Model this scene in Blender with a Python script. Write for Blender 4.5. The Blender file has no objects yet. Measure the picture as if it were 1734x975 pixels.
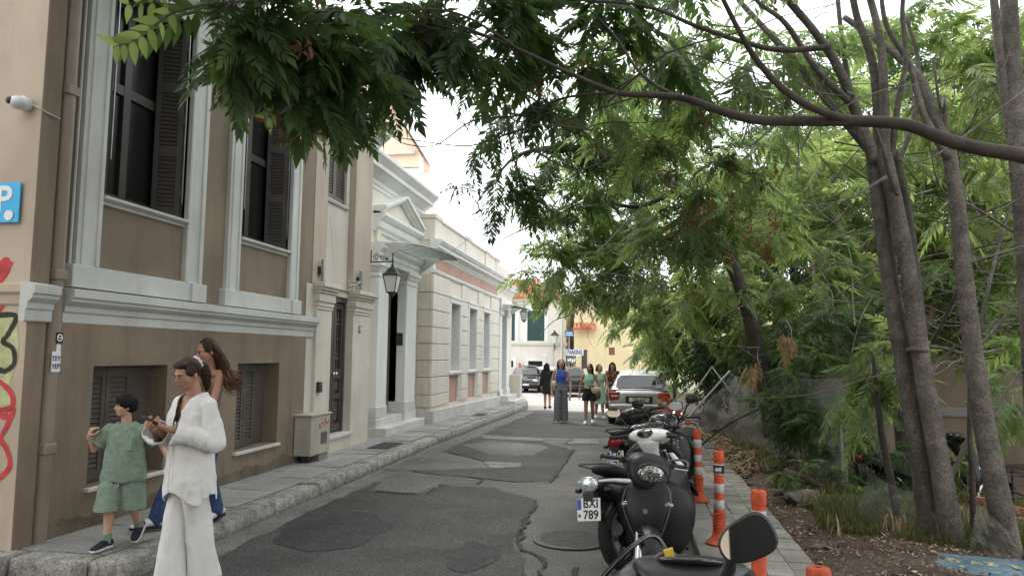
import bpy, bmesh, math, random
import numpy as np
from mathutils import Vector, Matrix, noise

random.seed(7)
rng = np.random.default_rng(11)
S = bpy.context.scene
COL = S.collection
R = math.radians

# ------------------------------------------------------------------ camera
CAM_H = 1.72
ROT = np.array([[0.98592, 0.00303, 0.16718],
                [0.16714, -0.09022, -0.98180],
                [0.01211, 0.99592, -0.08946]])
_q, _r = np.linalg.qr(ROT)
ROT = _q * np.sign(np.diag(_r))
FPX, CX, CY = 1255.0, 867.0, 487.5
cam_d = bpy.data.cameras.new('camera')
cam = bpy.data.objects.new('camera', cam_d)
COL.objects.link(cam)
cam_d.sensor_width = 36
cam_d.lens = 36 * FPX / 1734
cam_d.clip_start = 0.05
cam_d.clip_end = 800
M4 = Matrix([list(ROT[0]) + [0], list(ROT[1]) + [0], list(ROT[2]) + [CAM_H], [0, 0, 0, 1]])
cam.matrix_world = M4
S.camera = cam


def at(px, py, Y):
    """point at street distance Y seen along a direction (used to survey positions)"""
    d = ROT @ np.array([px - CX, -(py - CY), -FPX])
    t = Y / d[1]
    return Vector((d[0] * t, Y, CAM_H + d[2] * t))


# ------------------------------------------------------------------ world, sun, exposure
SUN_EL, SUN_AZ = R(58), R(-35)
w = bpy.data.worlds.new('World')
S.world = w
w.use_nodes = True
nt = w.node_tree
bg = nt.nodes['Background']
sky = nt.nodes.new('ShaderNodeTexSky')
sky.sky_type = 'NISHITA'
sky.sun_disc = False
sky.sun_elevation = SUN_EL
sky.sun_rotation = SUN_AZ
sky.dust_density = 4.0
mixw = nt.nodes.new('ShaderNodeMix')
mixw.data_type = 'RGBA'
mixw.inputs[0].default_value = 0.86
mixw.inputs[7].default_value = (11.0, 11.3, 11.6, 1)   # even white cloud layer
nt.links.new(sky.outputs[0], mixw.inputs[6])
nt.links.new(mixw.outputs[2], bg.inputs[0])
bg.inputs[1].default_value = 0.12

sl = bpy.data.lights.new('sun', 'SUN')
sl.energy = 0.9
sl.angle = R(14)
sl.color = (1, 0.96, 0.9)
sun = bpy.data.objects.new('sun', sl)
COL.objects.link(sun)
sd = Vector((math.sin(SUN_AZ) * math.cos(SUN_EL), math.cos(SUN_AZ) * math.cos(SUN_EL), math.sin(SUN_EL)))
sun.rotation_euler = sd.to_track_quat('Z', 'Y').to_euler()

S.view_settings.view_transform = 'Standard'
S.view_settings.look = 'None'
S.view_settings.exposure = 1.0
S.view_settings.gamma = 1
try:
    S.cycles.max_bounces = 6
    S.cycles.diffuse_bounces = 4
    S.cycles.transparent_max_bounces = 12
    S.cycles.use_denoising = True
except Exception:
    pass


# ------------------------------------------------------------------ materials
def mat(name, col, rough=0.7, var=0.12, vscale=2.5, bump=0.0, bscale=60, metal=0.0, spec=0.4, stain=0.0, island=0.0,
        coat=0.0, hue=None, streak=False, speck=0.0):
    """procedural principled material: tinted noise, relief, optional stains and per-piece variation"""
    m = bpy.data.materials.new(name)
    m.use_nodes = True
    t = m.node_tree
    N, L = t.nodes, t.links
    b = N['Principled BSDF']
    b.inputs['Roughness'].default_value = rough
    b.inputs['Metallic'].default_value = metal
    b.inputs['Specular IOR Level'].default_value = spec
    b.inputs['Coat Weight'].default_value = coat
    tc = N.new('ShaderNodeTexCoord')
    geo = N.new('ShaderNodeNewGeometry')
    src = geo.outputs['Position']

    def ns(scale, detail=4, vec=None, rough_=0.6):
        n = N.new('ShaderNodeTexNoise')
        n.inputs['Scale'].default_value = scale
        n.inputs['Detail'].default_value = detail
        n.inputs['Roughness'].default_value = rough_
        L.new(vec or src, n.inputs['Vector'])
        return n

    def mixc(f, a, bcol, blend='MIX'):
        x = N.new('ShaderNodeMix')
        x.data_type = 'RGBA'
        x.blend_type = blend
        for sock, v in ((x.inputs[0], f), (x.inputs[6], a), (x.inputs[7], bcol)):
            if isinstance(v, (int, float)):
                sock.default_value = v
            elif isinstance(v, tuple):
                sock.default_value = (*v[:3], 1)
            else:
                L.new(v, sock)
        return x.outputs[2]

    def ramp(o, lo, hi):
        r = N.new('ShaderNodeMapRange')
        r.inputs[1].default_value = lo
        r.inputs[2].default_value = hi
        L.new(o, r.inputs[0])
        return r.outputs[0]
    c = col
    n1 = ns(vscale, 5)
    dark = tuple(x * (1 - var * 1.6) for x in col)
    lite = tuple(min(1, x * (1 + var)) for x in col)
    if hue:
        lite = hue
    out = mixc(ramp(n1.outputs[0], 0.32, 0.68), dark, lite)
    if stain:
        mp = N.new('ShaderNodeMapping')
        mp.inputs['Scale'].default_value = (1.0, 1.0, 0.18) if streak else (1, 1, 1)
        L.new(src, mp.inputs[0])
        n2 = ns(3.3 if streak else 0.9, 6, mp.outputs[0], 0.7)
        n3 = ns(23, 4)
        f = N.new('ShaderNodeMath')
        f.operation = 'MULTIPLY'
        L.new(ramp(n2.outputs[0], 0.46 if streak else 0.48, 0.66 if streak else 0.74), f.inputs[0])
        f.inputs[1].default_value = stain
        out = mixc(f.outputs[0], out, tuple(x * 0.45 for x in col))
        f2 = N.new('ShaderNodeMath')
        f2.operation = 'MULTIPLY'
        L.new(ramp(n3.outputs[0], 0.6, 0.8), f2.inputs[0])
        f2.inputs[1].default_value = stain * 0.6
        out = mixc(f2.outputs[0], out, tuple(min(1, x * 1.35) for x in col))
    if speck:
        n4 = ns(52, 5, None, .8)
        sp = N.new('ShaderNodeMapRange')
        sp.inputs[1].default_value = .40
        sp.inputs[2].default_value = .60
        sp.inputs[3].default_value = 1 - speck
        sp.inputs[4].default_value = 1 + speck
        L.new(n4.outputs[0], sp.inputs[0])
        hs = N.new('ShaderNodeHueSaturation')
        L.new(sp.outputs[0], hs.inputs['Value'])
        L.new(out, hs.inputs['Color'])
        out = hs.outputs[0]
    if island:
        oi = N.new('ShaderNodeObjectInfo')
        h = N.new('ShaderNodeHueSaturation')
        a = N.new('ShaderNodeMath')
        a.operation = 'ADD'
        L.new(oi.outputs['Random'], a.inputs[0])
        L.new(geo.outputs['Random Per Island'], a.inputs[1])
        fr = N.new('ShaderNodeMath')
        fr.operation = 'FRACT'
        L.new(a.outputs[0], fr.inputs[0])
        r = N.new('ShaderNodeMapRange')
        r.inputs[3].default_value = 1 - island
        r.inputs[4].default_value = 1 + island
        L.new(fr.outputs[0], r.inputs[0])
        L.new(r.outputs[0], h.inputs['Value'])
        L.new(out, h.inputs['Color'])
        out = h.outputs[0]
    L.new(out, b.inputs['Base Color'])
    if bump:
        nb = ns(bscale, 6)
        bp = N.new('ShaderNodeBump')
        bp.inputs['Strength'].default_value = min(1, bump)
        bp.inputs['Distance'].default_value = 0.012 * max(1, bump)
        L.new(nb.outputs[0], bp.inputs['Height'])
        L.new(bp.outputs[0], b.inputs['Normal'])
        rr = ramp(nb.outputs[0], 0.2, 0.8)
        m2 = N.new('ShaderNodeMapRange')
        m2.inputs[3].default_value = max(0.02, rough - 0.12)
        m2.inputs[4].default_value = min(1, rough + 0.12)
        L.new(rr, m2.inputs[0])
        L.new(m2.outputs[0], b.inputs['Roughness'])
    return m


def glass(name, col, rough=0.03, alpha=1.0, spec=0.6, trans=0.0):
    m = bpy.data.materials.new(name)
    m.use_nodes = True
    b = m.node_tree.nodes['Principled BSDF']
    b.inputs['Base Color'].default_value = (*col, 1)
    b.inputs['Roughness'].default_value = rough
    b.inputs['Specular IOR Level'].default_value = spec
    b.inputs['Transmission Weight'].default_value = trans
    n = m.node_tree.nodes.new('ShaderNodeTexNoise')
    n.inputs['Scale'].default_value = 3.0
    g = m.node_tree.nodes.new('ShaderNodeNewGeometry')
    bp = m.node_tree.nodes.new('ShaderNodeBump')
    bp.inputs['Strength'].default_value = 0.03
    m.node_tree.links.new(g.outputs['Position'], n.inputs[0])
    m.node_tree.links.new(n.outputs[0], bp.inputs['Height'])
    m.node_tree.links.new(bp.outputs[0], b.inputs['Normal'])
    return m


def leafmat(name, col, tcol, var=0.35):
    m = bpy.data.materials.new(name)
    m.use_nodes = True
    t = m.node_tree
    N, L = t.nodes, t.links
    b = N['Principled BSDF']
    out = N['Material Output']
    geo = N.new('ShaderNodeNewGeometry')
    nz = N.new('ShaderNodeTexNoise')
    nz.inputs['Scale'].default_value = 0.7
    L.new(geo.outputs['Position'], nz.inputs['Vector'])
    a = N.new('ShaderNodeMath')
    a.operation = 'MULTIPLY_ADD'
    a.inputs[1].default_value = 0.6
    L.new(geo.outputs['Random Per Island'], a.inputs[0])
    L.new(nz.outputs[0], a.inputs[2])
    mr = N.new('ShaderNodeMapRange')
    mr.inputs[1].default_value = 0.3
    mr.inputs[2].default_value = 1.3
    L.new(a.outputs[0], mr.inputs[0])

    def two(c):
        x = N.new('ShaderNodeMix')
        x.data_type = 'RGBA'
        x.inputs[6].default_value = (c[0] * (1 - var), c[1] * (1 - var), c[2] * (1 - var * 0.6), 1)
        x.inputs[7].default_value = (min(1, c[0] * (1 + var * 1.5)), min(1, c[1] * (1 + var)), c[2] * (1 + var * 0.3), 1)
        L.new(mr.outputs[0], x.inputs[0])
        return x.outputs[2]
    L.new(two(col), b.inputs['Base Color'])
    b.inputs['Roughness'].default_value = 0.5
    b.inputs['Specular IOR Level'].default_value = 0.35
    tr = N.new('ShaderNodeBsdfTranslucent')
    L.new(two(tcol), tr.inputs[0])
    mx = N.new('ShaderNodeMixShader')
    mx.inputs[0].default_value = 0.48
    L.new(b.outputs[0], mx.inputs[1])
    L.new(tr.outputs[0], mx.inputs[2])
    L.new(mx.outputs[0], out.inputs[0])
    return m


MT = {}
MT['brown'] = mat('brown_plaster', (0.230, 0.180, 0.126), 0.85, 0.16, 0.7, 0.35, 60, stain=0.42, streak=True, speck=.08)
MT['brownlt'] = mat('beige_plaster', (0.46, 0.39, 0.31), 0.85, 0.08, 0.9, 0.2, 90, stain=0.22, streak=True)
MT['cream'] = mat('cream_corner_plaster', (0.50, 0.41, 0.31), 0.85, 0.10, 0.9, 0.2, 80, stain=0.3, streak=True)
MT['trim'] = mat('grey_white_trim', (0.56, 0.57, 0.53), 0.75, 0.08, 1.2, 0.15, 70, stain=0.25, streak=True)
MT['trimcream'] = mat('cream_trim', (0.62, 0.58, 0.49), 0.75, 0.08, 1.2, 0.15, 70, stain=0.22, streak=True)
MT['cream2'] = mat('cream_plaster', (0.72, 0.67, 0.58), 0.85, 0.05, 0.7, 0.12, 80, stain=0.16, streak=True)
MT['white2'] = mat('white_trim', (0.76, 0.76, 0.73), 0.75, 0.05, 1.0, 0.1, 70, stain=0.2, streak=True)
MT['terra'] = mat('terracotta_plaster', (0.50, 0.315, 0.25), 0.85, 0.08, 1.0, 0.15, 80, stain=0.15)
MT['niche'] = mat('niche_plaster', (0.55, 0.51, 0.44), 0.85, 0.06, 1.0, 0.15, 80, stain=0.15, streak=True)
MT['shutter'] = mat('dark_shutter_paint', (0.055, 0.048, 0.042), 0.45, 0.15, 3, 0.1, 40, stain=0.2)
MT['shutterlt'] = mat('brown_shutter_paint', (0.098, 0.083, 0.070), 0.5, 0.15, 3, 0.1, 40, stain=0.2)
MT['greensh'] = mat('green_shutter_paint', (0.02, 0.07, 0.06), 0.5, 0.15, 3)
MT['dark'] = mat('dark_interior', (0.012, 0.011, 0.010), 0.8, 0.1)
MT['doorpaint'] = mat('door_paint', (0.075, 0.062, 0.052), 0.4, 0.12, 4, 0.1, 60, stain=0.2)
MT['greendoor'] = mat('olive_door_paint', (0.125, 0.135, 0.098), 0.45, 0.12, 4)
MT['marble'] = mat('marble', (0.60, 0.59, 0.56), 0.5, 0.10, 3, 0.1, 60, stain=0.3)
MT['pipe'] = mat('drainpipe_paint', (0.27, 0.215, 0.165), 0.55, 0.10, 2.5, stain=0.3)
MT['asphalt'] = mat('worn_asphalt', (0.135, 0.131, 0.122), 0.9, 0.22, 0.7, 1.3, 70, stain=0.5, speck=.55)
MT['asphaltdk'] = mat('dark_asphalt', (0.064, 0.063, 0.060), 0.9, 0.20, 1.3, 1.3, 75, stain=0.35, speck=.6)
MT['asphaltbk'] = mat('patched_asphalt', (0.032, 0.032, 0.033), 0.8, 0.2, 3, 1.3, 80, stain=0.1, speck=.8)
MT['asphaltlt'] = mat('pale_mortar', (0.175, 0.17, 0.155), 0.9, 0.2, 2.0, 1.0, 70, stain=0.5, speck=.5)
MT['plaza'] = mat('pale_paving', (0.40, 0.38, 0.35), 0.85, 0.12, 0.6, 0.4, 60, stain=0.25)
MT['slab'] = mat('pavement_slab', (0.30, 0.292, 0.272), 0.75, 0.16, 1.1, 0.5, 60, stain=0.5, island=0.12, speck=.2)
MT['joint'] = mat('joint_mortar', (0.10, 0.098, 0.09), 0.95, 0.2, 5)
MT['kerb'] = mat('rough_kerb_stone', (0.33, 0.315, 0.285), 0.9, 0.3, 9, 1.6, 38, stain=0.8, island=0.10, speck=.4)
MT['tile'] = mat('concrete_tile', (0.28, 0.265, 0.235), 0.9, 0.2, 1.5, 0.7, 70, stain=0.55, island=0.16, speck=.25)
MT['concrete'] = mat('concrete', (0.25, 0.24, 0.22), 0.9, 0.16, 1.5, 0.5, 90, stain=0.4)
MT['dirt'] = mat('reddish_dirt', (0.085, 0.056, 0.041), 0.95, 0.4, 1.4, 1.6, 40, stain=0.6, speck=.6)
MT['litter'] = mat('dry_leaf_litter', (0.26, 0.185, 0.12), 0.9, 0.5, 3, island=0.7)
MT['straw'] = mat('dry_straw', (0.36, 0.27, 0.15), 0.9, 0.3, 3, island=0.4)
MT['rubble'] = mat('rubble_stone', (0.135, 0.115, 0.095), 0.95, 0.35, 6, 1.5, 30, stain=0.7, speck=.3)
MT['brickred'] = mat('old_brick', (0.22, 0.10, 0.07), 0.95, 0.25, 4, 0.8, 40, island=0.3)
MT['bark'] = mat('grey_bark', (0.135, 0.118, 0.098), 0.9, 0.3, 6, 1.8, 26, stain=0.9, streak=True, speck=.35)
MT['barkdk'] = mat('dark_bark', (0.075, 0.062, 0.05), 0.9, 0.25, 5, 0.9, 35, stain=0.3)
MT['twig'] = mat('dead_twig', (0.16, 0.145, 0.12), 0.9, 0.3, 5)
MT['lotwall'] = mat('lot_wall_plaster', (0.22, 0.172, 0.115), 0.9, 0.14, 0.7, 0.4, 50, stain=0.35, streak=True)
MT['steel'] = mat('galvanised_steel', (0.35, 0.36, 0.36), 0.45, 0.15, 6, metal=0.8)
MT['oldwire'] = mat('dull_fence_wire', (0.24, 0.24, 0.225), 0.6, 0.2, 6, metal=0.3)
MT['iron'] = mat('black_iron', (0.03, 0.031, 0.03), 0.5, 0.2, 6)
MT['lampglass'] = glass('frosted_lamp_glass', (0.62, 0.66, 0.62), 0.35)
MT['canopyglass'] = leafmat('ribbed_canopy_glass', (0.74, 0.78, 0.74), (0.92, 0.96, 0.92), .02)
MT['canopyglass'].node_tree.nodes['Mix Shader'].inputs[0].default_value = .8
MT['winglass'] = glass('window_glass', (0.014, 0.014, 0.014), 0.22, spec=.22)
MT['carglass'] = glass('car_glass', (0.018, 0.022, 0.02), 0.04, spec=0.8)
MT['mirror'] = mat('mirror_glass', (0.85, 0.87, 0.87), 0.02, 0.0, metal=1.0)
MT['chrome'] = mat('chrome', (0.72, 0.73, 0.74), 0.12, 0.05, metal=1.0)
MT['rubber'] = mat('black_rubber', (0.018, 0.018, 0.018), 0.75, 0.15, 8, 0.3, 80)
MT['blackpl'] = mat('black_plastic', (0.022, 0.022, 0.023), 0.38, 0.2, 5, 0.06, 200, spec=0.5)
MT['blackgl'] = mat('black_gloss_paint', (0.010, 0.010, 0.011), 0.12, 0.1, 5, coat=0.6)
MT['greypl'] = mat('grey_plastic', (0.13, 0.13, 0.13), 0.5, 0.2, 5)
MT['whitept'] = mat('white_paint', (0.72, 0.72, 0.71), 0.25, 0.06, 4, coat=0.4)
MT['redpt'] = mat('dark_red_paint', (0.16, 0.012, 0.015), 0.2, 0.1, 5, coat=0.5)
MT['brownseat'] = mat('maroon_leather', (0.055, 0.028, 0.025), 0.5, 0.15, 6, 0.2, 120)
MT['silver'] = mat('silver_car_paint', (0.46, 0.45, 0.43), 0.28, 0.05, 3, metal=0.55, coat=0.5)
MT['carblack'] = mat('black_car_paint', (0.014, 0.014, 0.016), 0.15, 0.1, 3, coat=0.6)
MT['carwhite'] = mat('white_car_paint', (0.70, 0.71, 0.72), 0.2, 0.05, 3, coat=0.5)
MT['redlens'] = glass('red_lens', (0.32, 0.015, 0.018), 0.12)
MT['lens'] = glass('clear_lens', (0.55, 0.58, 0.60), 0.05, spec=0.9)
MT['bluelens'] = mat('bright_reflector_lens', (0.72, 0.82, 0.95), 0.08, 0.25, 40, metal=0.6)
MT['amber'] = glass('amber_lens', (0.65, 0.25, 0.03), 0.12)
MT['plate'] = mat('white_plate', (0.74, 0.74, 0.72), 0.4, 0.06, 8)
MT['plateblue'] = mat('plate_blue', (0.02, 0.07, 0.40), 0.4, 0.05)
MT['ink'] = mat('black_print', (0.012, 0.012, 0.014), 0.5, 0.05)
MT['orange'] = mat('orange_bollard_plastic', (0.50, 0.075, 0.022), 0.55, 0.22, 7, 0.3, 60, stain=0.6, speck=.15)
MT['reflect'] = mat('silver_reflective_tape', (0.46, 0.46, 0.45), 0.4, 0.25, 16, stain=0.7)
MT['bluesign'] = mat('sky_blue_sign', (0.03, 0.42, 0.76), 0.4, 0.04)
MT['signwhite'] = mat('sign_white', (0.78, 0.78, 0.76), 0.45, 0.05)
MT['navy'] = mat('navy_print', (0.02, 0.045, 0.22), 0.5, 0.05)
MT['streetblue'] = mat('street_sign_blue', (0.05, 0.16, 0.38), 0.45, 0.1)
MT['oldblue'] = mat('weathered_blue_board', (0.10, 0.17, 0.21), 0.7, 0.25, 4, 0.2, 60, stain=0.5)
MT['oldpaint'] = mat('peeling_paint', (0.36, 0.33, 0.22), 0.8, 0.3, 12)
MT['spred'] = mat('red_spray', (0.50, 0.05, 0.05), 0.75, 0.2, 10)
MT['spblack'] = mat('black_spray', (0.025, 0.03, 0.02), 0.75, 0.2, 10)
MT['spgreen'] = mat('green_spray', (0.46, 0.47, 0.24), 0.75, 0.2, 10)
MT['cameraw'] = mat('white_plastic', (0.68, 0.69, 0.68), 0.4, 0.06)
MT['utility'] = mat('utility_box_paint', (0.42, 0.39, 0.33), 0.6, 0.1, 3, stain=0.3, streak=True)
MT['yellow'] = mat('yellow_plaster', (0.74, 0.62, 0.37), 0.85, 0.08, 0.5, 0.1, 60, stain=0.15, streak=True)
MT['housecream'] = mat('house_cream_plaster', (0.70, 0.66, 0.58), 0.85, 0.06, 0.5, 0.1, 60, stain=0.12, streak=True)
MT['rooftile'] = mat('clay_roof_tile', (0.46, 0.17, 0.10), 0.85, 0.2, 2, 0.4, 40, island=0.2)
MT['peach'] = mat('peach_plaster', (0.76, 0.62, 0.48), 0.85, 0.06, 0.8)
MT['cloudwhite'] = mat('white_sheet_cladding', (0.78, 0.77, 0.75), 0.7, 0.05)
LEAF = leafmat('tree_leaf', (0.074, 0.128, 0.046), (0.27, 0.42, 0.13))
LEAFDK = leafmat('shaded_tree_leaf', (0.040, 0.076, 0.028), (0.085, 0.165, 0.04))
LEAFLT = leafmat('lit_tree_leaf', (0.104, 0.168, 0.060), (0.41, 0.57, 0.19))  # brighter copy of the tree leaf, light through the crown put into its colour
SEED = leafmat('brown_seed', (0.17, 0.085, 0.045), (0.24, 0.11, 0.05))
DRYLEAF = leafmat('dry_hanging_leaf', (0.26, 0.175, 0.09), (0.33, 0.23, 0.11))
WEED = leafmat('weed_leaf', (0.085, 0.10, 0.035), (0.16, 0.19, 0.05))


# ------------------------------------------------------------------ object helpers
def props(o, label=None, cat=None, group=None, kind=None):
    for k, v in (('label', label), ('category', cat), ('group', group), ('kind', kind)):
        if v:
            o[k] = v
    return o


def thing(name, label, cat, loc=(0, 0, 0), group=None):
    o = bpy.data.objects.new(name, None)
    o.empty_display_size = 0.2
    COL.objects.link(o)
    o.location = loc
    return props(o, label, cat, group)


def org(o):
    v = Vector((0, 0, 0))
    while o is not None:
        v = v + Vector(o.location)
        o = o.parent
    return v


def dup(root, loc=None, rz=None, label=None, group=None, parent=None):
    r = root.copy()
    COL.objects.link(r)
    if parent is not None:
        r.parent = parent
    if loc is not None:
        r.location = loc
    if rz is not None:
        r.rotation_euler = (0, 0, rz)
    if label:
        r['label'] = label
    if group:
        r['group'] = group
    for ch in list(root.children):
        dup(ch, parent=r)
    return r


class MB:
    def __init__(s):
        s.v, s.f = [], []

    def add(s, vs, fs):
        b = len(s.v)
        s.v += [tuple(v) for v in vs]
        s.f += [tuple(i + b for i in f) for f in fs]
        return s

    def box(s, x0, x1, y0, y1, z0, z1):
        x0, x1 = min(x0, x1), max(x0, x1)
        y0, y1 = min(y0, y1), max(y0, y1)
        z0, z1 = min(z0, z1), max(z0, z1)
        return s.add([(x0, y0, z0), (x1, y0, z0), (x1, y1, z0), (x0, y1, z0), (x0, y0, z1), (x1, y0, z1), (x1, y1, z1), (x0, y1, z1)],
                     [(3, 2, 1, 0), (4, 5, 6, 7), (0, 1, 5, 4), (1, 2, 6, 5), (2, 3, 7, 6), (3, 0, 4, 7)])

    def obox(s, c, ax, ay, az):
        """oriented box: centre and three half-axis vectors"""
        c, ax, ay, az = Vector(c), Vector(ax), Vector(ay), Vector(az)
        vs = [c + ax * i + ay * j + az * k for k in (-1, 1) for i, j in ((-1, -1), (1, -1), (1, 1), (-1, 1))]
        return s.add(vs, [(3, 2, 1, 0), (4, 5, 6, 7), (0, 1, 5, 4), (1, 2, 6, 5), (2, 3, 7, 6), (3, 0, 4, 7)])

    def prism(s, poly, d):
        """extrude a planar 3D polygon by vector d"""
        n = len(poly)
        d = Vector(d)
        vs = [Vector(p) for p in poly] + [Vector(p) + d for p in poly]
        fs = [tuple(range(n))[::-1], tuple(range(n, 2 * n))] + [(i, (i + 1) % n, (i + 1) % n + n, i + n) for i in range(n)]
        return s.add(vs, fs)

    def ring_loft(s, rings, cap=True, closed=True):
        n = len(rings[0])
        b = []
        for r in rings:
            b += list(r)
        fs = []
        for k in range(len(rings) - 1):
            for i in range(n if closed else n - 1):
                j = (i + 1) % n
                fs.append((k * n + i, k * n + j, (k + 1) * n + j, (k + 1) * n + i))
        if cap:
            fs.append(tuple(range(n))[::-1])
            fs.append(tuple(range((len(rings) - 1) * n, len(rings) * n)))
        return s.add(b, fs)

    def tube(s, pts, r, n=8, cap=True):
        pts = [Vector(p) for p in pts]
        if isinstance(r, (int, float)):
            r = [r] * len(pts)
        rings = []
        T0 = (pts[1] - pts[0]).normalized()
        ref = Vector((0, 0, 1)) if abs(T0.z) < 0.9 else Vector((1, 0, 0))
        U = T0.cross(ref).normalized()
        for i, p in enumerate(pts):
            T = (pts[min(i + 1, len(pts) - 1)] - pts[max(i - 1, 0)])
            if T.length < 1e-9:
                T = T0
            T.normalize()
            U = (U - T * U.dot(T))
            if U.length < 1e-6:
                U = T.cross(Vector((0.3, 0.5, 0.8)))
            U.normalize()
            V = T.cross(U)
            rings.append([p + (U * math.cos(a) + V * math.sin(a)) * r[i] for a in [2 * math.pi * k / n for k in range(n)]])
        return s.ring_loft(rings, cap)

    def lathe(s, prof, n=16, c=(0, 0, 0), axis='z', cap=True):
        rings = []
        c = Vector(c)
        for rr, h in prof:
            ring = []
            for k in range(n):
                a = 2 * math.pi * k / n
                u, v = rr * math.cos(a), rr * math.sin(a)
                ring.append(c + (Vector((u, v, h)) if axis == 'z' else Vector((h, u, v)) if axis == 'x' else Vector((v, h, u))))
            rings.append(ring)
        return s.ring_loft(rings, cap)

    def ball(s, c, r, n=10, m=7, rot=None):
        c = Vector(c)
        r = (r, r, r) if isinstance(r, (int, float)) else r
        rings = []
        for i in range(m + 1):
            t = math.pi * (i + 0.02) / (m + 0.04)
            ring = []
            for k in range(n):
                a = 2 * math.pi * k / n
                p = Vector((r[0] * math.sin(t) * math.cos(a), r[1] * math.sin(t) * math.sin(a), -r[2] * math.cos(t)))
                if rot is not None:
                    p = rot @ p
                ring.append(c + p)
            rings.append(ring)
        return s.ring_loft(rings)

    def torus(s, c, R0, r, n=24, m=8, axis='x', squash=1.0):
        c = Vector(c)
        b = len(s.v)
        vs, fs = [], []
        for i in range(n):
            a = 2 * math.pi * i / n
            for k in range(m):
                t = 2 * math.pi * k / m
                q = R0 + r * math.cos(t)
                u, v, h = q * math.cos(a), q * math.sin(a), r * squash * math.sin(t)
                vs.append(c + (Vector((h, u, v)) if axis == 'x' else Vector((u, h, v)) if axis == 'y' else Vector((u, v, h))))
        for i in range(n):
            for k in range(m):
                fs.append((i * m + k, ((i + 1) % n) * m + k, ((i + 1) % n) * m + (k + 1) % m, i * m + (k + 1) % m))
        return s.add(vs, fs)

    def build(s, name, m, parent=None, smooth=False, bevel=0.0, **kw):
        me = bpy.data.meshes.new(name)
        o0 = org(parent) if parent is not None else Vector((0, 0, 0))
        vs = [(v[0] - o0.x, v[1] - o0.y, v[2] - o0.z) for v in s.v]
        me.from_pydata(vs, [], s.f)
        me.materials.append(MT[m] if isinstance(m, str) else m)
        o = bpy.data.objects.new(name, me)
        COL.objects.link(o)
        if parent is not None:
            o.parent = parent
        bm = bmesh.new()
        bm.from_mesh(me)
        bmesh.ops.recalc_face_normals(bm, faces=bm.faces)
        if bevel:
            bmesh.ops.bevel(bm, geom=[e for e in bm.edges if len(e.link_faces) == 2 and e.calc_face_angle(0) > 0.6],
                            offset=bevel, segments=1, affect='EDGES', clamp_overlap=True)
        bm.to_mesh(me)
        bm.free()
        if smooth:
            me.polygons.foreach_set('use_smooth', [True] * len(me.polygons))
            if smooth != 'all':
                try:
                    me.set_sharp_from_angle(angle=R(38))
                except Exception:
                    pass
        props(o, **kw)
        return o


def centre(o):
    """move a top-level mesh's origin to the middle of its base"""
    me = o.data
    n = len(me.vertices)
    a = np.empty(n * 3, dtype=np.float32)
    me.vertices.foreach_get('co', a)
    a = a.reshape(-1, 3)
    c = np.array([(a[:, 0].min() + a[:, 0].max()) / 2, (a[:, 1].min() + a[:, 1].max()) / 2, a[:, 2].min()], dtype=np.float32)
    me.vertices.foreach_set('co', (a - c).ravel())
    o.location = Vector([float(q) for q in c]) + Vector(o.location)
    return o


def subsurf(o, lv=2):
    m = o.modifiers.new('subdivision', 'SUBSURF')
    m.levels = m.render_levels = lv
    o.data.polygons.foreach_set('use_smooth', [True] * len(o.data.polygons))
    return o


def crom(P, seg=6):
    """Catmull-Rom through points with radius: [(Vector, r)]"""
    out_p, out_r = [], []
    n = len(P)
    for i in range(n - 1):
        p0, p1, p2, p3 = (P[max(i - 1, 0)], P[i], P[i + 1], P[min(i + 2, n - 1)])
        for k in range(seg):
            t = k / seg
            a, b, c, d = p0[0], p1[0], p2[0], p3[0]
            out_p.append(0.5 * ((2 * b) + (c - a) * t + (2 * a - 5 * b + 4 * c - d) * t * t + (3 * b - a - 3 * c + d) * t ** 3))
            out_r.append(p1[1] * (1 - t) + p2[1] * t)
    out_p.append(P[-1][0])
    out_r.append(P[-1][1])
    return out_p, out_r


def text_mesh(txt, size, ext=0.002, bold=0.0, sx=1.0):
    cu = bpy.data.curves.new('lettering', 'FONT')
    cu.body = txt
    cu.size = size
    cu.extrude = ext
    cu.offset = bold
    cu.align_x, cu.align_y = 'CENTER', 'CENTER'
    cu.resolution_u = 3
    ob = bpy.data.objects.new('lettering', cu)
    COL.objects.link(ob)
    dg = bpy.context.evaluated_depsgraph_get()
    me = bpy.data.meshes.new_from_object(ob.evaluated_get(dg))
    vs = [(v.co.x * sx, v.co.y, v.co.z) for v in me.vertices]
    fs = [tuple(p.vertices) for p in me.polygons]
    bpy.data.objects.remove(ob)
    bpy.data.curves.remove(cu)
    bpy.data.meshes.remove(me)
    return vs, fs


def letters(txt, c, right, up, size, m, parent, name='lettering', bold=0.0, sx=1.0, ext=0.002):
    vs, fs = text_mesh(txt, size, ext, bold, sx)
    rgt, upv = Vector(right).normalized(), Vector(up).normalized()
    nrm = rgt.cross(upv)
    c = Vector(c)
    mb = MB()
    mb.add([c + rgt * v[0] + upv * v[1] + nrm * v[2] for v in vs], fs)
    return mb.build(name, m, parent)


def gz(y):
    return 0.0 if y < 14 else -0.013 * (y - 14)
# ------------------------------------------------------------------ ground, road, pavements
def sheet(name, poly, m, z, kind='structure', parent=None):
    mb = MB()
    mb.add([(x, y, z + gz(y)) for x, y in poly], [tuple(range(len(poly)))])
    o = mb.build(name, m, parent)
    o['kind'] = kind
    return o


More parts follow.
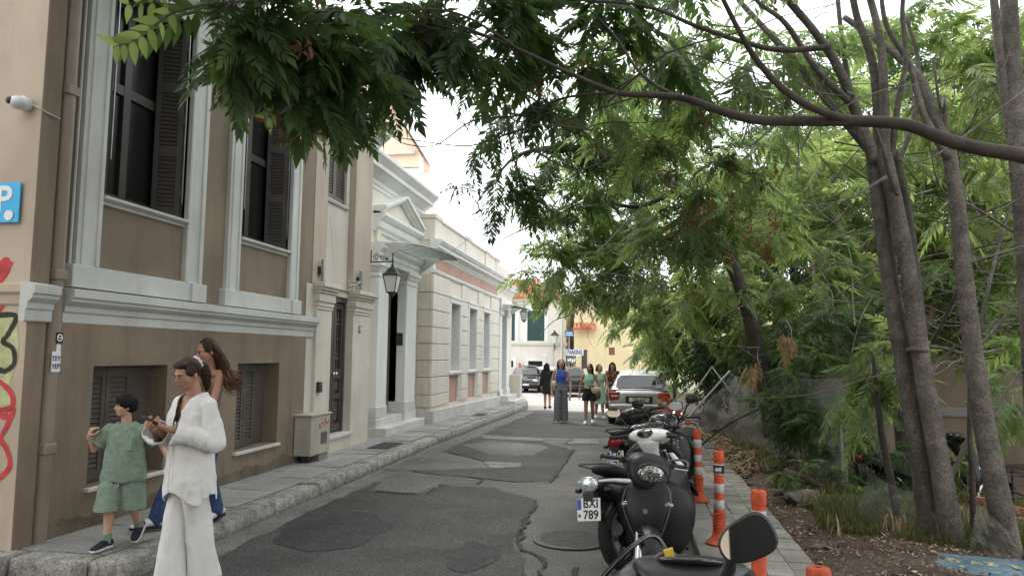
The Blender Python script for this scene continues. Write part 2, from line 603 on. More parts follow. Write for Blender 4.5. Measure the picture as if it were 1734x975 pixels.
mb = MB()
ys = [-80, 14, 60, 400]
for i in range(3):
    a, b = ys[i], ys[i + 1]
    za, zb = gz(min(a, 60)) - 0.03, gz(min(b, 60)) - 0.03
    xr = [-300, -3.6, 0.75, 300]
    for k in range(3):
        if k == 2 and i < 2:
            continue
        mb.add([(xr[k], a, za), (xr[k + 1], a, za), (xr[k + 1], b, zb), (xr[k], b, zb)], [(0, 1, 2, 3)])
mb.build('ground', 'plaza', kind='structure')

mb = MB()
for a, b in ((-14, 2), (2, 14), (14, 25.2)):
    mb.add([(-9 if a < 0 else -3.95, a, gz(a)), (0.70, a, gz(a)), (0.70, b, gz(b)), (-9 if a < 0 else -3.95, b, gz(b))], [(0, 1, 2, 3)])
mb.add([(-9, 2, 0), (-3.95, 2, 0), (-3.95, 5.4, 0), (-9, 5.4, 0)], [(0, 1, 2, 3)])
mb.build('road', 'asphalt', kind='structure')


def G(px, py, z=0.0):
    d = ROT @ np.array([px - CX, -(py - CY), -FPX])
    t = (z - CAM_H) / d[2]
    return (d[0] * t, d[1] * t)


def jag(poly, amp=0.05, step=0.22, fine=True):
    out = []
    n = len(poly)
    for i in range(n):
        a, b = Vector(poly[i]), Vector(poly[(i + 1) % n])
        L = (b - a).length
        k = max(1, int(L / step))
        nn = Vector((-(b - a).y, (b - a).x)).normalized() if L > 1e-6 else Vector((0, 0))
        for j in range(k):
            p = a + (b - a) * (j / k) + nn * (random.uniform(-amp, amp) if j else 0)
            out.append((p.x, p.y))
    if fine:
        return jag(out, amp * .55, step * .28, False)
    return out


zz = lambda x, y: G(350 + x / 2.477, 640 + y / 2.477)
p1 = [(-3.25, 3.0), zz(0, 770), zz(380, 585), zz(700, 440), zz(748, 430), zz(690, 476), zz(905, 491), zz(985, 452), zz(1200, 458), zz(1375, 508), zz(1385, 520),
      zz(1340, 605), zz(1280, 690), (-0.75, 5.6), (-0.6, 3.0)]
sheet('road_patch', jag(p1, 0.035), 'asphaltdk', 0.005)
p2 = [zz(990, 306), zz(1150, 240), zz(1405, 263), zz(1535, 302), zz(1450, 428), zz(1300, 436), zz(870, 392), zz(1190, 376), zz(1318, 374), zz(1318, 360), zz(1160, 348)]
sheet('road_patch', jag(p2, 0.05), 'asphaltdk', 0.005)
p3 = [zz(1160, 232), zz(1372, 128), (-0.3, 24.9), (0.1, 16.4), zz(1600, 245), zz(1410, 243)]
sheet('road_patch', jag(p3, 0.05), 'asphaltdk', 0.005)
p4 = [zz(705, 472), zz(752, 432), zz(960, 452), zz(900, 486)]
sheet('road_patch', jag(p4, 0.02), 'asphalt', 0.009)


def blob(cx, cy, rx, ry, n=30, amp=0.12):
    out = []
    ph = random.random() * 9
    for k in range(n):
        a = 2 * math.pi * k / n
        q = 1 + amp * noise.noise((math.cos(a) * 1.7 + ph, math.sin(a) * 1.7, ph)) * 2.2
        out.append((cx + rx * q * math.cos(a), cy + ry * q * math.sin(a)))
    return out


c = zz(545, 640)
sheet('road_patch', blob(c[0], c[1], 0.52, 0.75), 'asphaltbk', 0.009)
c = zz(1110, 745)
sheet('road_patch', blob(c[0], c[1], 0.24, 0.45), 'asphaltbk', 0.009)
# pale concrete gutter band beside the kerb and mortar scraps
g = [(-3.83, 5.6)] + [(-3.83, y) for y in (8, 12, 14)] + [(-3.83, 24.5), (-3.35, 24.5), (-3.42, 14), (-3.45, 11.2), (-3.5, 8), (-3.42, 5.6)]
sheet('gutter', jag(g, 0.025, 0.3), 'asphaltlt', 0.003)
sheet('road_patch', jag([zz(1168, 238), zz(1410, 247), zz(1410, 262), zz(1150, 250)], 0.02, 0.15), 'asphaltlt', 0.009)
sheet('road_patch', jag([zz(1160, 350), zz(1318, 358), zz(1320, 374), zz(1190, 378)], 0.02, 0.15), 'asphaltlt', 0.009)
sheet('road_patch', jag([zz(1500, 275), zz(1545, 248), zz(1640, 252), zz(1650, 275)], 0.03, 0.15), 'asphaltlt', 0.007)


def crack(pts, wd=0.018):
    P = []
    for i in range(len(pts) - 1):
        a, b = Vector(pts[i]), Vector(pts[i + 1])
        k = max(2, int((b - a).length / 0.1))
        for j in range(k):
            P.append(a + (b - a) * (j / k) + Vector((random.uniform(-.03, .03), random.uniform(-.03, .03))))
    P.append(Vector(pts[-1]))
    mb = MB()
    vs = []
    for p in P:
        q = wd * random.uniform(0.25, 1.2)
        vs += [(p.x - q, p.y - q, 0.0125 + gz(p.y)), (p.x + q, p.y + q, 0.0125 + gz(p.y))]
    mb.add(vs, [(2 * i, 2 * i + 1, 2 * i + 3, 2 * i + 2) for i in range(len(P) - 1)])
    mb.build('road_crack', 'asphaltbk', kind='structure')


crack([zz(990, 308), zz(1060, 322), zz(1170, 350)])
crack([zz(730, 385), zz(860, 390), zz(960, 405), zz(1100, 415), zz(1300, 436), zz(1450, 440)])
crack([zz(1540, 300), zz(1500, 360), zz(1440, 440)], 0.03)
crack([zz(1385, 515), zz(1345, 590), zz(1320, 640), zz(1285, 690)], 0.03)
crack([zz(690, 478), zz(905, 492), zz(985, 450), zz(1140, 445), zz(1160, 425)])
crack([zz(1320, 640), zz(1310, 720), zz(1410, 760), zz(1400, 830)], 0.02)
crack([zz(1500, 275), zz(1545, 250), zz(1640, 250)], 0.02)
crack([(-0.4, 5.0), (-0.5, 6.2)], 0.02)

# scraps of litter lying on the road
mb = MB()
for k in range(70):
    x, y = random.uniform(-3.6, 0.4), random.uniform(5, 17)
    s_ = random.uniform(.008, .02)
    a = random.random() * 3
    mb.add([(x, y, .016 + gz(y)), (x + s_ * math.cos(a), y + s_ * math.sin(a), .02 + gz(y)), (x + s_ * math.cos(a + 1.2), y + s_ * math.sin(a + 1.2), .017 + gz(y))], [(0, 1, 2)])
o = mb.build('litter', 'litter')
o['kind'] = 'stuff'


# manhole cover set in the road
mh = thing('manhole_cover', 'round ribbed iron manhole cover set in the asphalt beside the parked scooters', 'manhole cover', (-0.62, 7.08, 0.0))
mb = MB()
mb.lathe([(0.355, 0.0), (0.355, 0.016), (0.325, 0.020), (0.325, 0.010), (0.0, 0.010)], 40, (-0.62, 7.08, 0))
mb.build('rim', MT['iron'], mh, smooth=True)
mb = MB()
for i in range(-10, 11):
    y = i * 0.029
    hw = math.sqrt(max(0, 0.30 ** 2 - y * y))
    if hw > 0.03:
        mb.box(-0.62 - hw, -0.62 + hw, 7.08 + y - 0.008, 7.08 + y + 0.008, 0.008, 0.017)
mb.lathe([(0.318, 0.008), (0.318, 0.018), (0.30, 0.018), (0.30, 0.008)], 40, (-0.62, 7.08, 0))
mb.build('rib_plate', mat('worn_iron', (0.075, 0.075, 0.072), 0.55, 0.3, 20, metal=0.3), mh, kind='stuff')


# ------------------------------------------------------------------ left pavement: slabs and rough kerb stones
def rough_stone(mb, x0, x1, y0, y1, z0, z1, amp=0.022, cell=0.075, seed=0.0, zf=None):
    nx, ny, nz_ = [max(2, int((b - a) / cell)) for a, b in ((x0, x1), (y0, y1), (z0, z1))]
    idx = {}
    vs, fs = [], []

    def V(i, j, k):
        key = (i, j, k)
        if key not in idx:
            p = Vector((x0 + (x1 - x0) * i / nx, y0 + (y1 - y0) * j / ny, z0 + (z1 - z0) * k / nz_))
            d = noise.noise_vector(p * 7 + Vector((seed, 0, 0))) * amp * .45 + noise.noise_vector(p * 24 + Vector((0, seed, 0))) * amp * 0.75
            if k == nz_:
                d = d * .45
            e = 1.0
            if i in (0, nx) and k == nz_:
                d = d + Vector((0.010 if i == 0 else -0.010, 0, -0.006))
            p = p + d * e
            idx[key] = len(vs)
            vs.append((p.x, p.y, p.z + (zf(p.y) if zf else 0)))
        return idx[key]
    for i in range(nx):
        for j in range(ny):
            for k, fl in ((0, 1), (nz_, 0)):
                q = [V(i, j, k), V(i + 1, j, k), V(i + 1, j + 1, k), V(i, j + 1, k)]
                fs.append(tuple(q[::-1] if fl else q))
    for i in range(nx):
        for k in range(nz_):
            for j in (0, ny):
                fs.append((V(i, j, k), V(i + 1, j, k), V(i + 1, j, k + 1), V(i, j, k + 1)))
    for j in range(ny):
        for k in range(nz_):
            for i in (0, nx):
                fs.append((V(i, j, k), V(i, j + 1, k), V(i, j + 1, k + 1), V(i, j, k + 1)))
    mb.add(vs, fs)


KX = -3.8
mb = MB()
for a, b in ((5.3, 14), (14, 24.6)):
    mb.prism([(-5.4, a, gz(a) - .05), (KX - 0.02, a, gz(a) - .05), (KX - .02, b, gz(b) - .05), (-5.4, b, gz(b) - .05)], (0, 0, 0.165))
pav = mb.build('pavement', 'joint', kind='structure')
y = 5.52
n = 0
random.seed(3)
while y < 24.4:
    L = random.uniform(0.85, 1.25)
    y1 = min(y + L, 24.55)
    mb = MB()
    rough_stone(mb, KX - 0.27, KX + 0.015, y + 0.012, y1 - 0.012, -0.04, 0.145 + random.uniform(-.012, .01), 0.02, 0.07 if y < 12 else 0.12, n * 3.1, gz)
    mb.build('kerb_stone', 'kerb', pav, smooth='all')
    y = y1
    n += 1
for x0, x1, y0_, y1_ in ((-5.75, -4.72, 5.02, 5.27), (-4.70, -4.08, 5.06, 5.30), (-4.06, -3.76, 5.10, 5.50)):
    mb = MB()
    rough_stone(mb, x0, x1, y0_, y1_, -0.05, 0.145, 0.026, 0.05, x0)
    mb.build('kerb_stone', 'kerb', pav, smooth='all')
# slabs
random.seed(5)
y = 5.31
row = 0
while y < 24.3:
    L = 0.46
    cuts = [-5.4, -4.66 + (0.22 if row % 2 else 0), -4.07]
    for i in range(2):
        z1 = 0.138 + random.uniform(-.006, .004)
        x0, x1 = cuts[i] + .006, cuts[i + 1] - .006
        mb = MB()
        a, b = y + .006, y + L - .006
        t1, t2 = random.uniform(-.004, .004), random.uniform(-.004, .004)
        mb.add([(x0, a, .05 + gz(a)), (x1, a, .05 + gz(a)), (x1, b, .05 + gz(b)), (x0, b, .05 + gz(b)),
                (x0, a, z1 + gz(a) + t1), (x1, a, z1 + gz(a) + t2), (x1, b, z1 + gz(b) - t1), (x0, b, z1 + gz(b) - t2)],
               [(3, 2, 1, 0), (4, 5, 6, 7), (0, 1, 5, 4), (1, 2, 6, 5), (2, 3, 7, 6), (3, 0, 4, 7)])
        mb.build('slab', 'slab', pav, bevel=0.004)
    y += L
    row += 1
for cy, sx in ((12.35, 0.36), (20.2, 0.3)):
    mb = MB()
    z_ = gz(cy) + .144
    mb.box(-4.45, -4.45 + sx, cy - .45, cy + .45, z_, z_ + .006)
    for k in range(7):
        mb.box(-4.44 + k * sx / 7, -4.44 + k * sx / 7 + .02, cy - .42, cy + .42, z_ + .006, z_ + .011)
    o = mb.build('pavement_hatch', 'iron')
    props(o, 'rusty flat metal hatch in the pavement before the step of the pedimented door' if cy < 15 else 'small metal hatch in the pavement below the rusticated windows', 'hatch')
    centre(o)
# kerb return round the far corner of the pavement
mb = MB()
for k in range(3):
    a = 24.6 + k * 1.6
    rough_stone(mb, KX - 0.33 - 0.25 * k, KX - .03 - 0.25 * k, a, a + 1.55, -.04, .14, 0.015, .2, k, gz)
mb.build('kerb_return', 'kerb', kind='structure')
mb = MB()
mb.prism([(-5.5, 24.6, gz(24.6) - .05), (KX - .2, 24.6, gz(24.6) - .05), (-4.6, 29.6, gz(29.6) - .05), (-5.5, 29.6, gz(29.6) - .05)], (0, 0, .175))
mb.build('pavement_end', 'slab', kind='structure')

# ------------------------------------------------------------------ right pavement: kerb strip, small tiles, dirt
mb = MB()
for a, b in ((2.0, 14), (14, 24)):
    mb.prism([(0.52, a, gz(a) - .05), (1.40, a, gz(a) - .05), (1.40, b, gz(b) - .05), (0.52, b, gz(b) - .05)], (0, 0, 0.115))
rp = mb.build('pavement_right', 'joint', kind='structure')
y = 2.0
while y < 24:
    b = min(y + 1.0, 24)
    mb = MB()
    mb.prism([(0.50, y + .006, gz(y) - .04), (0.745, y + .006, gz(y) - .04), (0.745, b - .006, gz(b) - .04), (0.50, b - .006, gz(b) - .04)], (0, 0, 0.115 + random.uniform(-.006, .004)))
    mb.build('kerb_stone', 'concrete', rp, bevel=.008)
    y = b
random.seed(9)
rows = 0
y = 4.2
far = MB()
while y < 23.9:
    for c_ in range(3):
        x0 = 0.76 + c_ * 0.213
        x1 = x0 + 0.205
        a, b = y + .004, y + 0.203
        top = 0.074 + random.uniform(-.006, .006)
        if random.random() < 0.03 and c_ == 2:
            continue
        vs = [(x0, a, .0 + gz(a)), (x1, a, .0 + gz(a)), (x1, b, .0 + gz(b)), (x0, b, .0 + gz(b)),
              (x0, a, top + gz(a)), (x1, a, top + gz(a) + random.uniform(-.003, .003)), (x1, b, top + gz(b)), (x0, b, top + gz(b))]
        fs = [(4, 5, 6, 7), (0, 1, 5, 4), (1, 2, 6, 5), (2, 3, 7, 6), (3, 0, 4, 7)]
        if rows < 62:
            mb = MB()
            mb.add(vs, fs)
            mb.build('tile', 'tile', rp)
        else:
            far.add(vs, fs)
    y += 0.207
    rows += 1
o = far.build('tile_field', 'tile', rp)
o['kind'] = 'stuff'


def dz(x, y):
    """height of the bare lot: littered bank beside the pavement, lower ground behind"""
    base = 0.03 if x < 3.4 else 0.03 - 0.28 * min(1, (x - 3.4) / 1.6)
    q = 0.09 * math.exp(-((x - 2.1) / .55) ** 2) * (0.6 + 0.8 * noise.noise((x * .8, y * .5, 1)))
    nn = noise.noise((x * 1.3, y * 1.1, 3.3)) * 0.06 + noise.noise((x * 4, y * 4, 7)) * 0.022 + noise.noise((x * 11, y * 11, 2)) * 0.009
    f = min(1, max(0, (x - 1.38) / .25))
    return base + f * (q + nn) + gz(y)


mb = MB()
xs_ = list(np.arange(1.39, 4.0, 0.055)) + list(np.arange(4.0, 9.0, 0.3)) + [12, 20, 40, 300]
ys_ = list(np.arange(3.2, 12, 0.07)) + list(np.arange(12, 26, 0.3)) + [30, 40, 60]
nx = len(xs_)
mb.add([(x, y, dz(x, y)) for y in ys_ for x in xs_],
       [(j * nx + i, j * nx + i + 1, (j + 1) * nx + i + 1, (j + 1) * nx + i) for j in range(len(ys_) - 1) for i in range(nx - 1)])
mb.build('dirt_lot', 'dirt', kind='structure', smooth='all')
mb = MB()
mb.add([(1.39, -80, -.03), (300, -80, -.03), (300, 3.2, -.03), (1.39, 3.2, -.03)], [(0, 1, 2, 3)])
mb.add([(0.7, -80, -.03), (1.39, -80, -.03), (1.39, 2.0, -.03), (0.7, 2.0, -.03)], [(0, 1, 2, 3)])
mb.build('ground_near', 'dirt', kind='structure')


def scatter(name, n, xr, yr, m, size, flat=True, parent=None, h=0.02, bias=None):
    vs, fs = [], []
    for k in range(n):
        x, y = random.uniform(*xr), random.uniform(*yr)
        if bias and random.random() > bias(x, y):
            continue
        z_ = dz(x, y) + random.uniform(.004, h)
        s_ = random.uniform(*size)
        a, t = random.random() * 6.28, random.uniform(-.6, .6)
        u = Vector((math.cos(a), math.sin(a), t)) * s_
        v = Vector((-math.sin(a), math.cos(a), random.uniform(-.5, .5))) * s_ * random.uniform(.25, .5)
        p = Vector((x, y, z_))
        b = len(vs)
        vs += [p - u, p + v, p + u + Vector((0, 0, s_ * .3)), p - v]
        fs += [(b, b + 1, b + 2), (b, b + 2, b + 3)]
    mb = MB()
    mb.add(vs, fs)
    o = mb.build(name, m, parent)
    o['kind'] = 'stuff'
    return o


scatter('leaf_litter', 22000, (1.36, 5.0), (3.6, 17), 'litter', (.008, .028))
scatter('dry_straw', 5200, (1.35, 2.7), (11.0, 18), 'straw', (.02, .06), h=0.10)
# dry grass tufts and weeds
def grass(name, n, xr, yr, m, hgt, bias=None):
    vs, fs = [], []
    for k in range(n):
        x, y = random.uniform(*xr), random.uniform(*yr)
        if bias and noise.noise((x * 1.6, y * 1.2, bias)) < 0.0:
            continue
        z_ = dz(x, y) - .01
        hh = random.uniform(*hgt)
        a = random.random() * 6.28
        l = Vector((math.cos(a), math.sin(a), 0)) * hh * random.uniform(.2, .8)
        wv = Vector((-math.sin(a), math.cos(a), 0)) * .006
        p = Vector((x, y, z_))
        b = len(vs)
        vs += [p - wv, p + wv, p + l * .4 + Vector((0, 0, hh * .7)) + wv * .7, p + l * .4 + Vector((0, 0, hh * .7)) - wv * .7, p + l + Vector((0, 0, hh))]
        fs += [(b, b + 1, b + 2, b + 3), (b + 3, b + 2, b + 4)]
    mb = MB()
    mb.add(vs, fs)
    o = mb.build(name, m)
    o['kind'] = 'stuff'


grass('dry_grass', 9000, (1.75, 3.6), (7.0, 19), 'straw', (.06, .22), 4.0)
grass('weeds', 26000, (1.75, 5.5), (7.3, 20), WEED, (.06, .30), 9.0)


# loose stones of the broken kerb wall along the dirt
random.seed(21)
for k in range(40):
    x, y = random.uniform(1.45, 2.4), random.uniform(6.6, 13)
    if k < 16:
        x, y = 1.72 + random.gauss(0, .28) + (k % 4) * .05, 9.2 + random.gauss(0, .7)
    s_ = random.uniform(.02, .075)
    if k == 0:
        x, y, s_ = 1.86, 8.9, .20
    mb = MB()
    bmv = bmesh.new()
    bmesh.ops.create_icosphere(bmv, subdivisions=2, radius=1)
    vs = []
    for v in bmv.verts:
        p = v.co.copy()
        q = 1 + 0.5 * noise.noise(p * 1.3 + Vector((k * 3.7, 0, 0)))
        vs.append((x + p.x * s_ * q * 1.2, y + p.y * s_ * q, dz(x, y) + .3 * s_ + p.z * s_ * q * .55))
    mb.add(vs, [tuple(v.index for v in f.verts) for f in bmv.faces])
    bmv.free()
    o = mb.build('loose_stone', 'rubble', smooth=True)
    props(o, 'grey-brown loose stone lying on the dirt bank' if k else 'large mossy boulder on the dirt beside the tiled pavement', 'stone', 'loose stones on the dirt bank' if k else None)
    centre(o)
# old bricks heaped far back under the trees
for k in range(40):
    x, y = 4.3 + random.gauss(0, .35) + (k % 5) * .18, 9.6 + random.gauss(0, .25)
    a = random.random() * 3
    mb = MB()
    z_ = dz(x, y) + .03 + .06 * (k % 3)
    mb.obox((x, y, z_), (.11 * math.cos(a), .11 * math.sin(a), .01), (-.05 * math.sin(a), .05 * math.cos(a), 0), (0, 0, .03))
    o = mb.build('loose_brick', 'brickred')
    props(o, 'old red brick tumbled in the heap behind the tree trunks', 'brick', 'old bricks heaped behind the tree trunks')
    centre(o)

grass('ground_weeds', 16000, (1.72, 3.3), (7.2, 10.4), WEED, (.03, .11), 15.0)
# ------------------------------------------------------------------ building helpers (street fronts face +X)
def front(mb, X, y0, y1, z0, z1, holes):
    """wall face at x=X with rectangular openings (ya, yb, za, zb, depth) and their reveals"""
    yc = sorted({y0, y1, *[q for h in holes for q in h[:2] if y0 <= q <= y1]})
    zc = sorted({z0, z1, *[q for h in holes for q in h[2:4] if z0 <= q <= z1]})
    for i in range(len(yc) - 1):
        for j in range(len(zc) - 1):
            ym, zm = (yc[i] + yc[i + 1]) / 2, (zc[j] + zc[j + 1]) / 2
            if any(h[0] < ym < h[1] and h[2] < zm < h[3] for h in holes):
                continue
            mb.add([(X, yc[i], zc[j]), (X, yc[i + 1], zc[j]), (X, yc[i + 1], zc[j + 1]), (X, yc[i], zc[j + 1])], [(0, 1, 2, 3)])
    for ya, yb, za, zb, d in holes:
        D = X - abs(d)
        mb.add([(X, ya, za), (X, ya, zb), (D, ya, zb), (D, ya, za)], [(0, 1, 2, 3)])
        mb.add([(X, yb, za), (D, yb, za), (D, yb, zb), (X, yb, zb)], [(0, 1, 2, 3)])
        mb.add([(X, ya, zb), (X, yb, zb), (D, yb, zb), (D, ya, zb)], [(0, 1, 2, 3)])
        mb.add([(X, ya, za), (D, ya, za), (D, yb, za), (X, yb, za)], [(0, 1, 2, 3)])
        if d > 0:
            mb.add([(D, ya, za), (D, yb, za), (D, yb, zb), (D, ya, zb)], [(0, 1, 2, 3)])


def mould(mb, X, prof, y0, y1, inset=0.0):
    """run a moulding profile [(dx, z)] (closed against the wall) along the street"""
    pts = [(X - .03, prof[0][1])] + [(X + d, z) for d, z in prof] + [(X - .03, prof[-1][1])]
    mb.prism([(x, y0, z) for x, z in pts], (0, y1 - y0, 0))
    return mb


def mould_v(mb, X, prof, z0, z1):
    """vertical moulding: profile [(y, dx)]"""
    pts = [(prof[0][0], X - .03)] + [(y, X + d) for y, d in prof] + [(prof[-1][0], X - .03)]
    mb.prism([(x, y, z0) for y, x in pts], (0, 0, z1 - z0))
    return mb


def shutter(parent, h, e, z0, z1, secs, m, thick=0.035, stile=0.07, name='shutter', slat_h=0.045, label=None):
    """louvred leaf from hinge point h=(x, y) to edge e; each slat an object"""
    h, e = Vector((h[0], h[1], 0)), Vector((e[0], e[1], 0))
    u = (e - h)
    W = u.length
    u.normalize()
    nrm = Vector((-u.y, u.x, 0))
    mb = MB()

    def bar(a, b, za, zb, t=thick):
        c = h + u * (a + b) / 2 + Vector((0, 0, (za + zb) / 2))
        mb.obox(c, u * (b - a) / 2, nrm * t / 2, Vector((0, 0, (zb - za) / 2)))
    bar(0, stile, z0, z1)
    bar(W - stile, W, z0, z1)
    edges = [z0 + (z1 - z0) * k / secs for k in range(secs + 1)]
    rails = []
    for k, ez in enumerate(edges):
        a, b = ez - .06, ez + .06
        if k == 0:
            a, b = z0, z0 + .1
        if k == secs:
            a, b = z1 - .1, z1
        bar(stile, W - stile, a, b, thick * .96)
        rails.append((a, b))
    bar(stile, W - stile, z0 + .05, z1 - .05, .006)
    # hinges
    for zz_ in (z0 + .25, (z0 + z1) / 2, z1 - .25):
        mb.obox(h + u * 0.0 + Vector((0, 0, zz_)) + nrm * thick * .5, u * .018, nrm * .008, Vector((0, 0, .045)))
    o = mb.build(name, m, parent, label=label)
    oo = org(parent)
    sm = None
    for k in range(secs):
        a, b = rails[k][1], rails[k + 1][0]
        n = max(3, int((b - a) / slat_h))
        for j in range(n):
            zc = a + (b - a) * (j + .5) / n
            c = h + u * W / 2 + Vector((0, 0, zc)) - oo
            if sm is None:
                q = MB()
                q.obox((0, 0, 0), u * (W / 2 - stile - .002), (nrm * .014 + Vector((0, 0, -.016))), (nrm * .003 + Vector((0, 0, .003))))
                so = q.build('slat', m)
                so.parent = o
                so.location = c
                sm = so.data
            else:
                so = bpy.data.objects.new('slat', sm)
                COL.objects.link(so)
                so.parent = o
                so.location = c
    return o


# ================================================================== corner house (brown)
X1 = -4.90
H1 = thing('corner_house', 'brown plastered corner house with grey-white trim and dark shutters nearest the viewer', 'house', (-4.9, 9.2, 0))
mb = MB()
front(mb, X1, 5.42, 10.57, 1.96, 5.75, [(6.0, 7.3, 3.10, 5.30, .36), (8.41, 9.75, 3.10, 5.30, .36)])
front(mb, -4.87, 5.60, 10.38, 0.0, 1.945, [(6.03, 7.11, .49, 1.57, .26), (8.5, 9.58, .49, 1.57, .26)])
mb.add([(-4.87, 5.60, 0), (-4.87, 5.60, 1.945), (-5.2, 5.60, 1.945), (-5.2, 5.60, 0)], [(0, 1, 2, 3)])
mb.add([(-4.87, 10.38, 0), (-4.87, 10.38, 1.945), (-5.2, 10.38, 1.945), (-5.2, 10.38, 0)], [(0, 1, 2, 3)])
mb.box(-9, -5.28, 5.43, 13.0, 0, 5.75)
mb.build('wall', 'brown', H1)
mb = MB()
mb.box(-9.5, -4.845, 5.222, 5.419, 0, 6.0)
mb.build('end_wall', 'cream', H1, label='lit cream plaster end wall with graffiti')
mb = MB()
mb.box(-5.2, -4.838, 5.226, 5.416, 0, 5.9)
mb.build('corner_pilaster', 'brown', H1)
# string course with its band, wrapped round the corner pilaster
SC = [(.025, 1.94), (.036, 1.952), (.036, 2.03), (.055, 2.045), (.055, 2.09), (.08, 2.105), (.115, 2.13), (.115, 2.155), (.14, 2.165), (.14, 2.235), (.02, 2.255)]
mould(MB(), X1, SC, 5.615, 10.62).build('string_course', 'trim', H1)
mould(MB(), -4.838, [(d * .75, z) for d, z in SC], 5.16, 5.44).build('string_course', 'trim', H1)
mb = MB()
mb.prism([(-9.4, 5.226, 2.06), (-9.4, 5.205, 2.08), (-9.4, 5.195, 2.15), (-9.4, 5.17, 2.175), (-9.4, 5.17, 2.235), (-9.4, 5.226, 2.25)], (4.53, 0, 0))
mb.build('string_course', 'cream', H1)
# window surrounds
for (a, b, c, d) in ((5.71, 6.0, 7.3, 7.62), (8.12, 8.41, 9.75, 10.03)):
    mb = MB()
    for (p, q, sgn) in ((a, b, 1), (c, d, -1)):
        P = [(p, .05), (p + .045, .05), (p + .05, .065), (p + .085, .065), (p + .09, .045), (q - .06, .045), (q - .055, .06), (q - .015, .06), (q, .05)]
        if sgn < 0:
            P = [(p, .05), (p + .015, .06), (p + .055, .06), (p + .06, .045), (q - .09, .045), (q - .085, .065), (q - .05, .065), (q - .045, .05), (q, .05)]
        mould_v(mb, X1, P, 2.462, 5.3)
    mb.build('window_surround', 'trim', H1)
    mb = MB()
    mb.box(X1 - .02, X1 + .055, a - .06, d + .045, 2.262, 2.462)
    mb.box(X1 - .02, X1 + .085, a - .065, a + .20, 2.258, 2.458)
    mb.box(X1 - .02, X1 + .085, d - .22, d + .05, 2.258, 2.458)
    mb.build('apron_base', 'trim', H1, bevel=.006)
    mb = MB()
    mould(mb, X1, [(.0, 3.055), (.025, 3.06), (.03, 3.085), (.055, 3.095), (.075, 3.11), (.075, 3.135), (.0, 3.145)], b + .002, c - .002)
    mb.build('window_sill', 'trim', H1)
    mb = MB()
    mould(mb, X1, [(.05, 5.3), (.05, 5.45), (.10, 5.5), (.14, 5.56), (0, 5.58)], a - .03, d + .03)
    mb.build('window_head', 'trim', H1)
    # casement deep in the opening
    mb = MB()
    D = X1 - .30
    zt = 5.29
    for (y0, y1, z0, z1) in ((b + .005, b + .09, 3.15, zt), (c - .09, c - .005, 3.15, zt), ((b + c) / 2 - .05, (b + c) / 2 + .05, 3.15, zt),
                             (b + .09, c - .09, 3.152, 3.26), (b + .09, c - .09, 4.30, 4.40), (b + .09, c - .09, zt - .1, zt - .002)):
        mb.box(D - .03, D + (.03 if z1 - z0 > .5 else .026), y0, y1, z0, z1)
    fr = mb.build('window_frame', 'shutter', H1)
    for y0, y1 in ((b + .09, (b + c) / 2 - .05), ((b + c) / 2 + .05, c - .09)):
        for z0, z1 in ((3.26, 4.30), (4.40, zt - .1)):
            mb = MB()
            mb.box(D - .012, D - .004, y0, y1, z0, z1)
            mb.build('pane', 'winglass', fr)
    # folded leaves against both reveals
    shutter(H1, (X1 - .02, c - .035), (X1 - .27, c - .16), 3.16, 5.28, 3, 'shutter', stile=.05)
    shutter(H1, (X1 + .0, c - .10), (X1 - .25, c - .22), 3.16, 5.28, 3, 'shutter', stile=.05)
    shutter(H1, (X1 + .01, b + .05), (X1 - .26, b + .19), 3.16, 5.28, 3, 'shutter', stile=.05)
    MB().box(X1 + .002, X1 + .016, b + .10, b + .112, 3.5, 5.2).build('shutter_rod', 'steel', H1)
    MB().box(X1 + .002, X1 + .016, c - .078, c - .066, 3.3, 5.2).build('shutter_rod', 'steel', H1)
# low basement windows: leaves nearly closed, marble sills
for k, (a, b) in enumerate(((6.03, 7.11), (8.5, 9.58))):
    D = -4.87 - .15
    mid = (a + b) / 2 - .1
    if k == 0:
        shutter(H1, (D, a + .01), (D - .015, a + .36), .50, 1.565, 1, 'shutterlt', stile=.055)
        shutter(H1, (D - .015, a + .37), (D - .02, a + .72), .50, 1.565, 1, 'shutterlt', stile=.055)
    else:
        shutter(H1, (D, a + .01), (D + .0, a + .40), .50, 1.565, 1, 'shutterlt', stile=.055)
        shutter(H1, (D + .0, a + .41), (D - .03, a + .72), .50, 1.565, 1, 'shutterlt', stile=.055)
    mb = MB()
    mb.box(D - .10, D - .06, a, b, .49, 1.568)
    mb.build('shutter_panel', 'shutterlt', H1)
    mb = MB()
    mb.box(-5.1, -4.82, a - .03, b + .03, .452, .489)
    mb.build('window_sill', 'marble', H1, bevel=.005)
# bay with the house door
mb = MB()
front(mb, -4.892, 10.38, 10.66, 0, 2.757, [])
front(mb, -4.93, 11.22, 12.13, 2.65, 2.76, [])
mb.build('door_bay_wall', 'trimcream', H1)
mb = MB()
front(mb, -4.895, 10.571, 13.03, 2.76, 5.75, [(11.05, 12.22, 2.765, 5.2, -.12)])
mb.add([(-4.895, 13.03, 2.7), (-4.895, 13.03, 5.75), (-5.4, 13.03, 5.75), (-5.4, 13.03, 2.7)], [(0, 1, 2, 3)])
mb.build('upper_wall', 'brownlt', H1)
mb = MB()
front(mb, -5.011, 11.06, 12.21, 2.70, 5.19, [(11.2, 12.09, 4.25, 5.12, .12)])
mb.build('niche_panel', 'niche', H1)
shutter(H1, (-5.07, 11.205), (-5.07, 11.64), 4.255, 5.115, 1, 'shutterlt', stile=.05)
shutter(H1, (-5.07, 11.65), (-5.07, 12.085), 4.255, 5.115, 1, 'shutterlt', stile=.05)
mb = MB()
mould(mb, -5.011, [(0, 4.18), (.03, 4.185), (.045, 4.215), (.045, 4.24), (0, 4.245)], 11.17, 12.12)
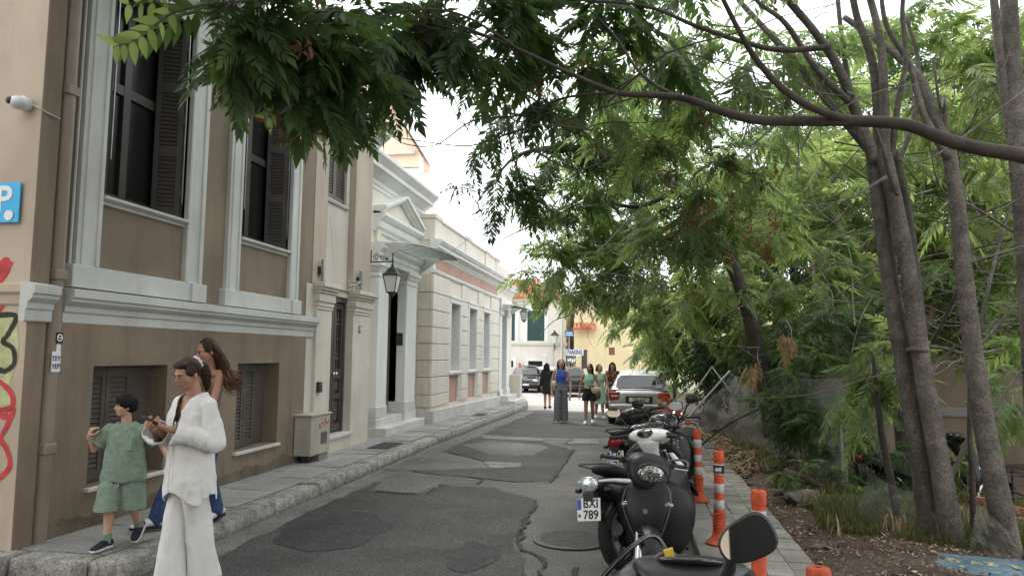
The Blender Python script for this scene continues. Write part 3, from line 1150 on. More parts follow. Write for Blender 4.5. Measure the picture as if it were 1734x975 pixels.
mb.build('window_sill', 'niche', H1)
mb = MB()
for a, b in ((10.66, 11.22), (12.13, 12.96)):
    mb.box(-5.24, -4.838, a, b, 0.0, 2.40)
mb.box(-5.3, -4.86, 12.96, 13.03, 0, 2.79)
mb.build('door_pilaster', 'trimcream', H1)
for a, b in ((10.62, 11.26), (12.09, 12.98)):
    mb = MB()
    for (z0, z1, d) in ((2.38, 2.43, .015), (2.43, 2.50, .03), (2.50, 2.535, .055), (2.535, 2.63, .05), (2.63, 2.675, .075), (2.675, 2.72, .11), (2.72, 2.79, .14)):
        mb.box(-5.0, -4.835 + d, a + .05 - d * .55, b - .05 + d * .55, z0, z1 - .001)
    mb.build('capital', 'trimcream', H1, bevel=.004)
# door leaf with lattice lights
DX = -5.04
D1 = (MB().box(DX - .05, DX, 11.222, 12.128, .40, 2.68)).build('door', 'doorpaint', H1)
mb = MB()
mb.box(DX, DX + .07, 11.222, 11.29, .40, 2.60)
mb.box(DX, DX + .07, 12.06, 12.128, .40, 2.60)
mb.box(DX, DX + .09, 11.222, 12.128, 2.56, 2.68)
mb.build('door_frame', 'doorpaint', D1)
for a, b in ((11.29, 11.665), (11.685, 12.06)):
    mb = MB()
    mb.box(DX, DX + .05, a, a + .07, .42, 2.55)
    mb.box(DX, DX + .05, b - .07, b, .42, 2.55)
    for z0, z1 in ((.42, .55), (.95, 1.04), (1.28, 1.45), (2.45, 2.55)):
        mb.box(DX, DX + .05, a + .07, b - .07, z0, z1)
    mb.build('door_leaf', 'doorpaint', D1)
    mb = MB()
    mb.box(DX, DX + .035, a + .10, b - .10, .58, .92)
    mb.box(DX, DX + .035, a + .10, b - .10, 1.07, 1.25)
    mb.build('door_panel', 'doorpaint', D1, bevel=.012)
    mb = MB()
    mb.box(DX, DX + .004, a + .07, b - .07, 1.46, 2.44)
    mb.build('pane', 'winglass', D1)
    mb = MB()
    for q in np.linspace(a + .07, b - .07, 4)[1:-1]:
        mb.box(DX + .01, DX + .022, q - .006, q + .006, 1.46, 2.44)
    for q in (1.62, 1.7, 1.95, 2.2, 2.28):
        mb.box(DX + .011, DX + .021, a + .07, b - .07, q - .006, q + .006)
    mb.build('lattice', 'steel', D1, kind='stuff')
mb = MB()
mb.ball((DX + .09, 11.63, 1.37), .028)
mb.ball((DX + .09, 11.73, 1.37), .028)
mb.tube([(DX + .03, 11.63, 1.37), (DX + .09, 11.63, 1.37)], .01)
mb.tube([(DX + .03, 11.73, 1.37), (DX + .09, 11.73, 1.37)], .01)
mb.build('door_handle', 'chrome', D1, smooth='all')
mb = MB()
mb.box(-5.25, -4.80, 11.222, 12.20, .34, .395)
mb.build('door_sill', 'marble', H1, bevel=.006)
mb = MB()
mb.box(-5.2, -4.845, 11.215, 12.135, 0, .338)
mb.build('plinth', 'trimcream', H1)
# hairline cracks and a splash-stained foot of the wall
def wall_crack(x, pts, r=.0022):
    P = []
    for i in range(len(pts) - 1):
        for k in range(5):
            f = k / 5
            P.append((x, pts[i][0] * (1 - f) + pts[i + 1][0] * f + random.uniform(-.012, .012), pts[i][1] * (1 - f) + pts[i + 1][1] * f))
    P.append((x, *pts[-1]))
    MB().tube(P, r, 4).build('crack', 'dark', H1)


wall_crack(-5.011, [(11.42, 3.95), (11.50, 3.6), (11.62, 3.2)])
wall_crack(-4.87, [(7.5, 1.9), (7.44, 1.62), (7.56, 1.40), (7.50, 1.15)])
wall_crack(-4.87, [(9.95, .15), (9.88, .5), (9.98, .8), (9.93, 1.05)])
wall_crack(-4.87, [(6.6, .46), (6.68, .30), (6.6, .16)])
mb = MB()
ys_ = np.linspace(5.62, 10.36, 90)
tp = [.26 + .10 * noise.noise((y * 2.1, 0, 5)) + .05 * noise.noise((y * 7, 0, 2)) + .02 * noise.noise((y * 24, 0, 1)) for y in ys_]
mb.add([p for y, z in zip(ys_, tp) for p in ((-4.8675, y, .12), (-4.8675, y, z))], [(2 * i, 2 * i + 2, 2 * i + 3, 2 * i + 1) for i in range(89)])
mb.build('splash_stain', mat('splashed_plaster', (.165, .130, .092), .9, .25, 2.5, .3, 60, stain=.5, speck=.2), H1)
# crowning cornice
mould(MB(), X1, [(.01, 5.45), (.03, 5.5), (.05, 5.56), (.05, 5.62), (.10, 5.66), (.16, 5.72), (.26, 5.80), (.26, 5.88), (.31, 5.93), (.31, 6.0), (0, 6.03)], 5.15, 13.25).build('cornice', 'trim', H1)
mb = MB()
mb.box(-9, -4.95, 5.25, 13.02, 5.76, 6.0)
mb.build('roof', 'concrete', H1)
# drainpipe beside the corner pilaster
dp = thing('drainpipe', 'brown downpipe running down the corner of the brown house, stickers on it', 'drainpipe', (-4.86, 5.51, .14))
MB().tube([(-4.865, 5.512, .12), (-4.865, 5.512, 5.6)], .062, 14).build('pipe', 'pipe', dp, smooth=True)
for z in (.85, 2.3, 3.9):
    MB().box(-4.93, -4.795, 5.44, 5.58, z, z + .09).build('bracket', 'pipe', dp, bevel=.01)
mb = MB()
mb.box(-4.802, -4.798, 5.49, 5.56, 1.77, 1.86)
st = mb.build('sticker', 'ink', dp)
mb = MB()
mb.torus((-4.7965, 5.525, 1.815), .026, .006, 20, 5, 'x', .4)
mb.tube([(-4.7965, 5.506, 1.815), (-4.7965, 5.544, 1.815)], .005, 5)
mb.build('print', 'signwhite', st)
mb = MB()
mb.box(-4.802, -4.7985, 5.455, 5.55, 1.53, 1.70)
mb.box(-4.803, -4.7995, 5.50, 5.545, 1.70, 1.76)
st = mb.build('sticker', 'signwhite', dp)
letters('TEY', (-4.7975, 5.502, 1.64), (0, 1, 0), (0, .1, 1), .055, 'navy', st, 'print', .001)
letters('YEP', (-4.7975, 5.502, 1.575), (0, 1, 0), (0, .1, 1), .055, 'navy', st, 'print', .001)
# second thin pipe of the upper wall
MB().tube([(-4.87, 5.66, 2.26), (-4.87, 5.66, 5.6)], .012, 6).build('conduit', 'trim', H1)

# dome camera on the cream end wall
cc = thing('dome_camera', 'white dome security camera with a thin cable on the corner of the cream wall', 'security camera', (-4.97, 5.2, 3.7))
mb = MB()
mb.lathe([(.0, 0), (.055, 0), (.062, .02), (.062, .06), (.05, .075), (.0, .078)], 18, (-4.97, 5.21, 3.72), 'y')
mb.v = [(x, 5.42 - (y - 5.21) - .21, z) for x, y, z in mb.v]
mb.ball((-4.985, 5.13, 3.715), (.066, .07, .056), 16, 10)
mb.build('housing', 'cameraw', cc, smooth='all')
MB().ball((-5.012, 5.072, 3.72), (.032, .018, .03), 12, 8).build('lens', 'ink', cc, smooth='all')
MB().tube([(-4.94, 5.19, 3.73), (-4.90, 5.19, 3.715), (-4.85, 5.215, 3.69), (-4.825, 5.25, 3.67), (-4.826, 5.40, 3.66)], .005, 6).build('cable', 'cameraw', cc)
# parking sign on the end wall
ps = thing('parking_sign', 'sky-blue square parking sign with a white letter P on the cream end wall', 'sign', (-5.12, 5.2, 2.74))
mb = MB()
mb.box(-5.31, -4.965, 5.195, 5.207, 2.74, 3.075)
mb.build('panel', 'bluesign', ps, bevel=.004)
letters('P', (-5.115, 5.193, 2.925), (1, 0, 0), (0, 0, 1), .30, 'signwhite', ps, 'letter', .006)
MB().lathe([(0, 0), (.042, 0), (.042, .003), (0, .003)], 22, (-5.055, 5.189, 2.80), 'y').build('dot', 'signwhite', ps)


# graffiti strokes on the end wall
def stroke(mb, pts, r, y=5.219):
    P, _ = crom([(Vector((x, y, z)), r) for x, z in pts], 6)
    n = len(P)
    vs = []
    for i, p in enumerate(P):
        t = (P[min(i + 1, n - 1)] - P[max(i - 1, 0)]).normalized()
        nn = Vector((-t.z, 0, t.x)) * r * random.uniform(.85, 1.1)
        vs += [p - nn, p + nn]
    mb.add(vs, [(2 * i, 2 * i + 1, 2 * i + 3, 2 * i + 2) for i in range(n - 1)])


gr = thing('graffiti', 'red, black and green spray-painted graffiti on the cream end wall', 'graffiti', (-5.1, 5.218, 1.0))
W_ = lambda px, py: (lambda p: (p.x, p.z))(at(px, py, 5.219))
mb = MB()
for p in ([(0, 545), (18, 548), (22, 600), (10, 640), (0, 655)],):
    stroke(mb, [W_(*q) for q in p], .05, 5.2200)
mb.add([(*(W_(a, b)[0],), 5.2205, W_(a, b)[1]) for a, b in ((-30, 540), (24, 538), (14, 590), (24, 612), (0, 632), (-30, 632))], [(0, 1, 2, 3, 4, 5)])
mb.add([(*(W_(a, b)[0],), 5.2205, W_(a, b)[1]) for a, b in ((-30, 650), (14, 665), (22, 690), (0, 700), (-30, 720))], [(0, 1, 2, 3, 4)])
mb.build('green_fill', 'spgreen', gr)
for k, p in enumerate(([(-20, 470), (8, 440), (14, 455), (-10, 490)], [(-10, 505), (6, 500), (3, 520), (-12, 535)], [(-20, 640), (2, 648), (20, 668), (18, 690), (-10, 695)],
          [(-10, 700), (22, 690), (12, 720), (-2, 745)], [(-5, 738), (12, 762), (16, 790), (-4, 812)], [(-20, 690), (5, 705), (14, 700)], [(-20, 490), (0, 465), (16, 440)])):
    mb = MB()
    stroke(mb, [W_(*q) for q in p], .05 if k == 6 else .022, 5.2190 - .00015 * k)
    mb.build('red_stroke', 'spred', gr)
mb = MB()
stroke(mb, [W_(*q) for q in ((-20, 536), (26, 534), (14, 565), (5, 578), (22, 590), (24, 615), (8, 628), (-6, 622))], .021, 5.2172)
mb.build('black_stroke', 'spblack', gr)

# door-side fittings
for k, (y, z, lab) in enumerate(((10.80, 2.985, 'slim steel up-and-down wall lamp above the left pilaster of door twelve'),
                                 (12.40, 2.985, 'slim steel up-and-down wall lamp above the right pilaster of door twelve, by the bullet camera'))):
    wl = thing('wall_lamp', lab, 'wall lamp', (-4.85, y, z))
    MB().box(-4.895, -4.85, y - .05, y + .05, z - .06, z + .06).build('mount', 'iron', wl)
    MB().box(-4.85, -4.80, y - .035, y + .035, z - .17, z + .17).build('body', 'steel', wl, bevel=.005)
sc_ = thing('bullet_camera', 'small white bullet camera under a hood above the house door', 'security camera', (-4.83, 12.02, 2.8))
MB().box(-4.90, -4.70, 11.97, 12.08, 2.92, 2.935).build('hood', 'cameraw', sc_)
MB().lathe([(0, 0), (.045, 0), (.045, .16), (0, .16)], 14, (-4.87, 12.025, 2.875), 'x').build('body', 'cameraw', sc_, smooth=True)
MB().lathe([(0, .16), (.03, .16), (.03, .168), (0, .168)], 12, (-4.87, 12.025, 2.875), 'x').build('lens', 'ink', sc_)
MB().tube([(-4.895, 12.025, 2.80), (-4.84, 12.025, 2.80), (-4.83, 12.025, 2.86)], .012).build('arm', 'cameraw', sc_)
kp = thing('door_entry_panel', 'small black door entry panel on the pilaster left of the dark door', 'intercom', (-4.83, 10.78, 1.1))
MB().box(-4.836, -4.79, 10.72, 10.85, 1.11, 1.27).build('case', 'blackpl', kp, bevel=.006)
MB().box(-4.79, -4.786, 10.76, 10.83, 1.20, 1.25).build('screen', 'greypl', kp)
nm = thing('house_number', 'small grey plate with the number 12 on the pilaster right of the door', 'house number', (-4.83, 12.45, 2.1))
MB().box(-4.836, -4.825, 12.385, 12.475, 2.07, 2.19).build('plate', 'greypl', nm)
letters('12', (-4.823, 12.43, 2.13), (0, 1, 0), (0, 0, 1), .085, 'signwhite', nm, 'digits', .002)
ub = thing('meter_box', 'beige meter box with red scribble and small grille on the pavement by the door', 'utility box', (-4.75, 10.3, .14))
MB().box(-4.86, -4.60, 10.08, 10.74, .24, .80).build('case', 'utility', ub, bevel=.008)
MB().box(-4.87, -4.58, 10.06, 10.76, .80, .825).build('lid', 'utility', ub, bevel=.006)
MB().box(-4.80, -4.68, 10.18, 10.32, .13, .24).build('foot', 'iron', ub)
MB().box(-4.86, -4.62, 10.42, 10.72, .13, .235).build('base', 'concrete', ub)
mb = MB()
mb.box(-4.60, -4.592, 10.42, 10.62, .38, .55)
for k in range(5):
    mb.box(-4.593, -4.588, 10.43, 10.61, .40 + k * .03, .41 + k * .03)
mb.build('grille', 'greypl', ub, kind='stuff')
mb = MB()
for k in range(5):
    y0, z0 = 10.36 + k * .07, .66 + random.uniform(-.03, .03)
    P, rr = crom([(Vector((-4.5985, y0 + random.uniform(-.03, .05), z0 + random.uniform(-.06, .08))), .006) for _ in range(4)], 4)
    mb.tube(P, .005, 4)
mb.build('scribble', 'spred', ub)

# ================================================================== cream townhouse with pediment and rusticated wing
H2 = thing('cream_townhouse', 'long cream neoclassical townhouse with a pediment over its door and a rusticated wing', 'house', (-5.0, 19, 0))
XM, XW = -5.2, -4.85
mb = MB()
front(mb, XM, 13.03, 17.2, -.1, 5.2, [(14.42, 15.58, .43, 3.3, .2)])
mb.box(-10, -5.6, 13.04, 30, -.3, 5.1)
mb.build('wall', 'cream2', H2)
mb = MB()
wins = [(18.83, 19.85), (20.97, 22.0), (23.0, 24.0)]
front(mb, XW, 17.12, 25.6, -.1, 4.45, [(a, b, 1.27, 3.05, .30) for a, b in wins] + [(a, b, .44, 1.16, .07) for a, b in wins])
mb.add([(XW, 17.12, -.1), (XW, 17.12, 4.45), (-5.3, 17.12, 4.45), (-5.3, 17.12, -.1)], [(0, 1, 2, 3)])
mb.build('wing_wall', 'cream2', H2)
# rusticated blocks: each course a piece, joints recessed
zs_ = [.45, .745, 1.16, 1.56, 1.96, 2.36, 2.76, 3.18, 3.64]
for ya, yb in ((17.10, 18.68), (20.03, 20.80), (22.18, 22.83), (24.18, 25.62)):
    for z0, z1 in zip(zs_[:-1], zs_[1:]):
        mb = MB()
        mb.box(XW - .04, XW + .035, ya - (.022 if ya < 17.2 else 0), yb, z0 + .011, z1 - .011)
        mb.build('rusticated_block', 'cream2', H2, bevel=.008)
for z0, z1 in zip(zs_[:-1], zs_[1:]):
    mb = MB()
    mb.box(-5.195, XW - .045, 17.08, 17.13, z0 + .011, z1 - .011)
    mb.build('rusticated_block', 'trimcream', H2, bevel=.006)
# plinth of marble slabs
y = 17.06
while y < 25.6:
    b = min(y + 1.42, 25.64)
    mb = MB()
    mb.prism([(XW - .1, y + .003, gz(y) - .05), (XW + .09, y + .003, gz(y) - .05), (XW + .09, b - .003, gz(b) - .05), (XW - .1, b - .003, gz(b) - .05)], (0, 0, .47))
    mb.build('plinth_slab', 'marble', H2, bevel=.005)
    y = b
mb = MB()
mb.box(-5.195, XW - .1, 17.055, 17.12, -.1, .42)
mb.build('plinth_slab', 'marble', H2)
for a, b in wins:
    mb = MB()
    for (p, q) in ((a - .13, a), (b, b + .13)):
        mould_v(mb, XW, [(p, .02), (p + .02, .04), (q - .02, .05), (q, .03)], 1.20, 3.05)
        mould_v(mb, XW, [(p + .04, .012), (q, .012)], .46, 1.14)
    mould(mb, XW, [(.02, 3.052), (.05, 3.06), (.05, 3.16), (.075, 3.18), (.075, 3.22), (0, 3.23)], a - .15, b + .15)
    s_ = mb.build('window_surround', 'white2', H2)
    mb = MB()
    mould(mb, XW, [(.0, 1.165), (.05, 1.175), (.07, 1.215), (.07, 1.25), (0, 1.268)], a - .14, b + .14)
    mb.build('window_sill', 'white2', H2)
    MB().box(XW - .066, XW - .058, a + .002, b - .002, .442, 1.158).build('apron_panel', 'terra', H2)
    for y0, y1 in ((a, a + .012), (b - .012, b)):
        MB().box(XW - .24, XW - .002, y0, y1, 1.272, 3.048).build('reveal_lining', 'white2', H2)
    D = XW - .285
    mb = MB()
    for (y0, y1, z0, z1) in ((a, a + .07, 1.28, 3.04), (b - .07, b, 1.28, 3.04), ((a + b) / 2 - .04, (a + b) / 2 + .04, 1.28, 3.04), (a + .07, b - .07, 1.28, 1.36), (a + .07, b - .07, 2.5, 2.57), (a + .07, b - .07, 2.97, 3.04)):
        mb.box(D - .01, D + .04, y0, y1, z0, z1)
    fr = mb.build('window_frame', 'white2', H2)
    MB().box(D - .008, D + .004, a + .07, b - .07, 1.36, 2.97).build('pane', 'winglass', fr)
# frieze, cornice and parapet of the wing
mould(MB(), XW, [(.03, 3.645), (.05, 3.66), (.065, 3.70), (.065, 3.735), (.01, 3.75)], 17.05, 25.66).build('trim_line', 'white2', H2)
mb = MB()
mould(mb, -5.2, [(.03, 3.645), (.05, 3.66), (.065, 3.70), (.065, 3.735), (.01, 3.75)], 17.0, 17.1)
mb.build('trim_line', 'white2', H2)
y = 17.35
while y < 25.3:
    b = min(y + 2.62, 25.35)
    MB().box(XW - .02, XW + .012, y + .02, b - .02, 3.775, 4.03).build('frieze_panel', 'terra', H2)
    y = b
WC = [(.02, 4.06), (.03, 4.10), (.06, 4.12), (.06, 4.16), (.10, 4.19), (.20, 4.24), (.20, 4.30), (.23, 4.33), (.27, 4.40), (.27, 4.43), (0, 4.46)]
mb = MB()
mould(mb, XW, WC, 16.92, 25.75)
mb.build('wing_cornice', 'white2', H2)
mb = MB()
mb.box(-5.5, XW + .0, 17.16, 25.6, 4.45, 4.98)
mb.box(-5.5, XW + .04, 17.12, 25.62, 4.98, 5.05)
for a in (17.1, 20.4, 23.2, 25.0):
    mb.box(-5.45, XW + .035, a, a + .6, 4.452, 4.975)
    mb.box(-5.5, XW + .065, a - .03, a + .63, 4.978, 5.085)
mb.build('parapet', 'cream2', H2, bevel=.006)
# high main cornice over the entrance block
MC = [(.02, 5.0), (.03, 5.06), (.06, 5.09), (.06, 5.16), (.12, 5.20), (.22, 5.27), (.28, 5.30), (.28, 5.38), (.33, 5.43), (.40, 5.50), (.40, 5.56), (0, 5.60)]
mould(MB(), XM, MC, 13.04, 17.35).build('main_cornice', 'white2', H2)
MB().box(-9, XM, 13.04, 17.05, 5.1, 5.55).build('roof', 'concrete', H2)
# entrance: piers, capitals, entablature
for (a, b) in ((13.80, 14.40), (15.58, 16.32)):
    mb = MB()
    mb.box(-5.42, -5.0, a, b, .2, 3.25)
    mb.build('entrance_pier', 'white2', H2)
    mb = MB()
    mb.box(-5.42, -4.965, a - .05, b + .05, .2, .45)
    mb.box(-5.42, -4.98, a - .03, b + .03, .45, .68)
    mb.build('pier_base', 'marble', H2, bevel=.012)
    mb = MB()
    for (z0, z1, d) in ((3.22, 3.26, .02), (3.26, 3.33, .01), (3.33, 3.37, .035), (3.37, 3.42, .055), (3.42, 3.50, .085)):
        mb.box(-5.42, -5.0 + d, a - d, b + d, z0, z1 - .001)
    mb.build('capital', 'white2', H2, bevel=.004)
mb = MB()
mould(mb, -5.0, [(.02, 3.50), (.02, 3.60), (.045, 3.61), (.045, 3.70), (.08, 3.73), (.12, 3.78), (.12, 3.82), (.15, 3.86), (0, 3.90)], 13.7, 16.42)
mb.box(-5.2, -5.03, 13.72, 16.40, 3.50, 3.88)
mb.build('entablature', 'white2', H2)
for a in (13.98, 16.3):
    MB().box(-5.2, -5.12, a, a + .22, 3.9, 4.2).build('pediment_pier', 'trimcream', H2)
PF = [(.05, 4.15), (.06, 4.20), (.12, 4.24), (.14, 4.30), (.14, 4.36), (.20, 4.40), (.25, 4.46), (.25, 4.52), (0, 4.55)]
mb = MB()
mould(mb, XM, PF, 13.93, 16.66)
mb.build('pediment_base', 'white2', H2)
mb = MB()
mb.prism([(XM - .02, 14.12, 4.545), (XM - .02, 16.5, 4.545), (XM - .02, 15.31, 4.93)], (.10, 0, 0))
mb.build('tympanum', 'cream2', H2)
mb = MB()
for (d0, d1, o0, o1) in ((-.02, .27, .10, .16), (-.02, .22, .05, .10), (-.02, .15, .0, .05)):
    for s_ in (-1, 1):
        ym = 15.31
        e = 13.93 if s_ < 0 else 16.69
        mb.prism([(XM + d0, e, 4.552 + o0 - .05), (XM + d0, ym, 4.97 + o0), (XM + d0, ym, 4.97 + o1 - .001), (XM + d0, e, 4.552 + o1 - .051)], (d1 - d0, 0, 0))
mb.build('raking_cornice', 'white2', H2)
mb = MB()
mb.prism([(-5.38, 14.42, .44), (-5.38, 15.578, .44), (-5.38, 15.578, 3.28), (-5.38, 14.42, 3.28)], (.03, 0, 0))
dd = mb.build('front_door', 'greendoor', H2)
mb = MB()
for a, b in ((14.5, 14.98), (15.02, 15.5)):
    for z0, z1 in ((.6, 1.3), (1.45, 3.1)):
        mb.box(-5.352, -5.335, a, b, z0, z1)
mb.build('door_panel', 'greendoor', dd, bevel=.012)
mb = MB()
mb.box(-5.35, -4.75, 13.72, 16.34, .10, .285)
mb.build('entrance_step', 'marble', H2, bevel=.008)
mb = MB()
mb.box(-5.4, -5.02, 14.41, 15.575, .285, .44)
mb.build('entrance_step', 'marble', H2, bevel=.008)
pl_ = thing('wall_plaque', 'dark square plaque on the shaded side of the entrance pier', 'plaque', (-5.13, 15.57, 1.9))
MB().box(-5.22, -5.06, 15.562, 15.579, 1.89, 2.16).build('plate', 'iron', pl_, bevel=.004)
mb = MB()
for k in range(5):
    mb.box(-5.19, -5.09, 15.5585, 15.5615, 1.96 + k * .028, 1.966 + k * .028)
mb.build('engraving', 'greypl', pl_, kind='stuff')


def canopy(name_lab, y0, y1, zw, XA, reach, dy=0.0):
    t = thing('glass_canopy', name_lab, 'canopy', (XA, (y0 + y1) / 2, zw))
    ym, hw = (y0 + y1) / 2, (y1 - y0) / 2
    n = 11
    for k in range(n):
        a, b = y0 + (y1 - y0) * k / n, y0 + (y1 - y0) * (k + 1) / n

        def out(y):
            return XA + .35 + (reach - .35) * math.sqrt(max(0.02, 1 - (abs(y - ym) / hw) ** 2.4))

        def zo(x):
            return zw + .03 - .10 * ((x - XA) / reach) ** 2 - .04 * (x - XA)
        mb = MB()
        rows = []
        for i in range(7):
            f = i / 6
            xa, xb = XA + (out(a) - XA) * f, XA + (out(b) - XA) * f
            rows.append([(xa, a + .012, zo(xa)), (xb, b - .012, zo(xb)), (xb, b - .012, zo(xb) + .008), (xa, a + .012, zo(xa) + .008)])
        mb.ring_loft(rows)
        mb.build('pane', 'canopyglass', t)
        if k:
            xo = out(a)
            P = [(XA + (xo - XA) * i / 6, a, zo(XA + (xo - XA) * i / 6) - .01) for i in range(7)]
            MB().tube(P, .011, 6).build('rib', 'greypl', t)
    P = []
    for k in range(25):
        y = y0 + (y1 - y0) * k / 24
        x = out(y)
        P.append((x, y, zo(x)))
    MB().tube(P, .016, 6).build('edge_rail', 'steel', t)
    for y in (y0 + .01, y1 - .01):
        mb = MB()
        mb.prism([(XA, y - .012, zw + .03), (XA + .62, y - .012, zw - .02), (XA + .42, y - .012, zw - .09), (XA, y - .012, zw - .38)], (0, .024, 0))
        mb.build('side_plate', 'trim', t)
    return t


canopy('ribbed glass fan canopy over the pedimented entrance', 13.95, 16.45, 3.90, -5.0, 1.15)


def lantern(lab, wx, y, z, reach, s=1.0, facing=1):
    """wrought bracket from the wall at wx, lamp hanging at its end"""
    t = thing('wall_lantern', lab, 'street lamp', (wx, y, z))
    mb = MB()
    mb.tube([(wx - .02, y, z + .0), (wx + reach + .02, y, z + .0)], .013 * s, 6)
    mb.tube([(wx, y, z - .03), (wx, y, z + .22 * s)], .014 * s, 6)
    for (c, r0) in (((wx + .10 * s, z + .09 * s), .07 * s), ((wx + .22 * s, z + .075 * s), .055 * s), ((wx + .31 * s, z + .05 * s), .03 * s)):
        P = []
        for k in range(22):
            a = k / 21 * 4.2 * math.pi / 1.3
            r = r0 * (1 - .8 * k / 21)
            P.append((c[0] + r * math.cos(a), y, c[1] + r * math.sin(a)))
        mb.tube(P, .008 * s, 5)
    mb.tube([(wx + reach, y, z - .02), (wx + reach, y, z + .14 * s)], [.018 * s, .008 * s], 6)
    mb.ball((wx + reach, y, z + .15 * s), .02 * s, 8, 6)
    mb.tube([(wx + reach, y, z), (wx + reach, y, z - .10 * s)], .012 * s, 6)
    mb.build('bracket', 'iron', t, smooth=True)
    c = Vector((wx + reach, y, z - .12 * s))
    q = lambda r, h: [(c.x + r * s * math.cos(a), c.y + r * s * math.sin(a), c.z + h * s) for a in [math.pi / 4 + k * math.pi / 2 for k in range(4)]]
    mb = MB()
    mb.ring_loft([q(.03, .03), q(.09, -.02), q(.16, -.10), q(.215, -.125), q(.215, -.14)])
    mb.ball((c.x, c.y, c.z + .05 * s), .03 * s, 8, 6)
    mb.build('lamp_roof', 'iron', t)
    mb = MB()
    mb.ring_loft([q(.185, -.14), q(.11, -.46)])
    mb.build('lamp_glass', 'lampglass', t)
    mb = MB()
    A, B = q(.19, -.14), q(.113, -.46)
    for k in range(4):
        mb.tube([A[k], B[k]], .010 * s, 5)
        mb.tube([B[k], B[(k + 1) % 4]], .010 * s, 5)
        mb.tube([A[k], A[(k + 1) % 4]], .012 * s, 5)
    mb.ring_loft([q(.113, -.46), q(.06, -.50), q(.02, -.55)])
    mb.build('lamp_cage', 'iron', t)
    return t


lantern('black four-sided lantern on a scrolled bracket before the pedimented entrance', -4.97, 13.25, 3.43, .43, 1.0)

# second entrance at the far end
mb = MB()
front(mb, -5.1, 25.6, 29.9, -.4, 4.45, [(26.5, 27.5, .45, 3.15, .3)])
mb.add([(-5.1, 29.9, -.4), (-5.1, 29.9, 4.9), (-10, 29.9, 4.9), (-10, 29.9, -.4)], [(0, 1, 2, 3)])
mb.build('end_wall', 'cream2', H2)
for (a, b) in ((26.0, 26.5), (27.5, 28.1)):
    mb = MB()
    mb.box(-5.35, -4.86, a, b, -.3, 3.15)
    mb.box(-5.35, -4.82, a - .04, b + .04, -.3, .45)
    mb.box(-5.35, -4.80, a - .05, b + .05, 3.15, 3.36)
    mb.build('entrance_pier', 'white2', H2, bevel=.01)
MB().box(-5.3, -4.78, 25.9, 28.2, 3.362, 3.75).build('entablature', 'white2', H2, bevel=.02)
mould(MB(), -5.1, WC, 25.76, 30.1).build('wing_cornice', 'white2', H2)
MB().box(-5.6, -5.08, 25.64, 29.9, 4.45, 5.02).build('parapet', 'cream2', H2)
MB().box(-5.4, -5.36, 26.5, 27.5, .4, 3.15).build('front_door', 'greendoor', H2)
for k, (x, z0, z1, a, b) in enumerate(((-4.25, -.2, .10, 25.9, 28.4), (-4.55, .10, .26, 26.1, 28.2))):
    MB().box(-5.3, x, a, b, z0, z1).build('entrance_step', 'marble', H2, bevel=.01)
MB().box(-5.2, -4.45, 28.25, 28.6, -.2, .95).build('step_parapet', 'trimcream', H2, bevel=.01)
canopy('ribbed glass fan canopy over the far second entrance', 26.1, 28.0, 3.50, -4.95, 1.0)
lantern('black lantern on a bracket by the far second entrance', -4.95, 28.2, 3.62, .62, 1.0)
# wall behind the wing roof and little roof things
MB().box(-4.9 - .6, -4.9 - .35, 25.2, 25.6, 5.05, 5.35).build('chimney', 'concrete', H2)

# peach house rising behind the townhouse
H3 = thing('peach_house', 'peach rendered house end with a sloping roof edge rising behind the cream townhouse', 'house', (-8.5, 23, 0))
a, b, c, d = at(640, 150, 21.0), at(716, 268, 21.0), at(715, 330, 21.0), at(600, 330, 21.0)
top = at(590, 60, 21.0)
mb = MB()
mb.prism([(top.x, 21, top.z), (b.x, 21, b.z), (b.x, 21, at(716, 283, 21).z), (d.x, 21, at(640, 283, 21).z)], (0, .8, 0))
mb.build('gable', 'peach', H3)
mb = MB()
e, f_ = at(652, 276, 20.9), at(712, 283, 20.9)
mb.box(d.x, f_.x, 20.93, 21.2, 0, f_.z - .02)
mb.build('wall', 'cloudwhite', H3)
mb = MB()
mb.box(at(655, 250, 20.9).x, at(704, 250, 20.9).x, 20.86, 20.95, at(655, 262, 20.9).z, at(655, 256, 20.9).z)
mb.build('beam', 'trimcream', H3)
mb = MB()
mb.box(at(712, 268, 20.9).x, b.x + .03, 20.8, 20.99, 5.0, b.z)
mb.build('post', 'white2', H3)
mb = MB()
mb.prism([(top.x, 20.7, top.z + .03), (b.x + .12, 20.7, b.z + .02), (b.x + .12, 20.7, b.z + .10), (top.x, 20.7, top.z + .14)], (0, 1.2, 0))
mb.build('roof', 'cloudwhite', H3)

# ================================================================== houses closing the street
YE = 46.0
g0 = gz(46)
H4 = thing('shuttered_house', 'pale two-storey house with green shutters and a red tiled roof closing the street', 'house', (-8, YE, g0))
xl, xr = at(800, 560, YE).x, at(958, 560, YE).x
ez = at(900, 505, YE).z
Z4 = lambda py: at(900, py, YE).z
X4 = lambda px: at(px, 560, YE).x
wn = [(X4(893), X4(922), Z4(577), Z4(526)), (X4(850), X4(872), Z4(577), Z4(526)), (X4(806), X4(829), Z4(577), Z4(526))]
lo = [(X4(895), X4(919), Z4(622), Z4(611)), (X4(850), X4(870), Z4(622), Z4(611))]


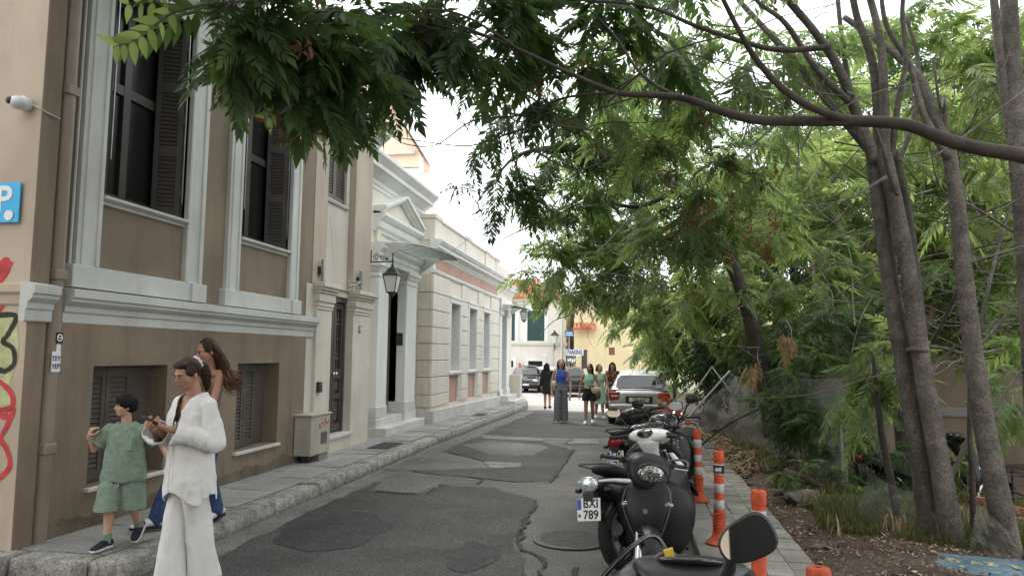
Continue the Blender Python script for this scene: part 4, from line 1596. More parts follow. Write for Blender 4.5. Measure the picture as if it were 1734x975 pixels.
def front_y(mb, Y, x0, x1, z0, z1, holes, depth):
    xc = sorted({x0, x1, *[q for h in holes for q in h[:2]]})
    zc = sorted({z0, z1, *[q for h in holes for q in h[2:4]]})
    for i in range(len(xc) - 1):
        for j in range(len(zc) - 1):
            xm, zm = (xc[i] + xc[i + 1]) / 2, (zc[j] + zc[j + 1]) / 2
            if any(h[0] < xm < h[1] and h[2] < zm < h[3] for h in holes):
                continue
            mb.add([(xc[i], Y, zc[j]), (xc[i + 1], Y, zc[j]), (xc[i + 1], Y, zc[j + 1]), (xc[i], Y, zc[j + 1])], [(0, 1, 2, 3)])
    for a, b, c, d in holes:
        D = Y + depth
        mb.add([(a, Y, c), (a, D, c), (a, D, d), (a, Y, d)], [(0, 1, 2, 3)])
        mb.add([(b, Y, c), (b, Y, d), (b, D, d), (b, D, c)], [(0, 1, 2, 3)])
        mb.add([(a, Y, d), (a, D, d), (b, D, d), (b, Y, d)], [(0, 1, 2, 3)])
        mb.add([(a, Y, c), (b, Y, c), (b, D, c), (a, D, c)], [(0, 1, 2, 3)])
        mb.add([(a, D, c), (b, D, c), (b, D, d), (a, D, d)], [(0, 1, 2, 3)])


mb = MB()
front_y(mb, YE, xl, xr, g0 - .3, ez, wn + lo, .2)
mb.add([(xr, YE, g0 - .3), (xr, YE + 9, g0 - .3), (xr, YE + 9, ez), (xr, YE, ez)], [(0, 1, 2, 3)])
mb.build('wall', 'housecream', H4)
mb = MB()
for a, b, c, d in wn:
    for (x0, x1, z0, z1) in ((a - .22, a, c - .1, d), (b, b + .22, c - .1, d), (a - .22, b + .22, d + .002, d + .25)):
        mb.box(x0, x1, YE - .05, YE + .02, z0, z1)
for a, b, c, d in lo:
    for (x0, x1, z0, z1) in ((a - .18, a, c - .1, d), (b, b + .18, c - .1, d), (a - .18, b + .18, d + .002, d + .16)):
        mb.box(x0, x1, YE - .04, YE + .02, z0, z1)
mb.build('window_surround', 'white2', H4)
for a, b, c, d in wn:
    m_ = (a + b) / 2
    for p, q in ((a, m_ - .01), (m_ + .01, b)):
        mb = MB()
        mb.box(p, q, YE + .05, YE + .10, c, d)
        for k in range(16):
            zq = c + (d - c) * (k + .5) / 16
            mb.box(p + .06, q - .06, YE + .03, YE + .06, zq - .03, zq + .02)
        mb.build('shutter', 'greensh', H4)
for a, b, c, d in lo:
    MB().box(a, b, YE + .12, YE + .16, c, d).build('window', 'winglass', H4)
mb = MB()
mb.box(xl, xr + .1, YE - .10, YE + .02, Z4(584), Z4(580))
mb.box(xl, xr + .25, YE - .25, YE + .05, ez - .18, ez + .03)
mb.build('string_course', 'trimcream', H4)
mb = MB()
mb.tube([(xr - .25, YE - .08, g0), (xr - .25, YE - .08, ez)], .06, 8)
mb.tube([(X4(936), YE - .05, g0 + 1), (X4(936), YE - .05, Z4(584))], .03, 6)
mb.build('downpipe', 'white2', H4)
# tiled hip roof: courses of half-round tiles
rz_, rx_ = at(885, 472, YE + 3.5).z, at(905, 480, YE + 3.5).x
rf = MB()
A = [(xl, YE - .35, ez), (xr + .35, YE - .35, ez), (rx_, YE + 4.2, rz_), (xl, YE + 4.2, rz_)]
rf.add(A, [(0, 1, 2, 3)])
rf.add([(xr + .35, YE - .35, ez), (xr + .35, YE + 9, ez), (rx_, YE + 4.8, rz_), (rx_, YE + 4.2, rz_)], [(0, 1, 2, 3)])
r_ = rf.build('roof', 'rooftile', H4)
tl = MB()
for k in range(int((xr + .3 - xl) / .26)):
    x = xl + k * .26
    f = 1.0 if x < rx_ else (xr + .35 - x) / (xr + .35 - rx_)
    n = max(1, int(9 * f))
    for j in range(n):
        t0, t1 = j / 9, min((j + 1.08) / 9, f)
        P0 = Vector((x, YE - .38 + 4.55 * t0, ez + (rz_ - ez) * t0 + .03))
        P1 = Vector((x, YE - .38 + 4.55 * t1, ez + (rz_ - ez) * t1 + .015))
        tl.tube([P0, P1], [.10, .085], 6)
tl.build('tile_rows', 'rooftile', r_, kind='stuff', smooth=True)
# lamp on the pale house
lt = thing('wall_lantern', 'black lantern on the pale house above the parked cars', 'street lamp', (X4(942), YE - .5, Z4(590)))
q = Vector((X4(941), YE - .55, Z4(574)))
mb = MB()
mb.tube([(q.x, YE, q.z - .55), (q.x, YE - .3, q.z - .5), (q.x, q.y, q.z - .4)], .03, 6)
mb.tube([(q.x, q.y, q.z - .7), (q.x, q.y, q.z - .25)], .03, 6)
mb.build('bracket', 'iron', lt)
MB().lathe([(.13, -.25), (.24, .2), (.24, .22)], 6, q).build('lamp_glass', 'lampglass', lt)
MB().lathe([(.30, .22), (.20, .32), (.06, .45), (.03, .55)], 6, q).build('lamp_roof', 'iron', lt)
# cable and wire on the front
mb = MB()
mb.box(X4(918), X4(926), YE - .03, YE, Z4(604), Z4(601))
wp = mb.build('name_plate', 'signwhite', H4)

# narrow pale house and yellow house to the right
H5 = thing('narrow_white_house', 'narrow white house with blue-grey windows between the pale and the yellow house', 'house', (at(967, 600, 50).x, 50, gz(50)))
x0, x1 = at(953, 560, 50).x, at(977, 560, 50).x
zt = at(967, 500, 50).z
MB().box(x0, x1, 50, 58, gz(50) - .3, zt).build('wall', 'white2', H5)
for pa, pb in ((535, 552), (566, 590)):
    z0, z1 = at(967, pb, 50).z, at(967, pa, 50).z
    a, b = at(963, 560, 50).x, at(973, 560, 50).x
    w1 = MB().box(a - .1, b + .1, 49.93, 50.02, z0 - .08, z1 + .1).build('window', 'greypl', H5)
    MB().box(a, (a + b) / 2 - .03, 49.90, 49.94, z0, z1).build('pane', glass('blue_pane', (.25, .33, .40), .1), w1)
    MB().box((a + b) / 2 + .03, b, 49.90, 49.94, z0, z1).build('pane', bpy.data.materials['blue_pane'], w1)
H6 = thing('yellow_house', 'yellow plastered house with a red-brown window and tiled eaves at the street end', 'house', (at(1020, 600, 44).x, 44, gz(44)))
YY = 44.0
x0, x1 = at(972, 600, YY).x, 9.0
zt = at(1000, 538, YY).z
wz = (at(1040, 601, YY).z, at(1040, 588, YY).z)
wx = (at(1031, 600, YY).x, at(1041, 600, YY).x)
mb = MB()
front_y(mb, YY, x0, x1, gz(YY) - .3, zt + 1.6, [(wx[0], wx[1], wz[0], wz[1])], .15)
mb.add([(x0, YY, gz(YY) - .3), (x0, YY + 8, gz(YY) - .3), (x0, YY + 8, zt + 1.6), (x0, YY, zt + 1.6)], [(0, 1, 2, 3)])
mb.build('wall', 'yellow', H6)
MB().box(wx[0], wx[1], YY + .04, YY + .09, *wz).build('window', mat('red_brown_shutter', (.22, .08, .06), .6, .1, 6), H6)
mb = MB()
mb.box(x0 + .2, x1, YY - .06, YY + .02, gz(YY) - .2, gz(YY) + 1.35)
mb.build('plinth', mat('pale_yellow_plaster', (.72, .66, .50), .85, .06, .6), H6)
mb = MB()
ez2 = at(990, 553, YY - .5).z
a, b = at(971, 560, YY - .5).x, at(1008, 560, YY - .5).x
mb.prism([(a, YY - .7, ez2 - .25), (a, YY + .3, ez2 + .2), (a, YY + .3, ez2 + .32), (a, YY - .7, ez2 - .12)], (b - a, 0, 0))
for k in range(int((b - a) / .22)):
    mb.tube([(a + k * .22 + .1, YY - .75, ez2 - .1), (a + k * .22 + .1, YY + .3, ez2 + .34)], .08, 6)
mb.build('tiled_eaves', 'rooftile', H6)
mb = MB()
a, b = at(985, 600, YY).x, at(994, 600, YY).x
mb.box(a, b, YY - .05, YY + .03, gz(YY), at(990, 592, YY).z)
mb.build('door', 'doorpaint', H6)

# street-name sign, PARKING sign on its post
st = thing('street_sign', 'blue street name plate on a post at the corner of the pale house', 'sign', (at(964, 565, 45).x, 45, gz(45)))
a, b = at(956, 562, 45).x, at(972, 562, 45).x
z0, z1 = at(964, 570, 45).z, at(964, 560, 45).z
MB().box(a, b, 44.97, 45.0, z0, z1).build('plate', 'streetblue', st)
mb = MB()
for k, (p, q) in enumerate(((.18, .82), (.1, .9))):
    mb.box(a + (b - a) * p, a + (b - a) * q, 44.955, 44.968, z0 + (z1 - z0) * (.58 - k * .34), z0 + (z1 - z0) * (.74 - k * .34))
mb.build('print', 'signwhite', st)
MB().tube([((a + b) / 2, 45.03, gz(45)), ((a + b) / 2, 45.03, z1)], .035, 8).build('post', 'steel', st)
pk = thing('parking_board', 'white board reading PARKING in dark blue letters above the parked cars', 'sign', (at(973, 597, 42).x, 42, gz(42)))
a, b = at(959, 597, 42).x, at(988, 597, 42).x
z0, z1 = at(973, 601.5, 42).z, at(973, 591.5, 42).z
MB().box(a, b, 41.97, 42.0, z0, z1).build('board', 'signwhite', pk)
letters('PARKING', ((a + b) / 2, 41.965, (z0 + z1) / 2), (1, 0, 0), (0, 0, 1), .35, 'navy', pk, 'lettering', .012, sx=(b - a) * .92 / 1.52)
MB().tube([(b - .05, 42.05, gz(42)), (b - .05, 42.05, z1)], .04, 8).build('post', 'iron', pk)
bx = thing('notice_board', 'notice board with pale posters under the PARKING board', 'notice board', (at(967, 610, 43).x, 43, gz(43)))
a, b = at(960, 610, 43).x, at(975, 610, 43).x
MB().box(a, b, 43.0, 43.06, at(967, 616, 43).z, at(967, 602.5, 43).z).build('board', 'greypl', bx)
mb = MB()
for k in range(4):
    p = a + (b - a) * (.08 + .23 * k)
    mb.box(p, p + (b - a) * .18, 42.97, 42.995, at(967, 614, 43).z + random.uniform(0, .1), at(967, 604, 43).z - random.uniform(0, .15))
mb.build('poster', 'signwhite', bx)
for xx in (a + .05, b - .05):
    MB().tube([(xx, 43.08, gz(43)), (xx, 43.08, at(967, 602, 43).z)], .03, 6).build('post', 'iron', bx)

# wall at the back of the lot, under the trees
LW = thing('lot_wall', 'ochre plastered wall with a pale band behind the tree trunks', 'wall', (9, 16, -.3))
MB().box(3.6, 30, 16.0, 16.3, -.6, 4.4).build('wall', 'lotwall', LW)
bz0, bz1 = at(1620, 705, 15.97).z, at(1620, 690, 15.97).z
MB().box(3.6, 30, 15.96, 16.02, bz0, bz1).build('band', 'concrete', LW)
LW2 = thing('boundary_wall', 'dark grey boundary wall along the far side of the lot', 'wall', (3.7, 24, -.4))
MB().box(3.5, 3.75, 16.35, 42, -.6, 2.6).build('wall', mat('grey_wall', (.09, .085, .075), .95, .2, 1, .4, 30, stain=.4), LW2)

# front across the junction behind the viewpoint (seen in the mirrors)
H7 = thing('opposite_house', 'cream plastered house across the junction, seen only in the scooter mirrors', 'house', (-3, -9, 0))
mb = MB()
front_y(mb, -9.0, -16, 9.0, 0, 8, [(-13.2 + k * 2.6, -12.0 + k * 2.6, .2, 3.4) for k in range(8)], -.25)
mb.build('wall', 'cream', H7)
for k in range(8):
    MB().box(-13.2 + k * 2.6, -12.0 + k * 2.6, -9.22, -9.18, .2, 3.4).build('window', 'winglass', H7)
# ------------------------------------------------------------------ foliage
def frond_template(pairs, L=1.0, lw=0.30, wd=0.085, droop=0.35, var=0, fold=0.35, rach=True):
    r = random.Random(100 + var)
    vs, fs = [], []

    def spine(t):
        return Vector((t * L * (1 - .10 * t), math.sin(t * 2 + var) * .03, -droop * t * t * L))
    for k in range(pairs):
        t = 0.16 + 0.82 * k / (pairs - 1)
        p = spine(t)
        for sgn in (-1, 1):
            ln = lw * (0.75 + .5 * math.sin(math.pi * min(1, .25 + t * .75))) * r.uniform(.82, 1.12)
            a = R(62 - 26 * t) + r.uniform(-.12, .12)
            d = Vector((math.cos(a), sgn * math.sin(a), -fold * r.uniform(.5, 1.5))).normalized()
            s_ = Vector((-d.y * sgn, d.x * sgn, 0)).normalized()
            up = d.cross(s_)
            tip = p + d * ln + Vector((0, 0, -.16 * ln))
            m1 = p + d * ln * .42 + s_ * wd * ln / .3 * .52 + Vector((0, 0, r.uniform(-.02, .01)))
            m2 = p + d * ln * .42 - s_ * wd * ln / .3 * .52 + Vector((0, 0, r.uniform(-.02, .01)))
            b = len(vs)
            vs += [p, m1, tip, m2]
            fs += [(b, b + 1, b + 2), (b, b + 2, b + 3)]
    p = spine(1)
    b = len(vs)
    vs += [p, p + Vector((.10, .05, -.05)) * 1.2, p + Vector((.26, 0, -.16)), p + Vector((.10, -.05, -.05)) * 1.2]
    fs += [(b, b + 1, b + 2), (b, b + 2, b + 3)]
    if rach:
        n = 3
        b = len(vs)
        for i in range(n + 1):
            q = spine(i / n)
            vs += [q + Vector((0, .008, .002)), q - Vector((0, .008, -.002))]
        for i in range(n):
            fs += [(b + 2 * i, b + 2 * i + 1, b + 2 * i + 3), (b + 2 * i, b + 2 * i + 3, b + 2 * i + 2)]
    return np.array([tuple(v) for v in vs], dtype=np.float32), np.array(fs, dtype=np.int32)


TPL = {'near': [frond_template(8, lw=.29, wd=.100, var=k) for k in range(4)],
       'mid': [frond_template(9, lw=.27, wd=.075, var=10 + k) for k in range(4)],
       'far': [frond_template(6, lw=.30, wd=.10, var=20 + k, rach=False) for k in range(4)]}


def mesh_np(name, V, F, m):
    me = bpy.data.meshes.new(name)
    me.vertices.add(len(V))
    me.vertices.foreach_set('co', V.astype(np.float32).ravel())
    nf = len(F)
    me.loops.add(nf * 3)
    me.loops.foreach_set('vertex_index', F.astype(np.int32).ravel())
    me.polygons.add(nf)
    me.polygons.foreach_set('loop_start', np.arange(0, nf * 3, 3, dtype=np.int32))
    me.polygons.foreach_set('loop_total', np.full(nf, 3, dtype=np.int32))
    me.update(calc_edges=True)
    me.materials.append(m)
    return me


def place(tpls, P, X, L):
    """fronds at P (n,3) pointing along X (n,3) with length L (n)"""
    n = len(P)
    up = np.tile(np.array([0, 0, 1.0]), (n, 1)) + rng.normal(0, .38, (n, 3))
    X = X / np.linalg.norm(X, axis=1, keepdims=True)
    Y = np.cross(up, X)
    Y /= np.linalg.norm(Y, axis=1, keepdims=True) + 1e-9
    Z = np.cross(X, Y)
    M = np.stack([X, Y, Z], axis=2) * L[:, None, None]
    which = rng.integers(0, len(tpls), n)
    Vs, Fs, base = [], [], 0
    for k, (tv, tf) in enumerate(tpls):
        s = which == k
        c = int(s.sum())
        if not c:
            continue
        v = np.einsum('nij,vj->nvi', M[s], tv) + P[s][:, None, :]
        f = tf[None] + (np.arange(c) * len(tv))[:, None, None] + base
        Vs.append(v.reshape(-1, 3))
        Fs.append(f.reshape(-1, 3))
        base += c * len(tv)
    return np.concatenate(Vs), np.concatenate(Fs)


class Crown:
    """collects leaf whorls and twigs for one tree"""

    def __init__(s):
        s.P, s.X, s.L = [], [], []
        s.twigs = MB()
        s.seed = []

    def blob(s, c, rad, n, L=0.5, per=9, seeds=0, twigs=True, droop=-0.25, anchor=None, tw=0.008):
        c, rad = np.array(c), np.array(rad)
        nc = max(1, n // per)
        d = rng.normal(0, 1, (nc, 3))
        d /= np.linalg.norm(d, axis=1, keepdims=True)
        q = rng.uniform(.25, 1, (nc, 1)) ** .6
        tips = c + d * q * rad
        for t, dd in zip(tips, d):
            k = max(2, int(per * rng.uniform(.6, 1.4)))
            a = rng.uniform(0, 2 * np.pi, k)
            x = np.stack([np.cos(a), np.sin(a), rng.uniform(-.7, .5, k) + droop], axis=1) + dd * .5
            s.P.append(t + rng.normal(0, .06, (k, 3)) * L * 2)
            s.X.append(x)
            s.L.append(L * rng.uniform(.6, 1.2, k))
        if twigs:
            a0 = Vector(anchor) if anchor is not None else Vector(c)
            for t in tips[::2]:
                t = Vector(t)
                m_ = a0.lerp(t, .5) + Vector(rng.normal(0, .12, 3)) * float(rad.mean())
                P, rr = crom([(a0.lerp(t, .1), tw), (m_, tw * .7), (t, tw * .35)], 3)
                s.twigs.tube(P, rr, 4, cap=False)
        for k in range(seeds):
            t = tips[rng.integers(0, nc)]
            s.seed.append(t + rng.normal(0, .1, 3))
        return s

    def px(s, px, py, rx, ry, Y, dens=60, L=0.5, per=9, seeds=0, ry_=None, **kw):
        c = at(px, py, Y)
        k = math.sqrt((c.x) ** 2 + Y ** 2 + (c.z - CAM_H) ** 2) / FPX
        a, b = rx * k, ry * k
        n = int(math.pi * a * b * dens)
        return s.blob(c, (a, ry_ or (a + b) * .5, b), n, L, per, seeds, **kw)

    def build(s, tree, tpl, m, name='crown', branch_m='twig'):
        P, X, L = np.concatenate(s.P), np.concatenate(s.X), np.concatenate(s.L)
        V, F = place(TPL[tpl], P, X, L)
        V -= np.array(org(tree))
        o = bpy.data.objects.new(name, mesh_np(name, V, F, m))
        COL.objects.link(o)
        o.parent = tree
        if s.twigs.f:
            q = s.twigs.build('twigs', branch_m, tree, smooth='all')
            q['kind'] = 'stuff'
        if s.seed:
            vs, fs = [], []
            for c in s.seed:
                for j in range(46):
                    h = rng.uniform(0, .30)
                    p = c + np.array([rng.normal(0, .05), rng.normal(0, .05), -h])
                    u, w_ = rng.normal(0, 1, 3) * .020, rng.normal(0, 1, 3) * .009
                    b = len(vs)
                    vs += [p - u, p + w_, p + u, p - w_]
                    fs += [(b, b + 1, b + 2), (b, b + 2, b + 3)]
            q = bpy.data.objects.new('seed_clusters', mesh_np('seed_clusters', np.array(vs) - np.array(org(tree)), np.array(fs), SEED))
            COL.objects.link(q)
            q.parent = tree
            q['kind'] = 'stuff'
        return o


def bough(tree, pts, name='trunk', m='bark', n=10, seg=6, knots=0.0):
    """pts: [(px, py, Y, radius)]"""
    P, rr = crom([(at(a, b, c), r) for a, b, c, r in pts], seg)
    if knots:
        rr = [r * (1 + knots * noise.noise(p * 3)) for p, r in zip(P, rr)]
    return MB().tube(P, rr, n).build(name, m, tree, smooth='all')


def wood(c, tree, region, Ys, n, r=(.006, .016), length=(1.0, 2.6), m='twig'):
    """bare interlaced branches through a region (px box at depths Ys)"""
    mb = MB()
    for k in range(n):
        p = at(random.uniform(region[0], region[2]), random.uniform(region[1], region[3]), random.uniform(*Ys))
        a = random.uniform(0, 6.28)
        d = Vector((math.cos(a), math.sin(a) * .5, random.uniform(-.5, .9))).normalized()
        pts = [(p, random.uniform(*r))]
        for j in range(4):
            d = (d + Vector((random.gauss(0, .35), random.gauss(0, .35), random.gauss(0, .3)))).normalized()
            p = p + d * random.uniform(*length) / 4
            pts.append((p, pts[0][1] * (1 - .2 * (j + 1))))
        P, rr = crom(pts, 3)
        mb.tube(P, rr, 5, cap=False)
    o = mb.build('bare_branches', m, tree, smooth='all')
    o['kind'] = 'stuff'


def tree(name, lab, base, group=None):
    return thing(name, lab, 'tree', base, group)


# ---- multi-stemmed grey tree beside the pavement
b = at(1590, 932, 7.55)
TA = tree('tree_of_heaven', 'grey multi-stemmed tree, three stems rising together and forking high', (b.x, b.y, .05))
bough(TA, [(1582, 940, 7.6, 0.1178), (1562, 800, 7.62, 0.0930), (1537, 650, 7.65, 0.0868), (1511, 500, 7.68, 0.0806), (1494, 380, 7.7, 0.0744), (1480, 262, 7.7, 0.0775)], n=14)
bough(TA, [(1618, 945, 7.45, 0.1116), (1594, 800, 7.45, 0.0899), (1565, 640, 7.46, 0.0806), (1542, 480, 7.5, 0.0744), (1517, 350, 7.55, 0.0713), (1496, 262, 7.6, 0.0744)], n=14)
bough(TA, [(1596, 930, 8.0, 0.0806), (1574, 720, 8.0, 0.0620), (1553, 500, 8.0, 0.0558), (1534, 350, 7.95, 0.0496), (1513, 255, 7.9, 0.0496)], n=12)
MB().torus(at(1554, 592, 7.46), .082, .022, 16, 6, 'z').build('bark_ring', 'bark', TA, smooth='all')
for pts in ([(1484, 275, 7.65, 0.0682), (1455, 205, 7.6, 0.0527), (1422, 120, 7.5, 0.0434), (1380, 55, 7.4, 0.0372), (1325, -10, 7.3, 0.0341), (1270, -80, 7.2, 0.0248)],
            [(1488, 275, 7.7, 0.0620), (1486, 180, 7.7, 0.0465), (1476, 100, 7.7, 0.0403), (1450, 25, 7.7, 0.0341), (1435, -60, 7.7, 0.0310)],
            [(1497, 275, 7.6, 0.0620), (1497, 160, 7.6, 0.0434), (1489, 60, 7.6, 0.0372), (1462, -40, 7.6, 0.0310)],
            [(1470, 250, 7.8, 0.0558), (1418, 190, 7.9, 0.0434), (1352, 110, 8.0, 0.0384), (1300, 55, 8.1, 0.0341), (1250, 0, 8.2, 0.0279)],
            [(1440, 175, 7.5, 0.0372), (1385, 120, 7.3, 0.0310), (1330, 40, 7.1, 0.0248), (1285, 5, 7.0, 0.0186), (1240, -50, 6.9, 0.0124)],
            [(1508, 270, 7.7, 0.0372), (1520, 180, 7.6, 0.0279), (1534, 100, 7.6, 0.0248), (1528, 20, 7.6, 0.0217), (1535, -50, 7.6, 0.0186)],
            [(1510, 300, 8.0, 0.0310), (1545, 210, 8.2, 0.0248), (1555, 110, 8.4, 0.0217), (1535, 30, 8.4, 0.0186)],
            [(1478, 255, 7.8, 0.0310), (1440, 150, 8.2, 0.0279), (1425, 60, 8.4, 0.0248), (1415, -40, 8.5, 0.0248)],
            [(1520, 330, 7.5, 0.0248), (1505, 290, 7.4, 0.0217), (1493, 245, 7.3, 0.0186), (1470, 190, 7.3, 0.0124)],
            [(1560, 585, 7.6, 0.0217), (1600, 590, 7.9, 0.0186), (1640, 600, 8.2, 0.0186), (1700, 590, 8.6, 0.0124)],
            [(1500, 300, 7.4, 0.0186), (1440, 335, 7.0, 0.0087), (1400, 345, 6.8, 0.0062), (1360, 350, 6.6, 0.0037)]):
    bough(TA, pts, 'limb', n=10)
cA = Crown()
cA.px(1120, 150, 130, 90, 8.6, 76, seeds=8)
cA.px(1270, 110, 130, 80, 8.4, 60, seeds=5)
cA.px(1200, 40, 150, 70, 7.6, 55, seeds=3)
cA.px(1180, 290, 110, 100, 9.3, 62, seeds=22)
cA.px(1110, 240, 90, 80, 9.6, 52, seeds=10)
cA.px(1370, 30, 120, 60, 8.8, 18)
cA.px(1330, 190, 90, 60, 9.4, 34)
cA.px(1440, 330, 60, 40, 10.2, 30)
cA.px(1560, 60, 90, 60, 9.4, 18)
cA.px(1250, 390, 90, 70, 9.6, 42, seeds=12)
cA.px(1140, 400, 90, 80, 10.2, 62, seeds=14)
cA.build(TA, 'mid', LEAF)
wood(None, TA, (1180, 20, 1480, 320), (6.8, 8.8), 26, (.004, .012))

# ---- single grey trunk right of it
b = at(1702, 945, 7.35)
TB = tree('tree_of_heaven', 'tall single grey trunk leaning slightly, right of the multi-stemmed tree', (b.x, b.y, .05))
bough(TB, [(1712, 960, 7.3, 0.1178), (1692, 850, 7.35, 0.1023), (1667, 720, 7.4, 0.0899), (1646, 580, 7.45, 0.0806), (1631, 450, 7.5, 0.0744), (1619, 330, 7.55, 0.0682), (1603, 250, 7.6, 0.0620), (1580, 190, 7.7, 0.0527),
           (1555, 130, 7.9, 0.0434), (1495, 75, 8.2, 0.0372), (1430, 30, 8.5, 0.0310)], n=14)
for pts in ([(1608, 270, 7.55, 0.0434), (1562, 190, 7.6, 0.0310), (1540, 110, 7.7, 0.0279), (1500, 40, 7.8, 0.0248), (1490, -40, 7.9, 0.0186)],
            [(1605, 250, 7.6, 0.0310), (1598, 170, 7.6, 0.0186), (1592, 180, 7.4, 0.0124), (1580, 100, 7.4, 0.0124)],
            [(1648, 600, 7.6, 0.0186), (1700, 540, 7.9, 0.0155), (1760, 480, 8.2, 0.0124)],
            [(1668, 720, 7.5, 0.0155), (1720, 640, 7.6, 0.0124), (1760, 600, 7.7, 0.0093)],
            [(1632, 470, 7.5, 0.0186), (1590, 560, 7.9, 0.0161), (1555, 625, 8.3, 0.0149)]):
    bough(TB, pts, 'limb')
cB = Crown()
cB.px(1620, 130, 110, 90, 9.5, 52)
cB.px(1700, 130, 90, 110, 9.2, 44, seeds=4)
cB.px(1560, 220, 70, 60, 10, 26)
cB.px(1690, 260, 80, 80, 10, 40)
cB.px(1640, 60, 80, 70, 9.6, 34)
cB.px(1590, 330, 50, 60, 10.5, 30)
cB.build(TB, 'mid', LEAFLT)
wood(None, TB, (1540, 180, 1734, 620), (7.4, 10), 34, (.004, .014))

# ---- trunk at the right picture edge
b = at(1752, 960, 7.5)
TC = tree('tree_of_heaven', 'thick grey trunk at the right edge, behind the blue board', (b.x, b.y, .05))
bough(TC, [(1775, 970, 7.5, 0.1240), (1758, 700, 7.6, 0.1116), (1742, 450, 7.7, 0.1023), (1724, 240, 7.8, 0.0930), (1712, 90, 7.9, 0.0868), (1706, -60, 8, 0.0744)], n=14)
bough(TC, [(1728, 320, 7.8, 0.0620), (1700, 150, 7.85, 0.0465), (1683, 0, 7.9, 0.0372), (1678, -60, 7.9, 0.0310)], 'limb')
bough(TC, [(1740, 150, 7.3, 0.0124), (1660, 210, 7.0, 0.0099), (1590, 260, 6.8, 0.0074), (1540, 280, 6.7, 0.0043)], 'limb')
cC = Crown()
cC.px(1730, 60, 80, 60, 9.4, 40)
cC.px(1560, 20, 70, 50, 9.8, 34)
cC.px(1725, 620, 40, 70, 8.6, 40)
cC.blob((6.5, 8.5, 6.5), (1.8, 1.8, 1.2), 300)
cC.build(TC, 'mid', LEAF)

# ---- thin pale stem and the small leafy sapling
TD = tree('sapling', 'small dark-stemmed sapling with bright fern-like leaves before the multi-stemmed tree', (at(1520, 893, 8.3).x, 8.3, .06))
bough(TD, [(1524, 900, 8.3, 0.0465), (1508, 810, 8.3, 0.0372), (1494, 740, 8.3, 0.0341), (1484, 660, 8.3, 0.0248), (1478, 600, 8.3, 0.0124)], m='barkdk')
cD = Crown()
cD.px(1480, 640, 62, 50, 8.2, 105, L=.42, droop=-.4)
cD.px(1500, 585, 50, 30, 8.3, 90, L=.42, droop=-.2)
cD.px(1420, 660, 40, 36, 8.0, 80, L=.36, droop=-.3)
cD.px(1530, 700, 36, 30, 8.6, 60, L=.36)
cD.build(TD, 'mid', LEAFLT)
TS = tree('thin_stem', 'thin straight bare stem between the two grey trunks', (at(1648, 905, 7.7).x, 7.7, .05))
bough(TS, [(1649, 910, 7.7, 0.0279), (1646, 800, 7.7, 0.0248), (1642, 700, 7.75, 0.0217), (1650, 600, 7.9, 0.0186), (1690, 420, 8.4, 0.0155), (1720, 330, 8.8, 0.0074)])

# ---- limb reaching across the street from a tree standing out of view on the right
TF = tree('overhanging_tree', 'tree reaching over the street with a long dark limb and low hanging leaves', (4.9, 5.6, 0))
P, rr = crom([(Vector((4.9, 5.6, -.1)), .22), (Vector((4.7, 5.6, 1.2)), .18), (Vector((4.4, 5.5, 2.4)), .15), (Vector((4.0, 5.4, 3.9)), .13), (Vector((3.6, 5.2, 5.6)), .1), (Vector((2.6, 4.6, 7.2)), .06)], 6)
MB().tube(P, rr, 12).build('trunk', 'bark', TF, smooth='all')
bough(TF, [(1830, 300, 5.45, 0.0585), (1734, 265, 5.3, 0.0484), (1660, 252, 5.25, 0.0452), (1600, 236, 5.2, 0.0429), (1535, 212, 5.2, 0.0406), (1450, 205, 5.2, 0.0390), (1360, 205, 5.2, 0.0359), (1280, 203, 5.2, 0.0328), (1220, 188, 5.2, 0.0281),
           (1160, 167, 5.2, 0.0250), (1100, 161, 5.2, 0.0218), (1040, 156, 5.2, 0.0195), (960, 122, 5.1, 0.0156), (880, 85, 5.0, 0.0125), (800, 52, 4.9, 0.0094), (730, 25, 4.8, 0.0062)], 'limb', 'barkdk', 10)
for pts in ([(1445, 204, 5.2, 0.0281), (1380, 185, 5.1, 0.0250), (1325, 150, 5.05, 0.0234), (1280, 100, 5, 0.0203), (1250, 50, 4.95, 0.0172), (1215, -20, 4.9, 0.0140)],
            [(1405, 80, 5.6, 0.0234), (1330, 85, 5.5, 0.0218), (1270, 75, 5.4, 0.0187), (1180, 45, 5.3, 0.0156), (1090, 10, 5.2, 0.0109), (960, 0, 5.1, 0.0078)],
            [(1160, 170, 5.2, 0.0156), (1090, 130, 5.4, 0.0125), (1040, 60, 5.6, 0.0094), (1000, 20, 5.8, 0.0062)],
            [(1060, 157, 5.2, 0.0125), (960, 165, 5.4, 0.0101), (880, 195, 5.6, 0.0078), (800, 205, 5.8, 0.0062), (740, 245, 5.9, 0.0047), (690, 245, 6, 0.0039), (665, 232, 6, 0.0031)],
            [(880, 85, 5.0, 0.0094), (780, 25, 4.6, 0.0078), (680, 20, 4.3, 0.0062), (560, 60, 4.0, 0.0047), (470, 90, 3.7, 0.0039)],
            [(640, 140, 4.4, 0.0047), (560, 130, 4.2, 0.0062), (480, 150, 4.0, 0.0047), (400, 178, 3.8, 0.0031)],
            [(480, 0, 3.3, 0.0062), (380, 5, 3.0, 0.0047), (300, 20, 2.9, 0.0039), (262, 45, 2.85, 0.0031)]):
    bough(TF, pts, 'limb', 'barkdk', 8)
cF = Crown()
cF.px(400, 20, 110, 60, 3.3, 230, L=.34, per=7)
cF.px(470, 70, 110, 60, 3.6, 260, L=.34, per=7, seeds=2)
cF.px(520, 105, 95, 50, 3.9, 200, L=.36, per=7, seeds=3)
cF.px(560, 40, 120, 60, 4.0, 230, L=.36, per=7)
cF.px(630, 75, 80, 55, 4.6, 190, L=.38, per=7)
